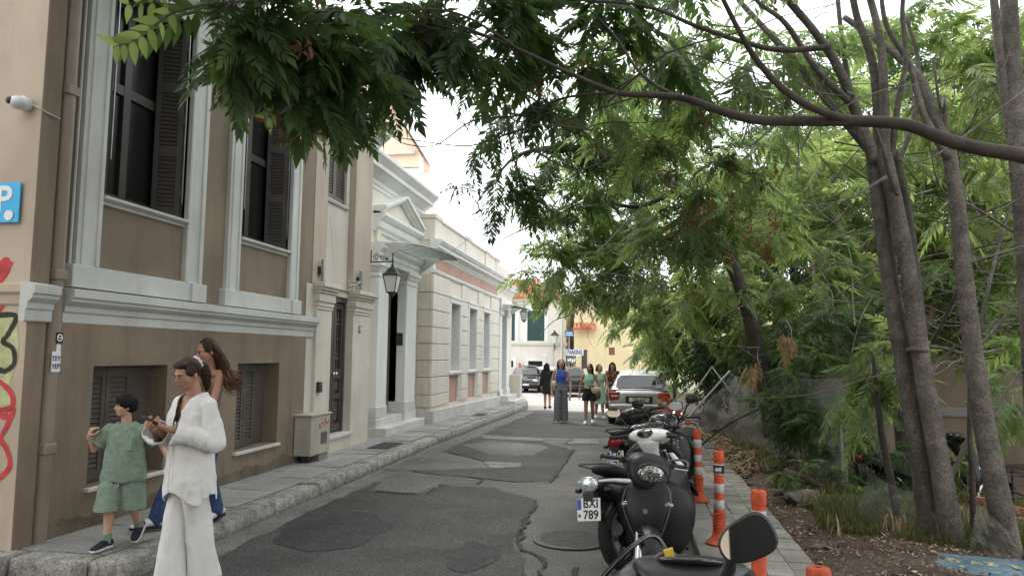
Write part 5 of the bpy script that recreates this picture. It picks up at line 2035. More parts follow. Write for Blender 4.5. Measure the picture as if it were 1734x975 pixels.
cF.px(560, 150, 50, 26, 4.4, 100, L=.36, per=6)
cF.px(425, 125, 36, 20, 3.7, 110, L=.30, per=5)
cF.px(700, 40, 100, 70, 4.9, 190, L=.40, per=7, seeds=2)
cF.px(670, 100, 40, 34, 5.2, 110, L=.40, per=7)
cF.px(800, 30, 100, 55, 5.4, 130, L=.42, per=8)
cF.px(815, 115, 52, 40, 5.9, 70, L=.42, per=8, seeds=2)
cF.px(900, 60, 110, 70, 5.8, 90, L=.44, seeds=2)
cF.px(910, 140, 56, 46, 6.2, 60, L=.44)
cF.px(1000, 60, 110, 70, 6.2, 80, L=.44, seeds=3)
cF.px(1100, 40, 110, 60, 6.3, 60, L=.44)
cF.blob((1.0, -3.2, 2.9), (.7, .7, .9), 150, .34)
# the same canopy goes on unseen, leaves added here to shade the near street
for c, r_, n_ in (((-3.0, 1.6, 4.7), (2.0, 1.8, .7), 420), ((-0.6, 2.6, 5.2), (2.2, 2.0, .8), 420), ((-3.2, 4.6, 6.0), (1.7, 1.9, .7), 360), ((-1.2, 5.6, 6.5), (2.0, 2.0, .8), 300), ((2.4, 2.6, 5.6), (2, 2, .9), 300), ((1.8, 6.0, 7.0), (2.2, 2, .9), 160), ((-3.0, 7.6, 7.6), (1.6, 1.8, .7), 260), ((3.8, 5.2, 7.4), (2, 2, 1), 160), ((-3.2, -1.6, 5.0), (2.2, 1.8, .8), 300), ((0.2, -1.0, 5.4), (2.2, 2.0, .8), 300)):
    cF.blob(c, r_, n_, .5)
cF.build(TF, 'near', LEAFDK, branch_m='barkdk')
wood(None, TF, (700, 60, 1200, 250), (5.0, 6.4), 22, (.004, .010), m='barkdk')
# the sprig hanging lowest against the first window: every leaflet its own piece
random.seed(31)
leafme = None


def sprig(pts, size, n, flip=1):
    global leafme
    P, rr = crom([(at(*q), .004) for q in pts], 5)
    MB().tube(P, .0028, 5).build('leaf_stalk', 'twig', TF)
    o0 = org(TF)
    if leafme is None:
        mb = MB()
        prof = [(0, 0), (.12, .13), (.35, .19), (.6, .16), (.85, .07), (1.05, 0)]
        vs, fs = [], []
        for i, (t, w_) in enumerate(prof):
            z = -.10 * t * t
            vs += [(t, -w_, z + .05 * w_ * 4), (t, 0, z), (t, w_, z + .05 * w_ * 4)]
        for i in range(len(prof) - 1):
            for k in range(2):
                fs.append((3 * i + k, 3 * i + k + 1, 3 * i + k + 4, 3 * i + k + 3))
        leafme = bpy.data.meshes.new('leaf')
        leafme.from_pydata(vs, [], fs)
        leafme.materials.append(LEAFLT)
        leafme.polygons.foreach_set('use_smooth', [True] * len(fs))
    N = len(P)
    for k in range(n):
        i = 2 + (N - 4) * k / (n - 1)
        p = P[int(i)]
        T = (P[min(int(i) + 1, N - 1)] - P[max(int(i) - 1, 0)]).normalized()
        for sgn in (-1, 1):
            view = (p - Vector((0, 0, CAM_H))).normalized()
            side = T.cross(view).normalized() * sgn
            d = (side * .9 + T * .45 + Vector((0, 0, -.45)) + view * random.uniform(-.4, .4)).normalized()
            nrm = (-view + Vector((random.gauss(0, .3), random.gauss(0, .3), random.gauss(.3, .3)))).normalized()
            y_ = nrm.cross(d).normalized()
            nrm = d.cross(y_)
            s_ = size * random.uniform(.85, 1.12)
            M = Matrix((d * s_, y_ * s_, nrm * s_)).transposed().to_4x4()
            o = bpy.data.objects.new('leaf', leafme)
            COL.objects.link(o)
            o.parent = TF
            o.matrix_local = Matrix.Translation(p - o0) @ M


sprig([(300, 8, 2.92), (262, 42, 2.88), (225, 70, 2.85), (195, 78, 2.84)], .095, 7)
sprig([(300, 8, 2.92), (250, 5, 2.9), (215, 8, 2.88)], .085, 4)
sprig([(440, 150, 3.7), (418, 175, 3.68), (400, 190, 3.66)], .085, 4)
sprig([(545, 170, 4.3), (540, 205, 4.3), (532, 245, 4.3)], .10, 6)
sprig([(585, 165, 4.5), (572, 200, 4.5), (560, 232, 4.5)], .10, 6)
sprig([(380, 85, 3.4), (372, 115, 3.4), (362, 140, 3.4)], .09, 5)
sprig([(480, 160, 3.9), (470, 185, 3.9), (452, 200, 3.9)], .09, 5)
sprig([(640, 170, 5.0), (650, 195, 5.0), (655, 222, 5.0)], .10, 5)

# ---- dark leaf mass hanging over mid street, and the bright trees along the lot
TG = tree('street_tree', 'tree leaning over mid street with dark hanging leaf clumps against the sky', (at(1240, 700, 12).x + .6, 12, -.05))
bough(TG, [(1310, 740, 12, .14), (1285, 600, 12, .12), (1240, 450, 11.8, .10), (1160, 330, 11.4, .08), (1060, 270, 11, .06), (960, 250, 10.5, .04), (880, 262, 10, .025), (840, 300, 9.6, .012)], m='barkdk')
bough(TG, [(1060, 270, 11, .04), (1000, 240, 10.4, .03), (930, 205, 9.8, .02), (850, 190, 9.2, .012)], 'limb', 'barkdk')
bough(TG, [(1150, 320, 11.4, .05), (1080, 350, 11.4, .03), (1000, 340, 11.4, .02), (930, 370, 11.2, .012), (860, 400, 10.8, .008), (848, 410, 10.8, .005)], 'limb', 'barkdk')
cG = Crown()
cG.px(858, 215, 46, 44, 9.2, 75, L=.46)
cG.px(846, 285, 30, 38, 9.4, 85, L=.46)
cG.px(870, 350, 42, 42, 9.8, 85, L=.46)
cG.px(800, 250, 22, 20, 9.0, 60, L=.42)
cG.px(905, 290, 42, 60, 10, 80, L=.48)
cG.px(965, 250, 60, 60, 10.6, 60, L=.5)
cG.px(780, 308, 6, 16, 9.0, 120, L=.30)
cG.px(1030, 300, 60, 50, 11, 60, L=.5)
cG.px(940, 380, 50, 34, 11, 60, L=.5)
cG.px(750, 140, 40, 36, 8.2, 46, L=.44)
cG.px(820, 180, 46, 36, 8.8, 60, L=.46)
cG.px(950, 160, 60, 60, 10.2, 50, L=.5)
cG.px(1040, 110, 70, 60, 10.4, 50, L=.5)
cG.px(900, 330, 36, 40, 10.4, 70, L=.46)
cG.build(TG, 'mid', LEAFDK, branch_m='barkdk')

b = at(1205, 718, 17)
TE = tree('street_tree', 'slender pale-stemmed tree by the collapsed fence, crown spreading over the street', (b.x, 17, gz(17)))
bough(TE, [(1210, 730, 17, .12), (1200, 660, 17, .11), (1182, 580, 17, .10), (1166, 520, 17, .09), (1140, 440, 16.9, .08), (1090, 360, 16.6, .06), (1030, 300, 16, .04)])
bough(TE, [(1166, 520, 17, .06), (1100, 480, 16.6, .045), (1020, 440, 16, .03), (940, 440, 15.4, .015)], 'limb')
cE = Crown()
for q in ((1000, 290, 90, 60, 15), (1060, 350, 110, 70, 15.5), (970, 380, 75, 60, 15), (925, 440, 42, 42, 14.6), (1000, 450, 90, 55, 15.5), (1070, 450, 80, 70, 15), (1090, 250, 80, 60, 14.6), (960, 490, 55, 35, 15.6), (905, 465, 24, 26, 14.6)):
    cE.px(*q, 74, L=.50)
cE.px(1015, 510, 62, 30, 16.5, 62, L=.45)
cE.px(1075, 545, 44, 34, 17, 70, L=.45)
cE.px(945, 500, 22, 18, 15.6, 40, L=.42)
cE.px(1120, 530, 60, 60, 16, 60, L=.5)
cE.build(TE, 'mid', LEAFLT)
wood(None, TE, (1000, 330, 1180, 520), (13.5, 14.4), 50, (.006, .016), (.8, 2.0))

# far tree closing the street side of the lot
TH = tree('lot_tree', 'dense green tree at the far end of the lot, behind the silver car', (2.6, 26, gz(26)))
P, rr = crom([(Vector((2.6, 26, gz(26) - .2)), .2), (Vector((2.5, 26, 2)), .16), (Vector((2.2, 25.8, 4.5)), .1)], 5)
MB().tube(P, rr, 8).build('trunk', 'barkdk', TH, smooth='all')
cH = Crown()
for q in ((1120, 590, 56, 26, 24), (1060, 540, 46, 24, 24), (1150, 560, 80, 50, 22), (1190, 620, 60, 46, 20), (1085, 585, 24, 22, 25), (1135, 632, 40, 24, 24)):
    cH.px(*q, 55, L=.55, twigs=False)
cH.build(TH, 'far', LEAF)

# trees standing back in the lot
BACK = [('lot_tree', 'leafy tree deep in the lot, seen left of the multi-stemmed trunks', 4.6, 14.0, LEAFLT, [(1290, 330, 120, 90, 13.5), (1370, 300, 110, 80, 14), (1300, 470, 120, 80, 13), (1390, 430, 110, 100, 14), (1230, 500, 90, 70, 12.5), (1440, 520, 90, 70, 13.5), (1330, 560, 100, 60, 12.5)], 'mid', 58),
        ('lot_tree', 'tall pale-green tree deep in the lot, behind the multi-stemmed trunks', 7.2, 15.0, LEAFLT, [(1450, 330, 120, 110, 14.5), (1560, 380, 120, 120, 14.6), (1570, 240, 110, 90, 15), (1470, 200, 100, 70, 15), (1590, 500, 90, 70, 14.4), (1660, 560, 70, 40, 13.8)], 'far', 60),
        ('lot_tree', 'pale-green tree deep in the lot, at the right edge beyond the single trunk', 9.6, 14.0, LEAFLT, [(1690, 350, 90, 110, 13.6), (1720, 480, 70, 80, 13.4), (1650, 470, 80, 80, 14.2), (1700, 250, 90, 90, 14), (1640, 220, 80, 60, 15), (1700, 560, 60, 50, 13)], 'far', 56),
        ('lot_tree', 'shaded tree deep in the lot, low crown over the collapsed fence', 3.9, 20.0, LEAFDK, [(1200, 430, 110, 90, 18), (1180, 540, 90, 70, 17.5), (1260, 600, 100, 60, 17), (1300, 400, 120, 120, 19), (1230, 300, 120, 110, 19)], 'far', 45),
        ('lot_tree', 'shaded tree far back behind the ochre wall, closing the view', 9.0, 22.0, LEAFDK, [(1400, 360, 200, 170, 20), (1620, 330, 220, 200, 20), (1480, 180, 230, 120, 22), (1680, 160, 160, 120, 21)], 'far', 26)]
for nm, lab, x, y, m_, bl, tpl, dens in BACK:
    t = tree(nm, lab, (x, y, -.25))
    P, rr = crom([(Vector((x, y, -.4)), .17), (Vector((x - .1, y, 2)), .13), (Vector((x + .1, y, 4.2)), .1), (Vector((x - .1, y - .2, 6.5)), .05)], 5)
    MB().tube(P, rr, 9).build('trunk', 'barkdk', t, smooth='all')
    c = Crown()
    for q in bl:
        c.px(*q, dens, L=.6 if y > 15 else .5, seeds=3 if y < 15 else 0, tw=.008)
    c.build(t, tpl, m_)
    if y < 15.5:
        wood(None, t, (min(q[0] - q[2] * .6 for q in bl), 280, max(q[0] + q[2] * .6 for q in bl), 640), (10, 14), 34, (.006, .014), (1.2, 3.2))

# creeper-covered fence stretch and undergrowth
UG = [('fence_creeper', 'leafy creeper hanging over the wire fence beside the dirt bank', 1.95, 11.0, LEAFDK, [(1310, 660, 36, 60, 11), (1335, 700, 50, 50, 10.4), (1365, 640, 46, 56, 10.6), (1300, 600, 34, 34, 12), (1395, 720, 44, 40, 9.8), (1345, 760, 40, 26, 10.2), (1410, 780, 40, 30, 9.5)], 130, .28),
      ('undergrowth_shrub', 'dark shrub behind the sapling and the wire fence', 3.0, 10.4, LEAFDK, [(1430, 720, 70, 50, 10.0), (1460, 800, 80, 36, 9.7), (1390, 570, 80, 60, 11.5), (1420, 650, 60, 60, 10.8), (1530, 760, 46, 50, 10.4), (1480, 560, 60, 50, 11.5), (1250, 560, 50, 40, 13)], 95, .34),
      ('undergrowth_shrub', 'bright low shrub between the grey trunks before the ochre wall', 4.2, 10.6, LEAFLT, [(1615, 745, 26, 18, 10.4), (1625, 760, 22, 14, 10.2), (1590, 800, 40, 30, 10.6)], 120, .34),
      ('undergrowth_shrub', 'shrub at the right edge beyond the single trunk', 5.6, 10.4, LEAF, [(1710, 690, 30, 30, 10.4), (1725, 640, 30, 40, 10.6), (1695, 720, 26, 18, 10.2)], 70, .36),
      ('undergrowth_shrub', 'low leafy scrub along the foot of the creeper fence, above the loose stones', 2.5, 9.4, LEAF, [(1380, 810, 50, 24, 9.2), (1450, 850, 60, 24, 8.6), (1330, 790, 40, 20, 10.2), (1520, 860, 40, 24, 8.8), (1480, 830, 50, 26, 8.9)], 130, .24)]
for nm, lab, x, y, m_, bl, dens, L_ in UG:
    t = thing(nm, lab, 'shrub', (x, y, 0))
    c = Crown()
    for q in bl:
        c.px(*q, dens, L=L_, per=7, anchor=Vector((x, y, dz(x, y))), tw=.006)
    c.build(t, 'mid', m_, 'foliage')
dry = thing('dead_branch', 'dead branch with a drooping fan of dry brown leaves above the fence', 'branch', (at(1290, 620, 10.4).x, 10.4, 1.5))
c = Crown()
c.px(1290, 612, 16, 12, 10.4, 260, L=.32, droop=-.9)
c.px(1334, 560, 8, 20, 10.2, 200, L=.26, droop=-1.2)
c.build(dry, 'mid', DRYLEAF, 'dry_leaves')
# ------------------------------------------------------------------ bollards
def make_bollard(x, y, h, bands, lab):
    t = thing('bollard', lab, 'bollard', (x, y, 0.085 + gz(y)), 'orange flexible bollards along the right kerb')
    z0 = 0.085 + gz(y)
    c = (x, y, z0)
    prof = [(.0, 0), (.118, 0), (.118, .012), (.10, .022), (.075, .045), (.062, .075)]
    z = .09
    for k in range(7):
        prof += [(.058, z), (.058, z + .012), (.050, z + .016), (.050, z + .024)]
        z += .027
    prof += [(.046, z + .01), (.044, h - .10), (.044, h - .085), (.048, h - .08), (.048, h - .012), (.042, h), (.014, h + .003), (.012, h - .015), (0, h - .016)]
    MB().lathe(prof, 20, c).build('post', 'orange', t, smooth=True)
    for a, b in bands:
        MB().lathe([(.0455, a), (.047, a + .002), (.047, b - .002), (.0455, b)], 20, c, cap=False).build('reflective_band', 'reflect', t, smooth=True)
    t.rotation_euler = (R(random.uniform(-1.8, 1.8)), R(random.uniform(-1.8, 1.8)), 0)
    return t


B2 = lambda h: [(h - .20, h - .11), (h - .36, h - .28), (h - .50, h - .42)]
make_bollard(.73, 3.22, .80, [(.60, .68)], 'orange bollard nearest the viewer, only its cap showing at the bottom edge')
make_bollard(.74, 5.0, .80, [(.57, .68)], 'orange bollard behind the large scooter mirror, one wide silver band')
bA = make_bollard(.70, 6.93, .80, B2(.80), 'orange bollard with a black sticker on its top band, third from the viewer')
mb = MB()
mb.lathe([(.0478, .612), (.0478, .682)], 20, (.70, 6.93, .085), cap=False)
stk = mb.build('sticker', 'ink', bA)
mb = MB()
for k in range(5):
    a = -2.3 + k * .24
    mb.obox((.70 + .0485 * math.cos(a), 6.93 + .0485 * math.sin(a), .085 + .645), (-.004 * math.sin(a), .004 * math.cos(a), .01), (.0004, 0, 0), (0, 0, .012))
mb.build('print', 'signwhite', stk, kind='stuff')
make_bollard(.68, 8.88, .80, B2(.80), 'orange bollard with three silver bands beside the black scooter tail, fourth from the viewer')
make_bollard(.66, 10.65, .80, B2(.80), 'orange bollard half hidden by the dark scooter fairing, fifth from the viewer')
make_bollard(.64, 12.5, .78, B2(.78), 'orange bollard almost hidden behind the dark scooters, sixth from the viewer')
make_bollard(.60, 14.7, .84, B2(.84), 'lowest-looking orange bollard of the close trio before the silver car')
make_bollard(.54, 15.8, .84, B2(.84), 'middle orange bollard of the close trio before the silver car')
make_bollard(.47, 16.9, .84, B2(.84), 'farthest orange bollard of the close trio before the silver car')
# white card leaning by the kerb
wc = thing('white_panel', 'small white panel standing upright beside the kerb between two bollards', 'panel', (.58, 10.2, .09))
MB().obox((.585, 10.15, .33), (.045, .02, 0), (-.004, .008, 0), (0, 0, .22)).build('board', 'signwhite', wc)
MB().box(.57, .60, 10.13, 10.17, .085, .12).build('foot', 'greypl', wc)


# ------------------------------------------------------------------ scooters
MT['satin'] = mat('satin_black_plastic', (0.013, 0.013, 0.014), .42, .2, 6, .08, 150, spec=.3)
MT['headlens'] = mat('clear_headlight', (.26, .28, .28), .08, .6, 30, metal=.7, coat=.8)
def xf(mb, M):
    mb.v = [tuple(M @ Vector(v)) for v in mb.v]
    return mb


def sring(c, hx, hz, n=18, p=2.6, ax='y', tilt=0.0):
    out = []
    for k in range(n):
        a = 2 * math.pi * k / n
        ca, sa = math.cos(a), math.sin(a)
        u = hx * math.copysign(abs(ca) ** (2 / p), ca)
        v = hz * math.copysign(abs(sa) ** (2 / p), sa)
        if ax == 'y':
            out.append(Vector((c[0] + u, c[1] + v * math.sin(tilt), c[2] + v * math.cos(tilt))))
        else:
            out.append(Vector((c[0] + u, c[1] + v, c[2] + v * math.sin(tilt))))
    return out


def body(secs, ax='y', p=2.6, n=18):
    mb = MB()
    mb.ring_loft([sring(s[0], s[1], s[2], n, p, ax, s[3] if len(s) > 3 else 0) for s in secs])
    return mb


def wheel(t, c, r, w, M=None, spokes=5, rim='greypl', disc=True):
    M = M or Matrix()
    mb = MB().torus(c, r - w * .5, w * .5, 36, 10, 'x', .95)
    o = xf(mb, M).build('wheel', 'rubber', t, smooth='all')
    mb = MB()
    cx, cy, cz = c
    mb.lathe([(r - w, -w * .42), (r - w * .75, -w * .45), (r - w * .75, w * .45), (r - w, w * .42), (r - w * 1.15, w * .2), (r - w * 1.15, -w * .2)], 32, c, 'x', cap=False)
    mb.lathe([(0, -w * .5), (.045, -w * .5), (.045, w * .5), (0, w * .5)], 14, c, 'x')
    for k in range(spokes):
        a = 2 * math.pi * k / spokes
        for da in ((-.12, .12) if spokes < 8 else (0,)):
            mb.tube([(cx, cy + .04 * math.cos(a), cz + .04 * math.sin(a)), (cx, cy + (r - w) * math.cos(a + da), cz + (r - w) * math.sin(a + da))], .011 if spokes < 8 else .003, 5)
    xf(mb, M).build('rim', rim, o, smooth=True)
    if disc:
        mb = MB().lathe([(.06, w * .55), (.11, w * .55), (.11, w * .6), (.06, w * .6)], 24, c, 'x')
        xf(mb, M).build('brake_disc', 'chrome', o)
    return o


def mirror(t, c, stem_from, M, size=(.075, .05), glassface=-1, m='blackpl', mg='mirror', yaw=0.0, pitch=0.0):
    """rear-view mirror: shell, glass, curved stalk; glass looks along -Y"""
    c = Vector(c)
    Rm = Matrix.Rotation(yaw, 3, 'Z') @ Matrix.Rotation(pitch, 3, 'X')
    n = 22

    def oval(sx, sz, y):
        out = []
        for k in range(n):
            a = 2 * math.pi * k / n
            ca, sa = math.cos(a), math.sin(a)
            u = sx * math.copysign(abs(ca) ** .8, ca)
            v = sz * math.copysign(abs(sa) ** .8, sa) * (1 + .18 * ca)
            out.append(c + Rm @ Vector((u, y, v)))
        return out
    mb = MB()
    mb.ring_loft([oval(size[0] * .45, size[1] * .45, .035), oval(size[0] * .85, size[1] * .85, .022), oval(size[0], size[1], 0), oval(size[0], size[1], -.010), oval(size[0] * .92, size[1] * .92, -.012)])
    o = xf(mb, M).build('mirror', m, t, smooth=True)
    mb = MB()
    mb.add(oval(size[0] * .9, size[1] * .9, -.0135), [tuple(range(n))])
    xf(mb, M).build('mirror_glass', mg, o)
    P, rr = crom([(Vector(stem_from), .008), ((Vector(stem_from) * .45 + c * .55) + Vector((0, .01, .015)), .008), (c + Rm @ Vector((0, .03, -size[1] * .4)), .009)], 4)
    mb = MB().tube(P, rr, 7)
    xf(mb, M).build('mirror_stalk', m, o, smooth='all')
    return o


def plate(t, c, txt1, txt2, M=None, s=1.0, yaw=0.0):
    """number plate on the tail, facing -Y"""
    M = M or Matrix()
    c = Vector(c)
    Q = Matrix.Translation(c) @ Matrix.Rotation(R(-12), 4, 'X')
    mb = MB().box(-.105 * s, .105 * s, -.003, .003, -.085 * s, .085 * s)
    o = xf(mb, M @ Q).build('number_plate', 'plate', t, bevel=.002)
    mb = MB().box(-.102 * s, -.066 * s, -.0045, -.003, .0, .082 * s)
    xf(mb, M @ Q).build('blue_strip', 'plateblue', o)
    mb = MB().lathe([(0, 0), (.014, 0), (.014, .001), (0, .001)], 12, (-.083 * s, -.0045, -.045 * s), 'y')
    xf(mb, M @ Q).build('seal', 'greypl', o)
    for txt, z, sz in ((txt1, .042 * s, .092 * s), (txt2, -.042 * s, .092 * s)):
        vs, fs = text_mesh(txt, sz, .0008, .002)
        mb = MB().add([(v[0] + .02 * s, -.0048 - v[2], v[1] + z) for v in vs], fs)
        xf(mb, M @ Q).build('digits', 'ink', o)
    return o


def scooter(lab, loc, head, lean=0.0, steer=0.0, scale=1.0, main='blackgl', trim='blackpl', cowl=None, seat='rubber', facing='rear', txt=None,
            mirrors=True, tailbox=False, stripe=None, screen=False, light='lens', apron=True, underbone=False, name='scooter'):
    t = thing(name, lab, 'scooter', (0, 0, 0))
    cowl = cowl or main
    A = Vector((0, .40, .95))
    ax = Vector((0, -.42, 1)).normalized()
    ST = Matrix.Translation(A) @ Matrix.Rotation(steer, 4, ax) @ Matrix.Translation(-A)
    r = .27
    # front end that turns with the bars
    wheel(t, (0, .66, r), r, .10, ST, 5 if not underbone else 16, 'greypl' if not underbone else 'chrome')
    mb = MB()
    for x in (-.075, .075):
        mb.tube([(x, .66, r), (x * .95, .50, .62), (x * .8, .42, .85)], .018, 8)
    xf(mb, ST).build('fork', 'chrome', t, smooth=True)
    mb = MB()
    rows = []
    for k in range(9):
        a = R(20 + 130 * k / 8)
        q = r + .035
        rows.append([(x, .66 + q * math.cos(a) * (1 - abs(x) * .6), r + q * math.sin(a) * (1 - abs(x) * 1.6)) for x in (-.075, -.06, -.03, 0, .03, .06, .075)])
    mb.ring_loft(rows, cap=False, closed=False)
    o = xf(mb, ST).build('mudguard', main, t, smooth='all')
    sm = o.modifiers.new('thickness', 'SOLIDIFY')
    sm.thickness = .008
    # handlebar with grips and levers
    P, rr = crom([(Vector((-.34, .18, .99)), .013), (Vector((-.20, .26, 1.0)), .013), (Vector((0, .33, .97)), .014), (Vector((.20, .26, 1.0)), .013), (Vector((.34, .18, .99)), .013)], 4)
    xf(MB().tube(P, rr, 8), ST).build('handlebar', 'iron', t, smooth=True)
    for s_ in (-1, 1):
        mb = MB().tube([(s_ * .24, .245, .998), (s_ * .36, .17, .99)], [.019, .019], 10)
        mb.tube([(s_ * .36, .17, .99), (s_ * .375, .16, .988)], [.024, .022], 10)
        xf(mb, ST).build('grip', 'rubber', t, smooth=True)
        mb = MB().tube([(s_ * .22, .29, .985), (s_ * .30, .275, .98), (s_ * .375, .23, .975)], [.010, .007, .007], 6)
        xf(mb, ST).build('brake_lever', 'steel', t, smooth=True)
        mb = body([((s_ * .215, .25, 1.0), .03, .028), ((s_ * .215, .30, 1.0), .026, .026)])
        xf(mb, ST).build('switch_block', 'blackpl', t, smooth=True)
    if facing == 'rear':
        # cowl seen from the saddle: cover with neck and dial
        mb = body([((0, .44, .93), .06, .035, .5), ((0, .42, .965), .13, .07, .5), ((0, .36, .985), .19, .075, .4), ((0, .27, 1.0), .22, .07, .3), ((0, .215, 1.0), .19, .055, .2), ((0, .195, .99), .13, .03, .1)], p=2.3)
        xf(subd(mb), ST).build('handlebar_cover', cowl, t, smooth='all')
        mb = MB()
        mb.ring_loft([sring((0, .32, .76), .058, .05, 16, 2.4, 'z'), sring((0, .29, .84), .07, .055, 16, 2.4, 'z'), sring((0, .25, .92), .10, .06, 16, 2.4, 'z'), sring((0, .24, .98), .15, .05, 16, 2.4, 'z')])
        xf(mb, ST).build('neck', cowl, t, smooth='all')
        mb = MB().ball((0, .205, 1.028), (.088, .050, .016), 20, 8, Matrix.Rotation(R(48), 3, 'X'))
        xf(mb, ST).build('dial', 'blackgl', t, smooth='all')
        mb = MB().ball((0, .196, 1.035), (.060, .032, .012), 18, 8, Matrix.Rotation(R(48), 3, 'X'))
        xf(mb, ST).build('dial_glass', 'carglass', t, smooth='all')
    else:
        mb = body([((0, .24, .99), .12, .05, .2), ((0, .30, .99), .18, .10, .1), ((0, .40, .955), .19, .14, -.1), ((0, .47, .93), .165, .135, -.25), ((0, .505, .92), .12, .10, -.3)], p=2.3, n=22)
        xf(mb, ST).build('headlight_cowl', cowl, t, smooth='all')
        mb = MB().ball((0, .475, .925), (.125, .055, .098), 24, 14, Matrix.Rotation(R(-14), 3, 'X'))
        hl = xf(mb, ST).build('headlight', 'headlens', t, smooth='all')
        for k in range(5):
            mb = MB().ball(((k - 2) * .036, .520 - .004 * abs(k - 2), .935 - .018 * (k % 2)), (.016, .012, .040 - .006 * abs(k - 2)), 10, 8)
            xf(mb, ST).build('reflector', 'chrome', hl, smooth='all')
        mb = MB().lathe([(.128, 0), (.14, .0), (.14, .015), (.128, .015)], 28, (0, 0, 0), 'y', cap=False)
        Q = Matrix.Translation(Vector((0, .475, .925))) @ Matrix.Rotation(R(-14), 4, 'X') @ Matrix.Diagonal(Vector((1.0, 1, .80, 1)))
        xf(mb, ST @ Q).build('headlight_rim', 'blackpl', hl, smooth='all')
    if mirrors:
        for s_ in (-1, 1):
            mirror(t, (s_ * .36, .27, 1.22), (s_ * .20, .28, 1.01), ST, (.085, .055), yaw=R(-8 * s_), mg='mirror')
    # apron, leg shield, floor, body, saddle, tail
    if apron:
        mb = body([((0, .52, .36), .07, .05), ((0, .55, .50), .13, .075), ((0, .53, .66), .20, .085), ((0, .47, .80), .21, .08), ((0, .42, .88), .13, .06)], 'z')
        mb.build('apron', main, t, smooth='all')
        rows = []
        for z, hw, y in ((.26, .20, .34), (.34, .27, .36), (.5, .33, .40), (.66, .34, .39), (.78, .28, .36), (.86, .16, .34)):
            rows.append([(x, y - .16 * (abs(x) / .34) ** 2 - .0, z) for x in np.linspace(-hw, hw, 11)])
        mb = MB()
        mb.ring_loft(rows, cap=False, closed=False)
        o = mb.build('leg_shield', trim, t, smooth='all')
        sm = o.modifiers.new('thickness', 'SOLIDIFY')
        sm.thickness = .03
        for s_ in (-1, 1):
            mb = MB().ball((s_ * .17, .545, .70), (.05, .03, .028), 14, 8)
            mb.build('turn_signal', 'headlens', t, smooth='all')
        body([((0, .36, .26), .17, .045), ((0, .2, .24), .20, .05), ((0, -.1, .24), .20, .055), ((0, -.3, .30), .17, .08)]).build('floorboard', 'blackpl', t, smooth='all')
    else:
        body([((0, .42, .80), .05, .06), ((0, .25, .66), .07, .09), ((0, .05, .50), .09, .10), ((0, -.2, .48), .10, .12)]).build('frame_cover', main, t, smooth='all')
        for s_ in (-1, 1):
            rows = []
            for z, y0, y1, x in ((.32, .28, .44, .19), (.5, .34, .47, .22), (.7, .36, .46, .20), (.82, .36, .42, .12)):
                rows.append([(s_ * x, y0, z), (s_ * (x + .03), (y0 + y1) / 2, z), (s_ * x * .75, y1, z)])
            mb = MB().ring_loft(rows, cap=False, closed=False)
            o = mb.build('leg_shield', cowl, t, smooth='all')
            sm = o.modifiers.new('thickness', 'SOLIDIFY')
            sm.thickness = .014
    mb = body([((0, .06, .50), .10, .12), ((0, -.1, .52), .15, .17), ((0, -.35, .54), .17, .17), ((0, -.6, .60), .165, .13), ((0, -.82, .68), .13, .075), ((0, -.95, .72), .07, .035)], p=2.5)
    bd = mb.build('body_panel', main, t, smooth='all')
    for s_ in (-1, 1):
        if stripe:
            P, rr = crom([(Vector((s_ * .165, -.25, .60)), .018), (Vector((s_ * .182, -.5, .665)), .022), (Vector((s_ * .15, -.8, .72)), .016), (Vector((s_ * .09, -.95, .735)), .008)], 5)
            MB().tube(P, rr, 8).build('stripe', stripe, bd, smooth='all')
    mb = body([((0, .08, .70), .07, .03), ((0, 0, .72), .12, .05), ((0, -.2, .725), .145, .055), ((0, -.45, .755), .15, .06), ((0, -.68, .80), .12, .045), ((0, -.78, .81), .06, .02)], p=2.4)
    mb.build('saddle', seat, t, smooth='all')
    P, rr = crom([(Vector((-.13, -.6, .80)), .011), (Vector((-.12, -.85, .86)), .011), (Vector((0, -.95, .875)), .011), (Vector((.12, -.85, .86)), .011), (Vector((.13, -.6, .80)), .011)], 5)
    MB().tube(P, rr, 7).build('grab_rail', 'greypl', t, smooth=True)
    wheel(t, (0, -.60, r), r, .11, None, 5 if not underbone else 16, 'greypl')
    body([((.0, -.1, .26), .10, .07), ((0, -.35, .28), .13, .09), ((-.08, -.6, .28), .05, .07)]).build('engine', 'greypl', t, smooth='all')
    mb = MB().tube([(.12, -.15, .20), (.15, -.35, .22), (.155, -.55, .28)], [.018, .022, .03], 8)
    mb.tube([(.155, -.50, .27), (.16, -.88, .36)], [.045, .05], 14)
    mb.build('exhaust', 'iron', t, smooth=True)
    mb = MB().tube([(-.12, -.1, .22), (-.24, -.02, .01)], .011, 6)
    mb.build('side_stand', 'steel', t)
    rows = []
    for k in range(7):
        a = R(50 + 95 * k / 6)
        q = r + .045
        rows.append([(x, -.60 + q * math.cos(a), r + q * math.sin(a) * (1 - abs(x))) for x in (-.07, -.035, 0, .035, .07)])
    o = MB().ring_loft(rows, cap=False, closed=False).build('rear_mudguard', 'blackpl', t, smooth='all')
    sm = o.modifiers.new('thickness', 'SOLIDIFY')
    sm.thickness = .008
    MB().box(-.05, .05, -.99, -.90, .46, .66).build('plate_bracket', 'blackpl', t, bevel=.01)
    mb = MB().ball((0, -.955, .715), (.085, .035, .062), 20, 12)
    mb.build('tail_light', 'bluelens' if light == 'blue' else 'redlens', t, smooth='all')
    for s_ in (-1, 1):
        MB().ball((s_ * .13, -.90, .665), (.035, .025, .022), 12, 8).build('turn_signal', 'blackpl', t, smooth='all')
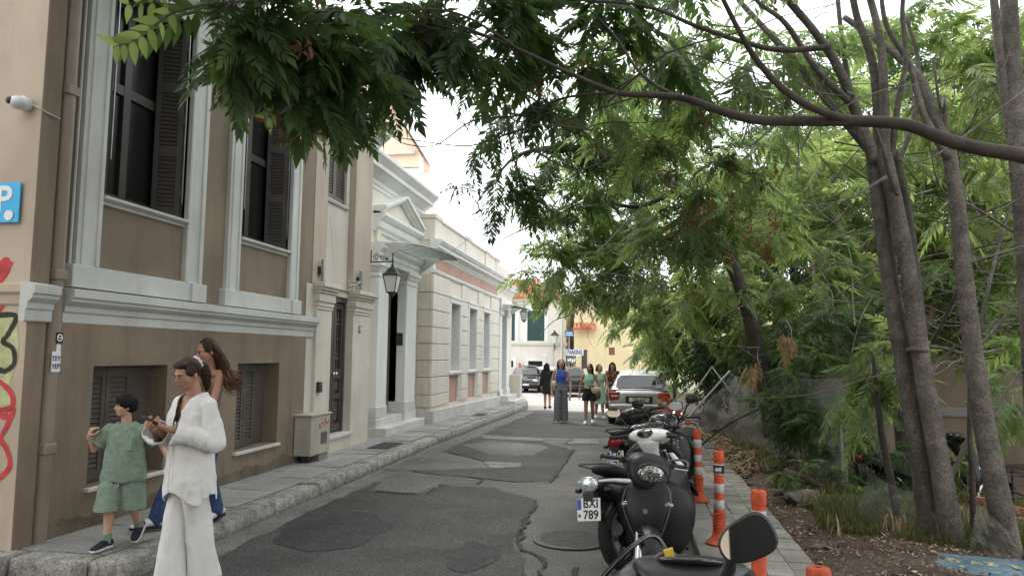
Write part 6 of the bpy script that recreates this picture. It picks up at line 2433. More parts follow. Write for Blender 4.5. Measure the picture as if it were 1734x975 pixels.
    for s_ in (-1, 1):
        P, rr = crom([(Vector((s_ * .22, .27, .985)), .006), (Vector((s_ * .16, .40, .93)), .006), (Vector((s_ * .07, .47, .78)), .006), (Vector((s_ * .05, .50, .58)), .006)], 4)
        xf(MB().tube(P, rr, 5), ST).build('cable', 'ink', t, smooth='all')
        P, rr = crom([(Vector((s_ * .165, .02, .42)), .004), (Vector((s_ * .172, -.25, .46)), .004), (Vector((s_ * .168, -.55, .56)), .004), (Vector((s_ * .12, -.85, .67)), .004)], 4)
        MB().tube(P, rr, 5).build('panel_seam', 'greypl', bd, smooth='all')
        MB().tube([(s_ * .10, -.42, .34), (s_ * .12, -.62, .60)], [.028, .024], 10).build('shock_absorber', 'steel', t, smooth=True)
        MB().box(s_ * .10, s_ * .22, -.06, -.02, .22, .245).build('footrest', 'rubber', t, bevel=.004)
    if apron:
        mb = MB()
        for k in range(4):
            mb.box(-.07 + .006 * k, .07 - .006 * k, .612, .625, .45 + .028 * k, .458 + .028 * k)
        mb.build('horn_grille', 'greypl', t, kind='stuff')
        mb = MB().lathe([(.016, 0), (.022, 0), (.022, .004), (.016, .004)], 20, (0, .614, .66), 'y')
        mb.build('emblem', 'chrome', t, smooth=True)
        for s_ in (-1, 1):
            P, rr = crom([(Vector((s_ * .08, .585, .40)), .004), (Vector((s_ * .15, .585, .55)), .004), (Vector((s_ * .20, .56, .72)), .004), (Vector((s_ * .17, .49, .84)), .004)], 4)
            MB().tube(P, rr, 5).build('panel_seam', 'greypl', t, smooth='all')
    mb = MB()
    for k in range(9):
        z = .20 + .016 * k
        mb.lathe([(.055, 0), (.07, .002), (.07, .006), (.055, .008)], 14, (.0, -.20, z), 'z')
    mb.build('cooling_fins', 'steel', t, kind='stuff')
    if txt:
        plate(t, (0, -1.0, .53), *txt)
    if tailbox:
        mb = body([((0, -.62, .98), .18, .06), ((0, -.66, .98), .21, .12), ((0, -.95, .98), .21, .13), ((0, -1.02, .98), .17, .10)], p=4)
        mb.build('top_box', 'blackpl', t, smooth=True)
        MB().box(-.2, .2, -1.03, -.64, .965, .985).build('top_box_seam', 'chrome', t)
    if screen:
        rows = []
        for k in range(7):
            f = k / 6
            z = .98 + .42 * f
            hw = .19 * (1 - .45 * f ** 2)
            rows.append([(x, .48 - .18 * f - .5 * x * x, z) for x in np.linspace(-hw, hw, 9)])
        o = xf(MB().ring_loft(rows, cap=False, closed=False), ST).build('screen', 'carglass', t, smooth='all')
    t.rotation_euler = (0, lean, math.atan2(-head[0], head[1]))
    t.scale = (scale,) * 3
    t.location = loc
    return t


def subd(mb):
    return mb


# black scooter facing the viewer
scooter('glossy black scooter facing the viewer, front wheel turned, parked by the manhole cover', (.20, 6.16, 0), (-.22, -.975), lean=R(3), steer=R(26), scale=.90,
        facing='front', mirrors=False, main='satin', trim='satin')
# white underbone moped heading for the kerb
scooter('white moped with number plate BXI 789, white handlebar cover, its tail in the road', (.13, 6.80, 0), (.44, .90), lean=R(-9), steer=R(-8), scale=1.0,
        main='blackpl', cowl='whitept', stripe='whitept', txt=('BXI', '789'), mirrors=False, apron=False, underbone=True, light='blue', name='moped')
# black and red scooter behind it, mirrors out
scooter('black scooter with a dark red side stripe and two spread mirrors, behind the white moped', (.24, 8.05, 0), (.10, .99), lean=R(-10), steer=R(-4), scale=.95,
        main='blackgl', stripe='redpt', txt=None, mirrors=True)
scooter('black motorcycle with top rack and number plate OK, nearest to the silver car', (.02, 9.95, 0), (.22, .97), lean=R(-8), steer=R(12), scale=.98,
        main='blackpl', seat='brownseat', txt=('OK', '41'), mirrors=False, apron=False, underbone=True, name='motorcycle')
# big dark front fairing of a parked scooter by the kerb
scooter('dark scooter with a shiny fairing and bright mirrors, facing the viewer close to the bollards', (.46, 9.25, 0), (-.30, -.95), lean=R(4), steer=R(-10), scale=.98,
        main='blackgl', facing='front', mirrors=True, screen=False)

# nearest scooter: only bars, dash, cables and the big mirror reach into view
t = thing('scooter', 'nearest black scooter, cut by the bottom edge, its large mirror and cable loops in view', 'scooter', (.1, 2.2, 0))
mb = body([((.17, 2.62, .98), .16, .06, .4), ((.16, 2.5, 1.015), .21, .075, .4), ((.13, 2.3, 1.03), .22, .07, .35), ((.11, 2.15, 1.0), .16, .05, .2)], p=2.6)
mb.build('handlebar_cover', 'blackpl', t, smooth='all')
mb = body([((.17, 2.42, 1.075), .15, .02, .4), ((.15, 2.30, 1.10), .17, .028, .35), ((.13, 2.22, 1.085), .11, .015, .3)], p=3)
mb.build('dial', 'blackpl', t, smooth='all')
MB().ball((.15, 2.31, 1.118), (.10, .06, .014), 18, 8, Matrix.Rotation(R(-20), 3, 'X')).build('dial_glass', 'carglass', t, smooth='all')
P, rr = crom([(Vector((-.28, 2.1, .98)), .013), (Vector((-.08, 2.3, 1.02)), .013), (Vector((.16, 2.42, 1.0)), .014), (Vector((.38, 2.28, 1.02)), .013), (Vector((.52, 2.05, .98)), .013)], 4)
MB().tube(P, rr, 8).build('handlebar', 'iron', t, smooth=True)
MB().tube([(-.16, 2.22, 1.0), (-.33, 2.06, .97)], .02, 10).build('grip', 'rubber', t, smooth=True)
MB().tube([(.42, 2.22, 1.01), (.56, 2.02, .98)], .02, 10).build('grip', 'rubber', t, smooth=True)
for pts in ([(1000, 1000, 2.45), (1045, 950, 2.5), (1085, 914, 2.55), (1108, 908, 2.6), (1124, 925, 2.6), (1140, 960, 2.55), (1160, 1000, 2.5)],):
    P, rr = crom([(at(*q), .0085) for q in pts], 6)
    MB().tube(P, rr, 8).build('cable', 'blackgl', t, smooth='all')
P, rr = crom([(at(1098, 965, 2.4), .006), (at(1118, 938, 2.4), .006), (at(1150, 948, 2.42), .006), (at(1170, 985, 2.4), .006)], 6)
MB().tube(P, rr, 8).build('cable', 'greypl', t, smooth='all')
q = at(1133, 936, 2.40)
MB().obox(q, (.014, .004, .004), (0, .01, 0), (-.003, 0, .012)).build('key_tag', mat('yellow_plastic', (.62, .42, .05), .5, .1, 9), t)
body([((.14, 2.75, .80), .15, .18), ((.12, 2.55, .75), .20, .22), ((.10, 2.3, .70), .22, .22)]).build('apron', 'blackgl', t, smooth='all')
wheel(t, (.15, 2.98, .27), .27, .10)
body([((.05, 1.9, .30), .18, .06), ((.05, 1.4, .30), .2, .08)]).build('floorboard', 'blackpl', t, smooth='all')
body([((.05, 1.5, .55), .14, .2), ((.04, 1.2, .6), .17, .2), ((.03, .8, .66), .13, .12)]).build('saddle', 'rubber', t, smooth='all')
wheel(t, (.03, .95, .27), .27, .11)
mc = at(1264, 912, 2.0)
MM = Matrix.Translation(mc) @ Matrix.Rotation(R(-28), 4, 'Y') @ Matrix.Rotation(R(-5.5), 4, 'X')
n = 30


def moval(sx, sz, y):
    out = []
    for k in range(n):
        a = 2 * math.pi * k / n
        ca, sa = math.cos(a), math.sin(a)
        u = sx * math.copysign(abs(ca) ** .75, ca)
        v = sz * math.copysign(abs(sa) ** .75, sa) * (1 + .22 * ca)
        out.append(Vector((u, y + .10 * u, v)))
    return out


mb = MB()
mb.ring_loft([moval(.03, .022, .05), moval(.062, .045, .03), moval(.074, .052, 0), moval(.074, .052, -.012), moval(.069, .048, -.015)])
mo = xf(mb, MM).build('mirror', 'blackpl', t, smooth=True)
mb = MB()
mb.add(moval(.068, .0472, -.0165), [tuple(range(n))])
xf(mb, MM).build('mirror_glass', 'mirror', mo)
mb = MB()
P, rr = crom([(at(1238, 945, 2.03), .012), (at(1236, 962, 2.06), .016), (at(1222, 1010, 2.15), .013), (Vector((.34, 2.3, 1.0)), .013)], 5)
mb.tube(P, rr, 10).build('mirror_stalk', 'blackpl', mo, smooth='all')


# ------------------------------------------------------------------ cars
def car(lab, loc, rz, paint, scale=1.0, hatch=True, name='parked_car', plate_txt=None):
    """body lofted from stations along its length (+Y = front)"""
    t = thing(name, lab, 'car', (0, 0, 0))
    L = 4.2
    st = [(-2.10, .42, .80, .72), (-2.02, .30, .95, .80), (-1.75, .24, .97, .845), (-1.2, .22, .95, .86), (-.2, .22, .93, .87), (.7, .22, .92, .87), (1.3, .22, .88, .86), (1.75, .26, .80, .83), (2.02, .32, .70, .74), (2.1, .42, .60, .62)]
    rings = []
    for y, zb, zt, hw in st:
        zm = zb + (zt - zb) * .55
        rings.append([(-hw * .72, y, zt), (-hw * .92, y, zt - .04), (-hw, y, zm), (-hw * .98, y, zb + .1), (-hw * .9, y, zb), (0, y, zb), (hw * .9, y, zb), (hw * .98, y, zb + .1), (hw, y, zm), (hw * .92, y, zt - .04), (hw * .72, y, zt), (0, y, zt + .012)])
    b = subsurf(MB().ring_loft(rings).build('body', paint, t), 2)
    gh = [(-1.98, .95, .94, .62), (-1.55, .92, 1.36, .60), (-1.2, .90, 1.42, .58), (-.4, .90, 1.45, .585), (.2, .90, 1.42, .58), (.55, .90, 1.30, .60), (1.05, .88, .92, .64)]
    if not hatch:
        gh[0] = (-1.62, .95, .96, .62)
        gh[1] = (-1.28, .92, 1.32, .60)
        gh[2] = (-.95, .90, 1.41, .58)
    rings = []
    for y, zb, zt, hw in gh:
        rings.append([(-hw, y, zt - .06), (-hw * 1.32, y, zb), (hw * 1.32, y, zb), (hw, y, zt - .06), (hw * .8, y, zt), (0, y, zt + .015), (-hw * .8, y, zt)])
    g = MB().ring_loft(rings).build('cabin', paint, t, smooth=True)
    m_ = g.modifiers.new('bevel', 'BEVEL')
    m_.width = .04
    m_.segments = 3
    # windows stand a little proud of the cabin skin
    y0, y1 = gh[0], gh[1]
    def lerp(a, b, f):
        return a + (b - a) * f
    def pane(nm, pts, off):
        mb = MB()
        mb.prism([Vector(p) + Vector(off) for p in pts], Vector(off) * .6)
        return mb.build(nm, 'carglass', t)
    dy, dzv = y1[0] - y0[0], y1[2] - y0[2]
    nb = Vector((0, -dzv, dy)).normalized()
    Pq = lambda f, x: (x, lerp(y0[0], y1[0], f), lerp(y0[2], y1[2], f) + .0)
    pane('rear_window', [Pq(.10, -.62), Pq(.10, .62), Pq(.62, .60), Pq(.90, .50), Pq(.90, -.50), Pq(.62, -.60)], nb * .012)
    a, c = gh[-1], gh[-2]
    nb2 = Vector((0, (c[2] - a[2]), (a[0] - c[0]))).normalized()
    Pf = lambda f, x: (x, lerp(a[0], c[0], f), lerp(a[2], c[2], f))
    pane('windscreen', [Pf(.08, .66), Pf(.08, -.66), Pf(.95, -.52), Pf(.95, .52)], nb2 * .012)
    for s_ in (-1, 1):
        for ya, yb, fa, fb in ((-1.35, -.45, .9, 1.0), (-.38, .62, 1.0, .82)):
            z_t = 1.30
            pts = [(s_ * .80, ya + (.0 if ya > -1 else .0), .95), (s_ * .80, yb, .95), (s_ * .635, yb - .22 if yb > 0 else yb, z_t), (s_ * .635, ya + (.18 if ya < -1 else 0), z_t)]
            mb = MB()
            mb.prism([Vector(p) + Vector((s_ * .012, 0, .003)) for p in pts], (s_ * .01, 0, .004))
            mb.build('side_window', 'carglass', t)
        # wing mirrors, wheels
        body([((s_ * .97, .60, .98), .08, .05), ((s_ * .97, .68, .98), .07, .045)]).build('wing_mirror', paint if paint != 'silver' else 'blackpl', t, smooth='all')
        for y in (-1.3, 1.3):
            o = MB().torus((s_ * .76, y, .30), .22, .085, 28, 8, 'x', 1.05).build('wheel', 'rubber', t, smooth='all')
            mb = MB().lathe([(0, s_ * .05), (.08, s_ * .06), (.20, s_ * .035), (.20, -.02 * s_), (0, -.02 * s_)], 20, (s_ * .78, y, .30), 'x')
            mb.build('hubcap', 'steel', o, smooth=True)
            mb = MB().lathe([(.0, 0), (.34, 0), (.34, s_ * .02), (.0, s_ * .02)], 24, (s_ * .835, y, .32), 'x')
            mb.build('wheel_arch', 'ink', t)
        # lamps
        mb = MB().box(s_ * .50, s_ * .80, -2.085, -1.90, .66, .90)
        tl = mb.build('tail_lamp', 'redlens', t, bevel=.03)
        MB().box(s_ * .56, s_ * .74, -2.093, -2.07, .76, .80).build('reversing_lens', 'lens', tl, bevel=.004)
        mb = MB().ball((s_ * .58, 1.96, .64), (.17, .12, .085), 16, 10)
        mb.build('headlamp', 'lens', t, smooth='all')
    body([((0, -2.06, .47), .80, .12), ((0, -2.14, .47), .79, .11), ((0, -2.17, .47), .72, .08)], p=5).build('rear_bumper', paint, t, smooth='all')
    MB().box(-.78, .78, -2.182, -2.15, .50, .525).build('bumper_strip', 'chrome' if paint == 'silver' else 'blackpl', t)
    body([((0, 2.04, .42), .78, .12), ((0, 2.14, .42), .74, .10)], p=5).build('front_bumper', paint, t, smooth='all')
    MB().box(-.33, .33, 2.085, 2.12, .52, .62).build('grille', 'blackpl', t, bevel=.01)
    MB().box(-.36, .36, -2.112, -2.07, .60, .80).build('plate_recess', 'blackpl', t, bevel=.02)
    if plate_txt:
        o = MB().box(-.26, .26, -2.12, -2.108, .64, .75).build('number_plate', 'plate', t)
        letters(plate_txt, (0.02, -2.123, .695), (1, 0, 0), (0, 0, 1), .12, 'ink', o, 'digits', .002, sx=.8)
    else:
        MB().box(-.26, .26, 2.145, 2.155, .38, .48).build('number_plate', 'plate', t)
    MB().tube([(-.15, -2.02, 1.0), (.42, -2.0, 1.03)], .010, 5).build('wiper', 'blackpl', t)
    MB().tube([(.0, -1.45, 1.42), (.0, -1.62, 1.62)], .006, 5).build('aerial', 'blackpl', t)
    MB().box(-.75, .75, -2.0, 2.0, .20, .3).build('underside', 'ink', t)
    t.location = loc
    t.rotation_euler = (0, 0, rz)
    t.scale = (scale,) * 3
    return t


car('silver hatchback seen from behind, parked at the right kerb past the motorcycles', (.09, 21.7, gz(20)), R(-2), 'silver', .97, True, 'parked_car', 'YPH 6607')
car('black car facing the viewer, parked before the shuttered house at the street end', (at(884, 640, 41).x, 43, gz(41)), R(180 + 4), 'carblack', 1.0)
car('white car behind the black car, before the shuttered house', (at(915, 640, 43).x + .2, 45.0 - 1.2, gz(43)), R(180 - 10), 'carwhite', .98)
car('dark car seen from behind with a red tail lamp, under the PARKING board', (at(960, 640, 37).x - .1, 38.6, gz(37)), R(10), 'carblack', 1.0)

# ------------------------------------------------------------------ wire fences
def chainlink(name, lab, quad, nu, nv, wave=.0, sag=.0, m='oldwire', wire=.0016, cat='wire fence', posts=()):
    """woven diamond mesh over a bilinear quad a(lower left) b(lower right) c(upper right) d(upper left)"""
    t = thing(name, lab, cat, tuple(quad[0]))
    a, b, c, d = [Vector(q) for q in quad]
    nrm = (b - a).cross(d - a).normalized()

    def P(u, v):
        p = (a * (1 - u) + b * u) * (1 - v) + (d * (1 - u) + c * u) * v
        w_ = wave * (noise.noise((u * 3, v * 2.2, 4)) + .5 * noise.noise((u * 8, v * 6, 1)))
        return p + nrm * w_ - Vector((0, 0, sag * math.sin(math.pi * u) * v))
    mb = MB()
    K = nu + nv
    for sgn in (0, 1):
        for k in range(-nv, nu + 1):
            pts = []
            for j in range(nv + 1):
                u = (k + j) / nu if sgn == 0 else (k + nv - j) / nu
                if -1e-6 <= u <= 1 + 1e-6:
                    pts.append(P(u, j / nv) + nrm * (.003 if sgn else -.003))
            if len(pts) > 1:
                mb.tube(pts, wire, 3, cap=False)
    mesh = mb.build('wire_mesh', m, t)
    mesh['kind'] = 'stuff'
    for (p, q, r_) in posts:
        MB().tube([p, q], r_, 8).build('post', 'steel', t)
    return t


A = lambda px, py, Y: at(px, py, Y)
chainlink('collapsed_fence', 'sheet of wire fence torn loose and slumped over leaning posts beyond the dirt bank',
          (A(1172, 722, 14.6), A(1268, 748, 13.2), A(1290, 634, 13.6), A(1238, 630, 15)), 46, 34, .20, .1, wire=.0042,
          posts=((A(1150, 724, 14.2), A(1236, 628, 14.9), .022), (A(1150, 700, 15), A(1205, 622, 15.6), .018), (A(1205, 620, 15.6), A(1250, 680, 14.6), .012), (A(1130, 690, 16), A(1180, 640, 16.4), .015)))
chainlink('wire_fence', 'upright wire fence running beside the dirt bank, grown over by creeper',
          (A(1268, 745, 13.0), A(1440, 850, 9.0), A(1440, 640, 9.0), A(1268, 620, 13.0)), 80, 30, .06, .08, wire=.0022,
          posts=((A(1427, 830, 9.2), A(1424, 700, 9.2), .016), (A(1352, 790, 10.5), A(1350, 690, 10.5), .016), (A(1300, 740, 12), A(1300, 640, 12), .02)))
chainlink('fallen_fence', 'low crumpled strip of wire fence around the feet of the multi-stemmed tree',
          (A(1440, 905, 8.1), A(1640, 930, 7.2), A(1625, 850, 7.3), A(1470, 800, 8.3)), 44, 18, .10, .05, wire=.0017)
chainlink('fallen_fence', 'crumpled scrap of wire fence at the foot of the single grey trunk',
          (A(1640, 935, 7.15), A(1734, 960, 7.0), A(1720, 905, 7.0), A(1655, 850, 7.25)), 20, 12, .10, .02, wire=.0022)
for k, (px0, py0, px1, py1, Y) in enumerate(((1127, 690, 1124, 622, 23), (1143, 690, 1142, 640, 22))):
    t = thing('fence_post', ('taller', 'shorter')[k] + ' of the two pale fence posts behind the silver car', 'post', tuple(A(px0, py0, Y)), 'pale posts behind the silver car')
    MB().tube([A(px0, py0, Y), A(px1, py1, Y)], .05, 8).build('shaft', 'concrete', t)
    MB().lathe([(.055, 0), (.055, .04), (0, .06)], 8, A(px1, py1, Y)).build('cap', 'concrete', t)
hs = thing('hose', 'loop of thin pale hose lying in the straw by the bollards', 'hose', (1.0, 12.4, .1))
P, rr = crom([(A(1162, 740, 12.6), .012), (A(1166, 716, 12.6), .012), (A(1178, 716, 12.5), .012), (A(1190, 732, 12.3), .012), (A(1205, 738, 12.2), .012)], 6)
MB().tube(P, rr, 6).build('hose_loop', 'straw', hs, smooth='all')

# fallen branches on the bank
for k, (pts, lab) in enumerate(((((1180, 760, 13), (1230, 720, 12.6), (1290, 690, 12)), 'dark broken branch leaning from the straw up to the fence'),
                                (((1560, 880, 7.9), (1530, 905, 7.6), (1500, 925, 7.3)), 'forked grey branch lying beside the blue board'),
                                (((1330, 800, 9.6), (1370, 812, 9.4), (1410, 835, 9.2)), 'thick rotten log lying on the dirt bank under the creeper'),
                                (((1590, 850, 9), (1640, 740, 9.3), (1665, 650, 9.6)), 'bare branch propped up between the two grey trunks'))):
    t = thing('fallen_branch', lab, 'branch', tuple(A(*pts[1])))
    r0 = (.02, .014, .06, .03)[k]
    P, rr = crom([(A(*q), r0 * (1 - .2 * i)) for i, q in enumerate(pts)], 5)
    MB().tube(P, rr, 8).build('stick', 'barkdk' if k in (0, 3) else 'bark', t, smooth='all')
    if k < 2:
        MB().tube([P[5], P[5] + Vector((.1, .05, .12)), P[5] + Vector((.22, .05, .16))], [r0 * .6, r0 * .4, r0 * .2], 6).build('side_twig', 'bark', t)

# weathered blue board on the ground
bd = thing('blue_board', 'weathered blue board with peeling yellow and white lettering lying in the dirt', 'board', tuple(A(1640, 955, 6.7)))
a, b, c, d = A(1545, 938, 7.0), A(1800, 962, 6.75), A(1800, 998, 6.45), A(1585, 972, 6.55)
for q in (a, b):
    q.z += .0
mb = MB()
for q in (a, b, c, d):
    q.z += .035
n_ = (b - a).cross(d - a).normalized()
if n_.z < 0:
    n_ = -n_
mb.prism([a, b, c, d], n_ * -.025)
mb.build('panel', 'oldblue', bd)
u, v = (b - a).normalized(), (d - a)
random.seed(4)
mb = MB()
for k in range(70):
    f, g_ = random.uniform(.02, .62), random.uniform(.2, .95)
    if noise.noise((f * 9, g_ * 3, 2)) < -.05:
        continue
    p = a + (b - a) * f + v * g_ + n_ * .002
    s_ = random.uniform(.008, .03)
    w_ = v.normalized()
    mb.add([p, p + u * s_ * 1.6 + w_ * s_ * .2, p + u * s_ * 1.3 + w_ * s_ * .9, p + u * s_ * .2 + w_ * s_ * .7], [(0, 1, 2, 3)])
mb.build('peeling_paint', 'oldpaint', bd, kind='stuff')
for k, (ch, f) in enumerate((('D', .22), ('A', .36), ('Z', .46), ('E', .62))):
    letters(ch, a + (b - a) * f + v * .42 + n_ * .003, u, -v.normalized(), .11, 'oldpaint', bd, 'letter', .006, ext=.0008)

# old motorcycle and metal frame rusting in the lot
lm = scooter('old black motorcycle standing in the lot behind the tree trunks, wheel showing', (at(1600, 800, 10.2).x, 10.4, -.27), (.95, .1), lean=R(-8), scale=1.0, main='blackpl', mirrors=False, apron=False, underbone=True, name='motorcycle')
mf = thing('metal_frame', 'rusty black metal cart frame in the lot at the right edge', 'frame', (at(1715, 830, 9.8).x, 9.8, -.25))
x0, x1 = at(1690, 800, 9.8).x, at(1728, 800, 9.8).x
mb = MB()
for x in (x0, x1):
    for y in (9.6, 10.0):
        mb.tube([(x, y, -.27), (x, y, .42)], .014, 6)
for z in (-.1, .15, .40):
    for y in (9.6, 10.0):
        mb.tube([(x0, y, z), (x1, y, z)], .011, 6)
    for x in (x0, x1):
        mb.tube([(x, 9.6, z), (x, 10.0, z)], .011, 6)
mb.build('bars', 'iron', mf)
MB().box(x0, x1, 9.6, 10.0, -.11, -.09).build('tray', 'iron', mf)
# ------------------------------------------------------------------ people
def skinmat(name, col):
    return mat(name, col, 0.5, 0.06, 18, 0.04, 220, spec=.35)


MT['skin_a'] = skinmat('tanned_skin', (.40, .215, .145))
MT['skin_b'] = skinmat('fair_skin', (.50, .30, .215))
MT['skin_c'] = skinmat('ruddy_skin', (.46, .20, .14))
MT['hair_dk'] = mat('dark_hair', (.012, .009, .008), .6, .5, 60, .5, 160, spec=.18)
MT['hair_br'] = mat('brown_hair', (.045, .024, .015), .42, .5, 50, .5, 160, spec=.18)
MT['hair_lt'] = mat('light_brown_hair', (.16, .085, .045), .42, .4, 50, .5, 160, spec=.18)
MT['eye'] = mat('eye_white', (.62, .60, .57), .2, .02)
MT['iris'] = mat('dark_iris', (.02, .013, .01), .15, .02)
MT['lip'] = mat('lip', (.34, .10, .085), .45, .05)
MT['linen'] = mat('white_linen', (.70, .69, .66), .85, .05, 6, .35, 320)
MT['sage'] = mat('sage_towelling', (.23, .30, .225), .95, .12, 30, .6, 260)
MT['denim'] = mat('blue_denim', (.035, .065, .16), .85, .3, 14, .3, 300)
MT['tancloth'] = mat('brown_top_cloth', (.19, .11, .075), .8, .1, 8)
MT['navyshoe'] = mat('navy_mesh', (.012, .016, .035), .8, .2, 30, .2, 300)
MT['whiteshoe'] = mat('white_shoe', (.62, .62, .61), .5, .08, 14)
MT['greyshoe'] = mat('grey_shoe', (.25, .26, .28), .6, .2, 30)
MT['blacktex'] = mat('black_cloth', (.016, .016, .018), .85, .2, 10, .2, 200)
MT['bluetop'] = mat('cobalt_knit', (.05, .11, .40), .8, .1, 12, .2, 200)
MT['minttop'] = mat('mint_cloth', (.32, .60, .42), .8, .08, 10)
MT['mintdress'] = mat('pale_green_cloth', (.30, .50, .34), .8, .12, 10)
MT['greytee'] = mat('grey_tee', (.36, .36, .37), .85, .1, 10)
MT['leatherbr'] = mat('brown_leather', (.12, .05, .03), .5, .15, 10)
MT['creambag'] = mat('cream_leather', (.60, .55, .44), .5, .08, 10)


def checked(name, c1, c2, scale):
    m = mat(name, c1, .85, .1, 8)
    t = m.node_tree
    N, L = t.nodes, t.links
    b = N['Principled BSDF']
    tc = N.new('ShaderNodeTexCoord')
    mx = None
    for dirn in ('X', 'Z'):
        wv = N.new('ShaderNodeTexWave')
        wv.bands_direction = dirn
        wv.inputs['Scale'].default_value = scale
        L.new(tc.outputs['Object'], wv.inputs[0])
        r = N.new('ShaderNodeMapRange')
        r.inputs[1].default_value = .55
        r.inputs[2].default_value = .7
        L.new(wv.outputs['Fac'], r.inputs[0])
        if mx is None:
            mx = r.outputs[0]
        else:
            a = N.new('ShaderNodeMath')
            a.operation = 'ADD'
            a.use_clamp = True
            L.new(mx, a.inputs[0])
            L.new(r.outputs[0], a.inputs[1])
            mx = a.outputs[0]
    q = N.new('ShaderNodeMix')
    q.data_type = 'RGBA'
    q.inputs[6].default_value = (*c1, 1)
    q.inputs[7].default_value = (*c2, 1)
    L.new(mx, q.inputs[0])
    L.new(q.outputs[2], b.inputs['Base Color'])
    return m


MT['plaid'] = checked('grey_check_cloth', (.30, .30, .31), (.10, .10, .11), 6)


def floral():
    m = mat('floral_cloth', (.09, .03, .022), .85, .1, 8)
    t = m.node_tree
    N, L = t.nodes, t.links
    b = N['Principled BSDF']
    tc = N.new('ShaderNodeTexCoord')
    v = N.new('ShaderNodeTexVoronoi')
    v.inputs['Scale'].default_value = 11
    L.new(tc.outputs['Object'], v.inputs['Vector'])
    cr = N.new('ShaderNodeValToRGB')
    cr.color_ramp.elements[0].color = (.50, .36, .24, 1)
    cr.color_ramp.elements[1].position = .42
    cr.color_ramp.elements[1].color = (.08, .022, .018, 1)
    L.new(v.outputs['Distance'], cr.inputs[0])
    L.new(cr.outputs[0], b.inputs['Base Color'])
    return m


MT['floral'] = floral()


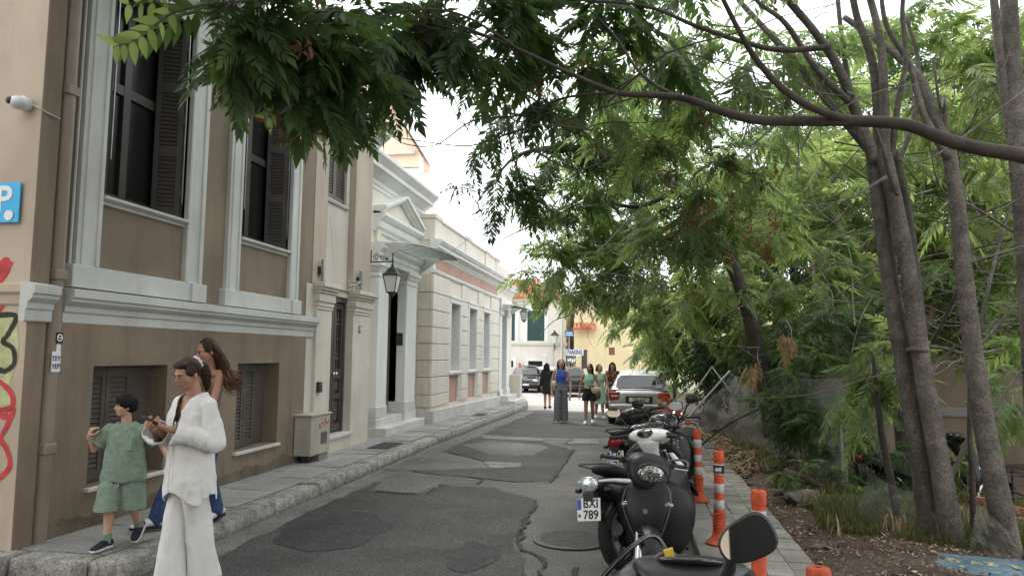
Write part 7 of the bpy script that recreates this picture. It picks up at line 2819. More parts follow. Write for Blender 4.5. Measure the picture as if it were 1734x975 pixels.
class Fig:
    BASE = dict(pelvis=(0, 0, .53), waist=(0, .004, .62), chest=(0, .0, .735), neck=(0, -.008, .835), head=(0, .012, .93),
                shR=(.100, -.006, .808), elR=(.128, -.012, .63), wrR=(.132, .025, .48), shL=(-.100, -.006, .808), elL=(-.128, -.012, .63), wrL=(-.132, .025, .48),
                hipR=(.048, 0, .515), knR=(.052, .012, .285), anR=(.052, -.012, .045), hipL=(-.048, 0, .515), knL=(-.052, .012, .285), anL=(-.052, -.012, .045))

    def __init__(s, lab, loc, head, H, skin, joints=None, yaw=0, pitch=0, roll=0, voxel=.007, cat='person', group=None, fat=1.0):
        s.t = thing('person', lab, cat, (0, 0, 0), group)
        s.H, s.skin, s.vox, s.fat = H, skin, voxel, fat
        J = dict(s.BASE)
        J.update(joints or {})
        s.J = {k: Vector(v) * H for k, v in J.items()}
        s.Rh = Matrix.Rotation(yaw, 3, 'Z') @ Matrix.Rotation(pitch, 3, 'X') @ Matrix.Rotation(roll, 3, 'Y')
        s.hc = s.J['head'].copy()
        s.loc, s.rz = Vector(loc), math.atan2(-head[0], head[1])
        s.mb = MB()
        s.hands = {}

    def W(s, p):
        return s.loc + Matrix.Rotation(s.rz, 3, 'Z') @ Vector(p)

    def limb(s, mb, a, ra, b, rb, n=12):
        mb.tube([a, b], [ra, rb], n)
        mb.ball(a, ra, n, 8)
        mb.ball(b, rb, n, 8)

    def hd(s, p):
        return s.hc + s.Rh @ (Vector(p) * s.H)

    def hball(s, mb, p, r, n=14, m=10):
        mb.ball(s.hd(p), [q * s.H for q in r], n, m, s.Rh)

    def hand(s, mb, w, d, nrm, side, curl=.35, spread=.12, thumb=.5):
        H = s.H
        d = Vector(d).normalized()
        nrm = Vector(nrm)
        nrm = (nrm - d * nrm.dot(d)).normalized()
        sd = d.cross(nrm).normalized() * side
        w = Vector(w)
        mb.tube([w, w + d * .02 * H], [.0135 * H, .015 * H], 10)
        Rm = Matrix((sd, d, nrm)).transposed()
        mb.ball(w + d * .034 * H, (.0235 * H, .031 * H, .0105 * H), 14, 10, Rm)
        ln = (.038, .045, .042, .032)
        tips = []
        for k in range(4):
            off = (1.5 - k) * .0118 * H
            p = w + d * (.056 - .004 * abs(k - 1.2)) * H + sd * off
            dd = (d + sd * spread * (1.5 - k) * .4).normalized()
            r = (.0056 if k != 3 else .0049) * H
            mb.tube([w + d * .03 * H + sd * off * .8, p], [r * 1.2, r * 1.15], 8)
            for j, f in enumerate((.44, .32, .24)):
                ang = curl * (1.1 if j == 0 else 1.0) * (1 + .12 * k)
                dd = (dd * math.cos(ang) + nrm * math.sin(ang)).normalized() if True else dd
                q = p + dd * ln[k] * f * H * 1.05
                s.limb(mb, p, r * (1 - .08 * j), q, r * (1 - .08 * (j + 1)), 8)
                p = q
                nn = nrm
            tips.append(p)
        p = w + d * .016 * H + sd * .018 * H
        dd = (d * .62 + sd * .62 + nrm * thumb).normalized()
        r = .0065 * H
        for j, f in enumerate((.024, .020, .016)):
            q = p + dd * f * H
            s.limb(mb, p, r * (1.1 - .1 * j), q, r * (1 - .1 * j), 8)
            p = q
            dd = (dd + d * .35 - sd * .25 * thumb).normalized()
        return w + d * .055 * H + nrm * .012 * H

    def make_body(s, feet=False, hands=None, legs=True, lk=1.0):
        H, J, mb = s.H, s.J, s.mb
        L = lambda a, ra, b, rb: s.limb(mb, J[a], ra * H, J[b], rb * H)
        f = s.fat
        mb.ball(J['pelvis'], (.083 * H * f, .058 * H * f, .07 * H), 18, 12)
        mb.ball(J['waist'], (.070 * H * f, .048 * H * f, .08 * H), 18, 12)
        mb.ball(J['chest'], (.083 * H * f, .056 * H * f, .095 * H), 18, 12)
        mb.ball(J['neck'] + Vector((0, 0, -.03 * H)), (.085 * H, .036 * H, .028 * H), 18, 10)
        s.limb(mb, J['neck'] + Vector((0, 0, -.02 * H)), .034 * H, s.hd((0, -.012, -.03)), .030 * H)
        for q in 'RL':
            L('sh' + q, .029 * f, 'el' + q, .0215 * f)
            L('el' + q, .0215 * f, 'wr' + q, .0135)
            if legs:
                L('hip' + q, .053 * f * lk, 'kn' + q, .033 * f * lk)
                mid = J['kn' + q].lerp(J['an' + q], .3)
                s.limb(mb, J['kn' + q], .032 * f * lk * H, mid + Vector((0, -.008 * H, 0)), .033 * f * lk * H)
                s.limb(mb, mid + Vector((0, -.008 * H, 0)), .033 * f * lk * H, J['an' + q], .019 * H * lk)
            if feet:
                a = J['an' + q]
                fw = s.foot_dir.get(q, Vector((.05 if q == 'R' else -.05, 1, -.12))).normalized()
                s.limb(mb, a + Vector((0, -.015 * H, -.022 * H)), .018 * H, a + fw * .06 * H + Vector((0, 0, -.024 * H)), .019 * H)
                s.limb(mb, a, .019 * H, a + fw * .05 * H + Vector((0, 0, -.018 * H)), .018 * H)
                s.limb(mb, a + fw * .06 * H + Vector((0, 0, -.025 * H)), .018 * H, a + fw * .105 * H + Vector((0, 0, -.026 * H)), .012 * H)
        for q, (side, dflt) in (('R', (-1, None)), ('L', (1, None))):
            h_ = (hands or {}).get(q)
            d = (J['wr' + q] - J['el' + q]).normalized()
            if h_:
                s.hands[q] = s.hand(mb, J['wr' + q], h_.get('d', d), h_.get('n', (1 if q == 'L' else -1, .1, 0)), h_.get('side', side), h_.get('curl', .3), thumb=h_.get('thumb', .5))
            else:
                s.hands[q] = s.hand(mb, J['wr' + q], d, (1 if q == 'L' else -1, .2, 0), 1 if q == 'L' else 1, .28)
        # head with features
        s.hball(mb, (0, -.008, .014), (.0455, .056, .053), 20, 14)
        s.hball(mb, (0, .012, -.012), (.0385, .041, .050), 18, 12)
        s.hball(mb, (0, .022, -.045), (.024, .026, .018))
        s.hball(mb, (0, .045, .014), (.030, .008, .007))
        mb.tube([s.hd((0, .047, .010)), s.hd((0, .060, -.012))], [.0048 * H, .0072 * H], 8)
        s.hball(mb, (0, .058, -.013), (.0088, .0075, .0058))
        s.hball(mb, (0, .047, -.031), (.014, .007, .0075))
        for x in (-1, 1):
            s.hball(mb, (x * .0255, .034, -.012), (.012, .010, .012))
            s.hball(mb, (x * .0455, -.006, -.006), (.005, .011, .0165))
        s.body = s.skinmesh('body', mb, s.skin, s.vox, 5)
        for x in (-1, 1):
            e = MB()
            s.hball(e, (x * .0178, .0445, .001), (.0082, .0055, .0048))
            eo = e.build('eye', 'eye', s.body, smooth='all')
            e = MB()
            s.hball(e, (x * .0178, .0492, .0008), (.0036, .002, .0038), 10, 6)
            e.build('iris', 'iris', s.body, smooth='all')
            e = MB()
            P = [s.hd((x * .007, .0525, .0125)), s.hd((x * .018, .0515, .0165)), s.hd((x * .029, .043, .0125))]
            e.tube(P, [.0018 * H, .0022 * H, .0010 * H], 6)
            e.build('eyebrow', 'hair_dk', s.body, smooth='all')
            e = MB()
            P = [s.hd((x * .0095, .0505, .004)), s.hd((x * .018, .0515, .0062)), s.hd((x * .0265, .046, .003))]
            e.tube(P, .0012 * H, 5)
            e.build('eyelash', 'hair_dk', s.body)
        e = MB()
        s.hball(e, (0, .0535, -.0285), (.0125, .0035, .0026))
        s.hball(e, (0, .0530, -.0335), (.0105, .0040, .0032))
        e.build('lips', 'lip', s.body, smooth='all')
        return s.body

    def skinmesh(s, name, mb, m, vox, smooth=4, cut=None, wrinkle=None, parent=None, solid=0.0, label=None):
        """union of overlapping solids into one continuous surface"""
        o = mb.build('tmp', m)
        r = o.modifiers.new('r', 'REMESH')
        r.mode = 'VOXEL'
        r.voxel_size = vox
        r.use_smooth_shade = True
        sm = o.modifiers.new('s', 'SMOOTH')
        sm.factor = .5
        sm.iterations = smooth
        dg = bpy.context.evaluated_depsgraph_get()
        me = bpy.data.meshes.new_from_object(o.evaluated_get(dg))
        bpy.data.objects.remove(o)
        me.name = name
        if wrinkle:
            n = len(me.vertices)
            co = np.empty(n * 3, np.float32)
            nr = np.empty(n * 3, np.float32)
            me.vertices.foreach_get('co', co)
            me.vertices.foreach_get('normal', nr)
            co, nr = co.reshape(-1, 3), nr.reshape(-1, 3)
            d = np.array([wrinkle(Vector([float(q) for q in c])) for c in co], np.float32)
            co = co + nr * d[:, None]
            me.vertices.foreach_set('co', co.ravel())
            me.update()
        if cut:
            bm = bmesh.new()
            bm.from_mesh(me)
            dl = [v for v in bm.verts if cut(v.co)]
            bmesh.ops.delete(bm, geom=dl, context='VERTS')
            for _ in range(2):
                bd = [v for v in bm.verts if v.is_boundary]
                new = {}
                for v in bd:
                    nb = [e.other_vert(v).co for e in v.link_edges if e.is_boundary]
                    if len(nb) == 2:
                        new[v] = v.co * .4 + (nb[0] + nb[1]) * .3
                for v, c in new.items():
                    v.co = c
            bm.to_mesh(me)
            bm.free()
        if not me.materials:
            me.materials.append(MT[m] if isinstance(m, str) else m)
        me.polygons.foreach_set('use_smooth', [True] * len(me.polygons))
        ob = bpy.data.objects.new(name, me)
        COL.objects.link(ob)
        ob.parent = parent or s.t
        if solid:
            q = ob.modifiers.new('thickness', 'SOLIDIFY')
            q.thickness = solid
            q.offset = 1
        if label:
            ob['label'] = label
        return ob

    def loft(s, mb, secs, n=22, p=2.0):
        """secs: (z, hx, hy, cx, cy) in fractions of height"""
        H = s.H
        mb.ring_loft([[Vector(((c[3] if len(c) > 3 else 0) * H + c[1] * H * math.copysign(abs(math.cos(a)) ** (2 / p), math.cos(a)),
                               (c[4] if len(c) > 4 else 0) * H + c[2] * H * math.copysign(abs(math.sin(a)) ** (2 / p), math.sin(a)), c[0] * H)) for a in [2 * math.pi * k / n for k in range(n)]] for c in secs])

    def leg(s, mb, q, r0, r1, r2, end=1.0):
        """trouser leg along hip, knee, ankle; end = share of the shank covered"""
        H, J = s.H, s.J
        s.limb(mb, J['hip' + q], r0 * H, J['kn' + q], r1 * H)
        s.limb(mb, J['kn' + q], r1 * H, J['kn' + q].lerp(J['an' + q], end), r2 * H)

    def sleeve(s, mb, q, r0, r1, r2=None, end=1.0, upper=1.0):
        H, J = s.H, s.J
        s.limb(mb, J['sh' + q], r0 * H, J['sh' + q].lerp(J['el' + q], upper), r1 * H)
        if r2:
            s.limb(mb, J['el' + q], r1 * H, J['el' + q].lerp(J['wr' + q], end), r2 * H)

    foot_dir = {}

    def shoe(s, q, m='navyshoe', sole='whiteshoe', high=.055, stripes=0):
        H, a = s.H, s.J['an' + q]
        fw = s.foot_dir.get(q, Vector((.06 if q == 'R' else -.06, 1, 0)))
        pitch = fw.z
        fw = Vector(fw).normalized()
        up = Vector((0, 0, 1))
        sd = fw.cross(up).normalized()
        up = sd.cross(fw).normalized()
        g = a - up * .040 * H

        def P(f, x, u):
            return g + fw * f * H + sd * x * H + up * u * H
        secs = [(-.050, .018, .024, .034), (-.038, .027, .036, .066), (-.005, .029, .040, .070), (.03, .029, .036, .058), (.065, .031, .026, .042), (.098, .029, .020, .033), (.120, .018, .013, .022)]
        mb = MB()
        rings = []
        for f, hw, hz, top in secs:
            rings.append([P(f, hw * math.cos(t), .010 + (top - .010) * (.5 + .5 * math.sin(t))) for t in [2 * math.pi * k / 14 for k in range(14)]])
        mb.ring_loft(rings)
        o = mb.build('shoe', m, s.t, smooth='all')
        subsurf(o, 1)
        mb = MB()
        out = [(-.046, .014), (-.035, .024), (0, .026), (.03, .026), (.065, .030), (.098, .028), (.118, .016)]
        pts = [P(f, w_, 0) for f, w_ in out] + [P(f, -w_, 0) for f, w_ in out[::-1]]
        mb.prism(pts, up * .014 * H)
        mb.build('sole', sole, o, bevel=.003)
        for k in range(stripes):
            for x in (-1, 1):
                mb = MB()
                f0 = .015 + k * .016
                mb.add([P(f0, x * .0262, .016), P(f0 + .007, x * .0262, .016), P(f0 - .006, x * .0225, .042), P(f0 - .013, x * .0225, .042)], [(0, 1, 2, 3)])
                mb.build('stripe', 'whiteshoe', o)
        for k in range(4):
            mb = MB().tube([P(.018 + .011 * k, -.014, .050 - .007 * k), P(.018 + .011 * k, 0, .056 - .007 * k), P(.018 + .011 * k, .014, .050 - .007 * k)], .0022 * H, 5)
            mb.build('lace', sole if m != 'whiteshoe' else 'greyshoe', o)
        return o

    def hair(s, mb, m, vox=.008, amp=.004):
        return s.skinmesh('hair', mb, m, vox, 3, wrinkle=lambda p: amp * noise.noise(Vector((p.x * 60, p.y * 60, p.z * 10))))

    def finish(s):
        s.t.rotation_euler = (0, 0, s.rz)
        s.t.location = s.loc
        return s


def folds(fx, fz, amp, seed=0.0, ridged=True):
    def f(p):
        q = Vector((p.x * fx + seed, p.y * fx, p.z * fz))
        n1 = noise.noise(q)
        n2 = noise.noise(q * 2.1 + Vector((5, 3, seed)))
        if ridged:
            n1 = .5 - abs(n1) * 1.6
            n2 = .5 - abs(n2) * 1.6
        return amp * (n1 * .7 + n2 * .35)
    return f


def strand(mb, pts, r):
    P, rr = crom([(Vector(p), q) for p, q in zip(pts, r)], 4)
    mb.tube(P, rr, 5)


# ---- woman in white looking at her phone
F = Fig('woman in a loose white linen shirt and wide white trousers, looking down at her phone', (-3.27, 5.12, 0), (-.30, -.95), 1.685, 'skin_a', dict(
    head=(.006, .040, .918), neck=(0, .0, .832), shR=(.090, .0, .778), elR=(.130, .010, .625), wrR=(.062, .150, .685), shL=(-.090, .0, .778), elL=(-.140, -.002, .625), wrL=(-.030, .135, .685),
    knR=(.042, .030, .285), anR=(.04, .040, .045), knL=(-.038, -.01, .285), anL=(-.038, -.06, .06)), yaw=R(-4), pitch=R(-20), voxel=.0055)
F.foot_dir = {'R': Vector((.05, 1, -.05)), 'L': Vector((-.05, 1, -.25))}
F.make_body(lk=.66, hands={'R': dict(d=(-.25, .75, .35), n=(-.55, -.25, .75), side=-1, curl=.62, thumb=.3), 'L': dict(d=(.62, .55, .25), n=(.2, -.35, .85), side=1, curl=.66, thumb=.4)})
mb = MB()
F.loft(mb, [(.848, .034, .032, 0, -.012), (.838, .046, .040, 0, -.008), (.826, .060, .046, 0, -.004), (.808, .082, .056, 0, .0), (.785, .097, .064, 0, .003), (.735, .098, .076, 0, .008), (.66, .094, .078, 0, .008), (.58, .100, .082, 0, .006), (.50, .108, .088, 0, .004), (.43, .114, .092, 0, .002), (.36, .120, .096, 0, .0)])
F.sleeve(mb, 'R', .036, .040, .036, .9)
F.sleeve(mb, 'L', .036, .041, .036, .9)
for q in 'RL':
    w_, e_ = F.J['wr' + q], F.J['el' + q]
    d = (w_ - e_).normalized()
    mb.tube([e_.lerp(w_, .55), e_.lerp(w_, .95) + Vector((0, 0, -.014))], [.036 * F.H, .054 * F.H], 14)
fw_ = folds(9, 2.6, .022, 3)
fw2 = folds(11, 6, .016, 8)


def wcut(p):
    H = F.H
    z = p.z / H
    hem = .385 + .030 * math.cos((p.x / H) * 26) * (1 if p.y > 0 else .4) + (.03 if abs(p.x / H) > .11 else 0)
    if z < hem:
        return True
    if p.y > .0 and z > .715 and abs(p.x / H - .004) < (z - .715) * .40:
        return True
    if z > .838:
        return True
    for q in 'RL':
        w_, e_ = F.J['wr' + q], F.J['el' + q]
        d = (w_ - e_).normalized()
        if (p - e_).dot(d) > (w_ - e_).length * .93 and (p - w_).length < .14:
            return True
    return False


shirt = F.skinmesh('shirt', mb, 'linen', .0075, 4, wcut, lambda p: fw_(p) * min(1, max(.15, (1.28 - p.z) * 2)) + fw2(p) * .8, solid=.004)
# button band, collar edge
Hh = F.H
mb = MB()
P, rr = crom([(Vector((.004 * Hh, .0905 * Hh, .715 * Hh)), .006), (Vector((.006 * Hh, .098 * Hh, .62 * Hh)), .006), (Vector((.006 * Hh, .108 * Hh, .5 * Hh)), .006), (Vector((.004 * Hh, .110 * Hh, .42 * Hh)), .006)], 6)
mb.tube(P, rr, 6)
mb.build('button_band', 'linen', shirt, smooth='all')
for k in range(5):
    p = P[3 + k * 3]
    MB().ball(p + Vector((0, .006, 0)), (.007, .004, .007), 10, 6).build('button', 'creambag', shirt, smooth='all')
mb = MB()
F.loft(mb, [(.56, .085, .062), (.50, .098, .070), (.45, .100, .072, .0, .0)])
for q, e_, sw in (('R', 1, .012), ('L', -1, -.03)):
    F.loft(mb, [(.50, .052, .062, e_ * .040, .0), (.40, .047, .056, e_ * .040, .008), (.28, .043, .056, e_ * .038, .016 + sw * 1.2), (.16, .044, .062, e_ * .038, .016 + sw * 1.9), (.07, .046, .072, e_ * .038, .014 + sw * 2.3), (.02, .048, .082, e_ * .038, .010 + sw * 2.6)])
fw3 = folds(11, 1.8, .026, 12)
F.skinmesh('trousers', mb, 'linen', .0085, 4, lambda p: p.z < .028 * F.H, lambda p: fw3(p) * min(1, max(.2, (.95 - p.z) * 1.3)), solid=.004)
for q in 'RL':
    F.shoe(q, 'whiteshoe', 'whiteshoe')
mb = MB()
F.hball(mb, (0, -.014, .020), (.0505, .0560, .0530), 20, 14)
F.hball(mb, (0, -.048, .026), (.026, .024, .024))
F.hball(mb, (0, .022, .050), (.040, .026, .016))
hr = [F.hd((0, -.060, .026)), F.hd((0, -.082, .002)), F.hd((.002, -.086, -.040)), F.hd((.004, -.080, -.085)), F.hd((.004, -.072, -.112))]
P, rr = crom([(p, r * F.H) for p, r in zip(hr, (.020, .026, .026, .018, .005))], 5)
mb.tube(P, rr, 14)
for x in (-1, 1):
    F.hball(mb, (x * .040, .004, .018), (.013, .026, .026))
F.hair(mb, 'hair_br', .006, .0016)
mb = MB()
q0 = F.hd((0, -.058, .030))
P = []
for k in range(25):
    a = 2 * math.pi * k / 24
    ctr = q0 + F.Rh @ Vector((.022 * F.H * math.cos(a), .010 * F.H * math.sin(a) * .3, .022 * F.H * math.sin(a)))
    P.append(ctr)
mb.tube(P, [(.0105 + .003 * math.sin(k * 2.4)) * F.H for k in range(25)], 9)
F_scr = mb.build('scrunchie', mat('pale_pink_satin', (.66, .56, .55), .45, .15, 30), F.t, smooth='all')
mb = MB()
for x in (-1, 1):
    for k in range(18):
        a = 2 * math.pi * k / 18
        b_ = 2 * math.pi * (k + 1) / 18
        mb.tube([F.hd((x * .0185 + .0125 * math.cos(a), .0565, -.001 + .0115 * math.sin(a))), F.hd((x * .0185 + .0125 * math.cos(b_), .0565, -.001 + .0115 * math.sin(b_)))], .0011 * F.H / 1.685 * 1.1, 4)
    mb.tube([F.hd((x * .031, .0565, .002)), F.hd((x * .046, .0, .006))], .0012, 4)
mb.tube([F.hd((-.006, .0565, .002)), F.hd((.006, .0565, .002))], .0012, 4)
mb.build('glasses', 'steel', F.t, kind='stuff')
F.finish()
ph = thing('phone', 'dark phone held up in both hands by the woman in white', 'phone', tuple(F.W((F.hands['R'] + F.hands['L']) / 2)))
c = F.W((F.hands['R'] + F.hands['L']) / 2 + Vector((0, .030, .018)))
fwd = Vector((-.30, -.95, 0)).normalized()
rt = Vector((fwd.y, -fwd.x, 0))
axu = (fwd * .80 + Vector((0, 0, .42))).normalized()
nrm = rt.cross(axu).normalized()
MB().obox(c, rt * .036, axu * .075, nrm * .0045).build('case', 'blackpl', ph, bevel=.004)
MB().obox(c - nrm * .0052 if (c - nrm * .0052 - F.W(F.hc)).length < (c + nrm * .0052 - F.W(F.hc)).length else c + nrm * .0052, rt * .033, axu * .071, nrm * .0006).build('screen', 'carglass', ph)

# ---- boy in sage green
F = Fig('boy in a sage green T-shirt and shorts with navy trainers, pulling at his collar', (-4.12, 5.52, .142), (.22, -.97), 1.235, 'skin_b', dict(
    head=(.012, .020, .905), neck=(0, .0, .80), pelvis=(0, 0, .50), waist=(0, .004, .58), chest=(0, .0, .69), shR=(.105, -.002, .745), elR=(.195, .012, .625), wrR=(.205, .070, .715), shL=(-.105, -.002, .745), elL=(-.20, -.055, .66), wrL=(-.26, -.02, .58),
    hipR=(.055, 0, .48), hipL=(-.055, 0, .48), knR=(.058, .05, .27), anR=(.055, .075, .05), knL=(-.058, .005, .275), anL=(-.062, -.135, .105)), yaw=R(-44), pitch=R(2), voxel=.0048)
F.foot_dir = {'R': Vector((.30, 1, -.02)), 'L': Vector((-.05, 1, -.55))}
F.BODY = 1
F.make_body(hands={'R': dict(d=(-.30, .10, .9), n=(-.65, -.6, -.1), side=-1, curl=.85, thumb=.7), 'L': dict(curl=.3)})
mb = MB()
F.hball(mb, (0, -.008, .016), (.056, .066, .058), 18, 12)
F.hball(mb, (0, .014, -.016), (.046, .047, .050), 16, 12)
F.loft(mb2 := MB(), [(.812, .040, .036, 0, -.008), (.80, .060, .046), (.78, .092, .056), (.755, .114, .064), (.72, .118, .070, 0, .004), (.65, .112, .080, 0, .006), (.56, .128, .088, 0, .006), (.46, .140, .096, 0, .004), (.40, .142, .098)])
mb = mb2
F.sleeve(mb, 'R', .046, .054, None, 1, .78)
F.sleeve(mb, 'L', .046, .052, None, 1, .9)
f1 = folds(13, 7, .010, 20)


def bcut(p):
    z = p.z / F.H
    if z < .425 + .006 * math.sin(p.x * 40):
        return True
    if z > .800 and (p.x / F.H) ** 2 + (p.y / F.H + .004) ** 2 < .0023:
        return True
    for q, up_ in (('R', .74), ('L', .86)):
        a, e_ = F.J['sh' + q], F.J['el' + q]
        d = (e_ - a).normalized()
        if (p - a).dot(d) > (e_ - a).length * up_ and (p - a.lerp(e_, up_)).length < .11 and abs(p.x) > .12 * F.H:
            return True
    return False


sh_ = F.skinmesh('shirt', mb, 'sage', .0065, 4, bcut, f1, solid=.004)
Hh = F.H
mb = MB()
mb.obox((-.052 * Hh, .0885 * Hh, .665 * Hh), (.030 * Hh, -.008 * Hh, 0), (0, .003, 0), (0, -.004, .034 * Hh))
mb.build('pocket', 'sage', sh_, bevel=.003)
mb = MB()
F.loft(mb, [(.53, .098, .070), (.47, .112, .078), (.43, .112, .080)])
for q, e_, dy in (('R', 1, .02), ('L', -1, -.015)):
    F.loft(mb, [(.48, .066, .072, e_ * .052, 0), (.40, .070, .076, e_ * .060, .012 + dy), (.31, .074, .080, e_ * .064, .018 + dy * 1.6), (.225, .078, .082, e_ * .066, .022 + dy * 2)])
F.skinmesh('shorts', mb, 'sage', .0065, 4, lambda p: p.z < .24 * F.H, folds(14, 5, .010, 31), solid=.004)
mb = MB()
for x in (-.008, .006):
    mb.tube([(x * Hh, .092 * Hh, .425 * Hh), (x * Hh * 1.5, .105 * Hh, .395 * Hh)], .0022, 5)
mb.build('drawstring', 'whiteshoe', sh_, kind='stuff')
for q in 'RL':
    a, k_ = F.J['an' + q], F.J['kn' + q]
    mb = MB().tube([a + Vector((0, 0, -.01)), a.lerp(k_, .22)], [.030 * Hh, .030 * Hh], 14)
    for j in range(3):
        mb.tube([a.lerp(k_, .08 + .05 * j), a.lerp(k_, .105 + .05 * j)], [.0315 * Hh, .0315 * Hh], 14)
    mb.build('sock', 'sage', F.t, smooth=True)
    F.shoe(q, 'navyshoe', 'whiteshoe', stripes=3)
mb = MB()
F.hball(mb, (0, -.016, .028), (.0635, .0690, .0580), 20, 14)
F.hball(mb, (0, .030, .046), (.048, .026, .020))
F.hball(mb, (0, -.032, .000), (.058, .048, .044))
for k in range(9):
    x = -.040 + .010 * k
    mb.tube([F.hd((x * .7, .030, .060)), F.hd((x, .050 - abs(x) * .35, .040)), F.hd((x * 1.08, .056 - abs(x) * .5, .019 + .003 * (k % 2)))], [.010 * Hh, .008 * Hh, .003 * Hh], 6)
F.hair(mb, 'hair_dk', .006)
F.finish()

# ---- young woman behind them
F = Fig('young woman with long loose hair and blue jeans, half hidden behind the woman in white', (-3.97, 6.42, .142), (-.34, -.94), 1.70, 'skin_a', dict(
    head=(-.040, .050, .925), neck=(-.022, .010, .835), shR=(.090, .01, .805), elR=(.085, -.05, .64), wrR=(.075, .0, .50), shL=(-.090, -.01, .805), elL=(-.105, .05, .65), wrL=(-.02, .14, .62),
    hipR=(.048, .01, .515), knR=(.058, .13, .30), anR=(.065, .235, .05), hipL=(-.048, 0, .515), knL=(-.036, .01, .29), anL=(-.028, -.07, .055)), yaw=R(-12), pitch=R(-16), voxel=.0065)
F.foot_dir = {'R': Vector((.35, 1, .04)), 'L': Vector((-.05, 1, -.25))}
F.make_body()
mb = MB()
F.loft(mb, [(.775, .088, .056, 0, .002), (.74, .092, .066, 0, .004), (.66, .078, .058), (.59, .080, .056), (.545, .088, .060)])
F.skinmesh('top', mb, 'tancloth', .008, 3, lambda p: p.z > .765 * F.H, folds(14, 8, .006, 3), solid=.003)
mb = MB()
F.loft(mb, [(.60, .075, .055), (.56, .090, .064), (.50, .094, .066)])
F.leg(mb, 'R', .058, .040, .040, .96)
F.leg(mb, 'L', .058, .040, .040, .96)
F.skinmesh('jeans', mb, 'denim', .008, 3, None, folds(18, 12, .007, 9))
for q in 'RL':
    F.shoe(q, 'whiteshoe', 'rubber')
mb = MB()
F.hball(mb, (0, -.014, .018), (.0515, .0560, .0560), 18, 12)
for k in range(15):
    a = -1 + 2 * k / 14
    out = Vector((-.10 - .02 * a, -.10, 0))
    p0 = F.hd((a * .040, -.020, .035))
    p1 = F.hd((a * .048, -.034, -.02))
    p2 = F.hd((a * .052 - .014, -.050, -.095))
    p3 = p2 + Vector((-.050 - .004 * k, -.02, -.16))
    strand(mb, [p0, p1, p2, p3], [.022 * F.H, .027 * F.H, .027 * F.H, .014 * F.H])
hb = F.hair(mb, 'hair_br', .008)
mb = MB()
random.seed(8)
for k in range(150):
    a = random.uniform(-1, 1)
    p2 = F.hd((a * .050 - .020, -.052 + random.uniform(-.015, .015), -.115 + random.uniform(-.03, .02)))
    p3 = p2 + Vector((-.05 - random.random() * .06, -.02 + random.gauss(0, .03), -.10 + random.gauss(0, .03)))
    p4 = p3 + Vector((-.05 - random.random() * .06, -.02, -.012 + random.gauss(0, .03)))
    strand(mb, [p2, p3, p4], [.006, .0045, .001])
mb.build('hair_ends', 'hair_lt', hb, smooth='all', kind='stuff')
F.finish()

# ---- people farther down the street
gy = lambda y: gz(y)
F = Fig('woman in a sleeveless cobalt top and grey checked wide trousers walking toward the viewer', (at(950, 660, 20.1).x, 20.1, gy(20.1)), (.10, -1), 1.69, 'skin_b', dict(
    elR=(.150, -.012, .635), wrR=(.150, .03, .485), elL=(-.150, -.01, .64), wrL=(-.150, .05, .50), knR=(.052, .04, .285), anR=(.055, .05, .045), knL=(-.052, 0, .285), anL=(-.052, -.07, .05)), yaw=R(6), pitch=R(-2), voxel=.0075)
F.make_body()
mb = MB()
F.loft(mb, [(.84, .036, .032, 0, -.008), (.825, .070, .044), (.79, .078, .058), (.73, .090, .070, 0, .006), (.66, .078, .060), (.60, .078, .058)])
F.skinmesh('top', mb, 'bluetop', .008, 3, None, folds(14, 9, .004))
mb = MB()
F.loft(mb, [(.63, .072, .056), (.58, .088, .064), (.50, .098, .070)])
for q, e_, dy in (('R', 1, .02), ('L', -1, -.02)):
    F.loft(mb, [(.52, .058, .064, e_ * .044, 0), (.40, .060, .064, e_ * .050, dy * .6), (.25, .058, .062, e_ * .054, dy), (.10, .060, .066, e_ * .056, dy * 1.2), (.03, .062, .070, e_ * .056, dy * 1.4)])
F.skinmesh('trousers', mb, 'plaid', .009, 3, None, folds(11, 2, .012))
for q in 'RL':
    F.shoe(q, 'leatherbr', 'creambag')
mb = MB()
F.hball(mb, (0, -.016, .020), (.0520, .0550, .0540))
for k in range(11):
    a = -1 + 2 * k / 10
    strand(mb, [F.hd((a * .042, -.010, .035)), F.hd((a * .055, -.016, -.01)), F.hd((a * .058, -.012, -.06)), F.hd((a * .060, .004, -.095))], [.018 * F.H, .016 * F.H, .012 * F.H, .005 * F.H])
F.hair(mb, 'hair_br', .009)
F.finish()
b_ = thing('shoulder_bag', 'cream shoulder bag hanging at the side of the woman in the cobalt top', 'bag', tuple(F.W((.16, .05, 1.0))))
c = F.W((.185, .06, 1.02))
body([((c.x, c.y - .06, c.z), .05, .07), ((c.x, c.y, c.z), .07, .10), ((c.x, c.y + .06, c.z), .05, .07)]).build('pouch', 'creambag', b_, smooth='all')
P, rr = crom([(F.W((.19, .04, 1.08)), .008), (F.W((.14, .095, 1.25)), .008), (F.W((.115, .02, 1.41)), .008), (F.W((.15, -.08, 1.2)), .008), (F.W((.19, -.02, 1.08)), .008)], 5)
MB().tube(P, rr, 6).build('strap', 'creambag', b_, smooth='all')
bt = thing('water_bottle', 'small bottle held low in the left hand of the woman in the cobalt top', 'bottle', tuple(F.W(F.hands['L'])))
c = F.W(F.hands['L'] + Vector((0, .01, -.06)))
MB().lathe([(0, -.11), (.03, -.11), (.032, -.02), (.028, .05), (.012, .08), (.012, .10), (0, .10)], 14, c).build('flask', glass('bottle_plastic', (.55, .66, .75), .1), bt, smooth=True)
MB().lathe([(0, .10), (.014, .10), (.014, .12), (0, .12)], 12, c).build('cap', 'bluesign', bt)

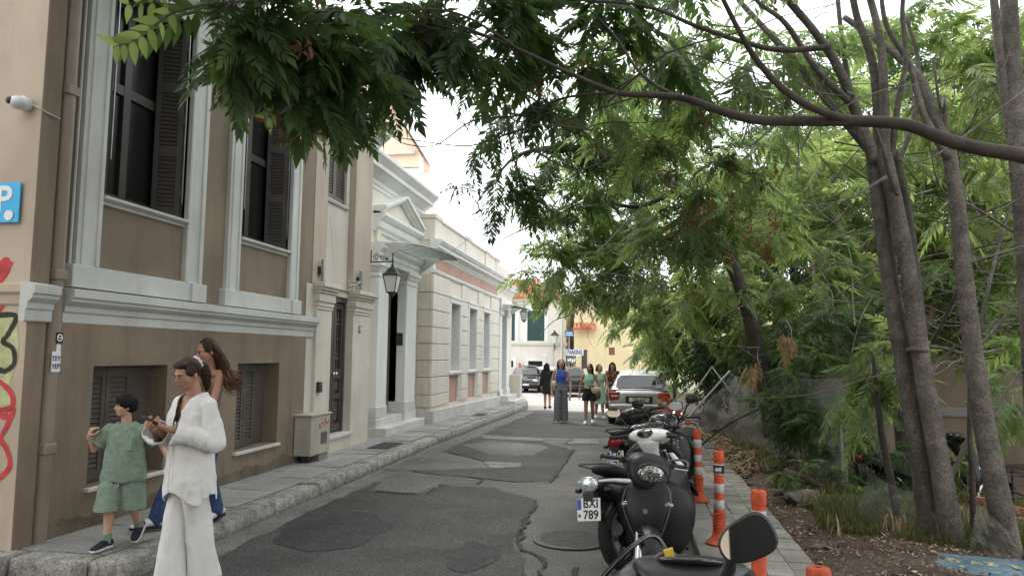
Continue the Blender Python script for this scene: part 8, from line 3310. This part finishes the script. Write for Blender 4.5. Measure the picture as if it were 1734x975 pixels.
F = Fig('woman in a mint sleeveless top and black shorts, looking aside as she walks', (at(998, 660, 19.75).x, 19.75, gy(19.75)), (-.05, -1), 1.58, 'skin_a', dict(
    elR=(.150, -.02, .64), wrR=(.165, .02, .49), elL=(-.155, .005, .64), wrL=(-.055, .12, .64), knR=(.05, .055, .29), anR=(.05, .07, .045), knL=(-.05, -.01, .285), anL=(-.05, -.09, .06)), yaw=R(-34), voxel=.0075)
F.make_body()
mb = MB()
F.loft(mb, [(.83, .050, .040), (.80, .080, .056), (.73, .092, .070, 0, .006), (.65, .082, .062), (.58, .086, .064)])
F.skinmesh('top', mb, 'minttop', .008, 3, None, folds(13, 9, .005))
mb = MB()
F.loft(mb, [(.60, .084, .064), (.55, .096, .070), (.49, .104, .074)])
for q, e_ in (('R', 1), ('L', -1)):
    F.loft(mb, [(.51, .062, .070, e_ * .048, 0), (.45, .064, .074, e_ * .054, .004), (.39, .066, .076, e_ * .058, .008)])
F.skinmesh('shorts', mb, 'blacktex', .008, 3, None, folds(13, 5, .006))
for q in 'RL':
    F.shoe(q, 'whiteshoe', 'whiteshoe')
mb = MB()
F.hball(mb, (0, -.016, .020), (.0520, .0550, .0540))
for k in range(11):
    a = -1 + 2 * k / 10
    strand(mb, [F.hd((a * .042, -.016, .035)), F.hd((a * .055, -.026, -.02)), F.hd((a * .055, -.034, -.09)), F.hd((a * .050, -.040, -.150))], [.018 * F.H, .016 * F.H, .013 * F.H, .006 * F.H])
F.hair(mb, 'hair_dk', .009)
F.finish()
b_ = thing('shoulder_bag', 'round cream bag carried on the forearm of the woman in the mint top', 'bag', tuple(F.W((-.2, .1, .85))))
c = F.W((-.17, .12, .90))
MB().ball(c, (.11, .07, .105), 16, 10).build('pouch', 'creambag', b_, smooth='all')
P, rr = crom([(c + Vector((-.07, 0, .07)), .01), (c + Vector((-.03, 0, .15)), .01), (c + Vector((.03, 0, .15)), .01), (c + Vector((.07, 0, .07)), .01)], 5)
MB().tube(P, rr, 6).build('strap', 'creambag', b_)

F = Fig('woman in a pale green dress, a step behind the one in mint', (at(1015, 660, 21.9).x, 21.9, gy(21.9)), (.25, -.97), 1.58, 'skin_b', dict(
    elL=(-.15, .0, .64), wrL=(-.16, .05, .50), knR=(.05, -.0, .285), anR=(.05, -.08, .05), knL=(-.05, .05, .285), anL=(-.05, .07, .045)), yaw=R(22), voxel=.008)
F.make_body()
mb = MB()
F.loft(mb, [(.83, .046, .038), (.80, .080, .056), (.73, .090, .068, 0, .006), (.63, .080, .060), (.53, .104, .078), (.40, .120, .095), (.27, .135, .11)])
F.skinmesh('dress', mb, 'mintdress', .009, 3, None, folds(10, 2, .012))
for q in 'RL':
    F.shoe(q, 'creambag', 'creambag')
mb = MB()
F.hball(mb, (0, -.016, .020), (.0540, .0570, .0560))
for k in range(9):
    a = -1 + 2 * k / 8
    strand(mb, [F.hd((a * .044, -.012, .03)), F.hd((a * .062, -.02, -.02)), F.hd((a * .064, -.02, -.075))], [.02 * F.H, .018 * F.H, .008 * F.H])
F.hair(mb, 'hair_lt', .009)
F.finish()
b_ = thing('handbag', 'brown leather handbag held low in front of the woman in the pale green dress', 'bag', tuple(F.W((.1, .15, .7))))
c = F.W((.14, .12, .70))
body([((c.x, c.y - .06, c.z), .12, .09), ((c.x, c.y, c.z), .15, .12), ((c.x, c.y + .06, c.z), .12, .09)], p=4).build('pouch', 'leatherbr', b_, smooth=True)
P, rr = crom([(c + Vector((-.09, 0, .11)), .01), (c + Vector((-.05, 0, .22)), .01), (c + Vector((.05, 0, .22)), .01), (c + Vector((.09, 0, .11)), .01)], 5)
MB().tube(P, rr, 6).build('handle', 'leatherbr', b_)

F = Fig('woman in a long brown floral dress with dark hair, beside the silver car', (at(1037, 660, 23.2).x, 23.2, gy(23.2)), (-.1, -1), 1.64, 'skin_a', dict(knR=(.05, .04, .285), anR=(.05, .06, .045)), yaw=R(10), pitch=R(-14), voxel=.008)
F.make_body()
mb = MB()
F.loft(mb, [(.83, .060, .044), (.80, .096, .060), (.73, .098, .074, 0, .006), (.63, .086, .064), (.53, .108, .080), (.36, .124, .10), (.14, .14, .12)])
F.sleeve(mb, 'R', .038, .042, None, 1, .8)
F.sleeve(mb, 'L', .038, .042, None, 1, .8)
F.skinmesh('dress', mb, 'floral', .009, 3, None, folds(10, 2.5, .010))
for q in 'RL':
    F.shoe(q, 'leatherbr', 'leatherbr')
mb = MB()
F.hball(mb, (0, -.012, .022), (.0530, .0560, .0560))
for k in range(13):
    a = -1 + 2 * k / 12
    strand(mb, [F.hd((a * .042, .002, .035)), F.hd((a * .056, .0, -.03)), F.hd((a * .064, .01, -.10)), F.hd((a * .064, .02, -.155))], [.02 * F.H, .018 * F.H, .014 * F.H, .007 * F.H])
F.hair(mb, 'hair_br', .009)
F.finish()

F = Fig('woman in a short black dress with long dark hair, walking away up the street', (at(927, 660, 25.9).x, 25.9, gy(25.9)), (-.05, 1), 1.60, 'skin_b', dict(
    head=(-.02, .03, .925), knR=(.05, .0, .285), anR=(.06, -.10, .07), knL=(-.05, .03, .285), anL=(-.05, .05, .045)), voxel=.008)
F.make_body()
mb = MB()
F.loft(mb, [(.83, .06, .045), (.80, .098, .062), (.73, .102, .078), (.62, .106, .084), (.52, .112, .09), (.40, .118, .094), (.33, .112, .09)])
F.sleeve(mb, 'R', .04, .045, .034, .7)
F.sleeve(mb, 'L', .04, .045, .034, .7)
F.skinmesh('dress', mb, 'blacktex', .009, 3, None, folds(10, 3, .010))
for q in 'RL':
    F.shoe(q, 'blacktex', 'rubber')
mb = MB()
F.hball(mb, (0, -.010, .018), (.0530, .0600, .0580))
for k in range(13):
    a = -1 + 2 * k / 12
    strand(mb, [F.hd((a * .040, -.03, .03)), F.hd((a * .056, -.05, -.05)), F.hd((a * .062, -.06, -.15)), F.hd((a * .05, -.062, -.25))], [.022 * F.H, .02 * F.H, .018 * F.H, .008 * F.H])
F.hair(mb, 'hair_dk', .009)
F.finish()

F = Fig('man in a grey T-shirt and jeans shading his eyes by the far entrance steps', (at(879, 660, 36.5).x, 36.5, gy(36.5)), (.55, -.83), 1.66, 'skin_c', dict(
    head=(.01, .03, .93), elL=(-.20, .06, .77), wrL=(-.085, .10, .905), elR=(.16, -.07, .65), wrR=(.11, .05, .56), anR=(.07, .05, .045), knR=(.06, .03, .285)), yaw=R(-20), pitch=R(-12), voxel=.009, fat=1.1)
F.make_body(hands={'L': dict(d=(.6, .1, .5), n=(.3, -.3, -.8), curl=.2)})
mb = MB()
F.loft(mb, [(.84, .05, .04), (.81, .108, .062), (.74, .116, .082), (.63, .110, .084), (.53, .112, .084), (.49, .112, .084)])
F.sleeve(mb, 'R', .046, .046, None, 1, .75)
F.sleeve(mb, 'L', .046, .046, None, 1, .75)
F.skinmesh('shirt', mb, 'greytee', .01, 3, None, folds(10, 6, .008))
mb = MB()
F.loft(mb, [(.56, .09, .07), (.50, .10, .075)])
F.leg(mb, 'R', .064, .050, .048, .97)
F.leg(mb, 'L', .064, .050, .048, .97)
F.skinmesh('jeans', mb, 'denim', .01, 3, None, folds(12, 8, .008))
for q in 'RL':
    F.shoe(q, 'whiteshoe', 'whiteshoe')
mb = MB()
F.hball(mb, (0, -.026, -.002), (.050, .040, .034))
F.hair(mb, 'hair_lt', .01)
F.finish()
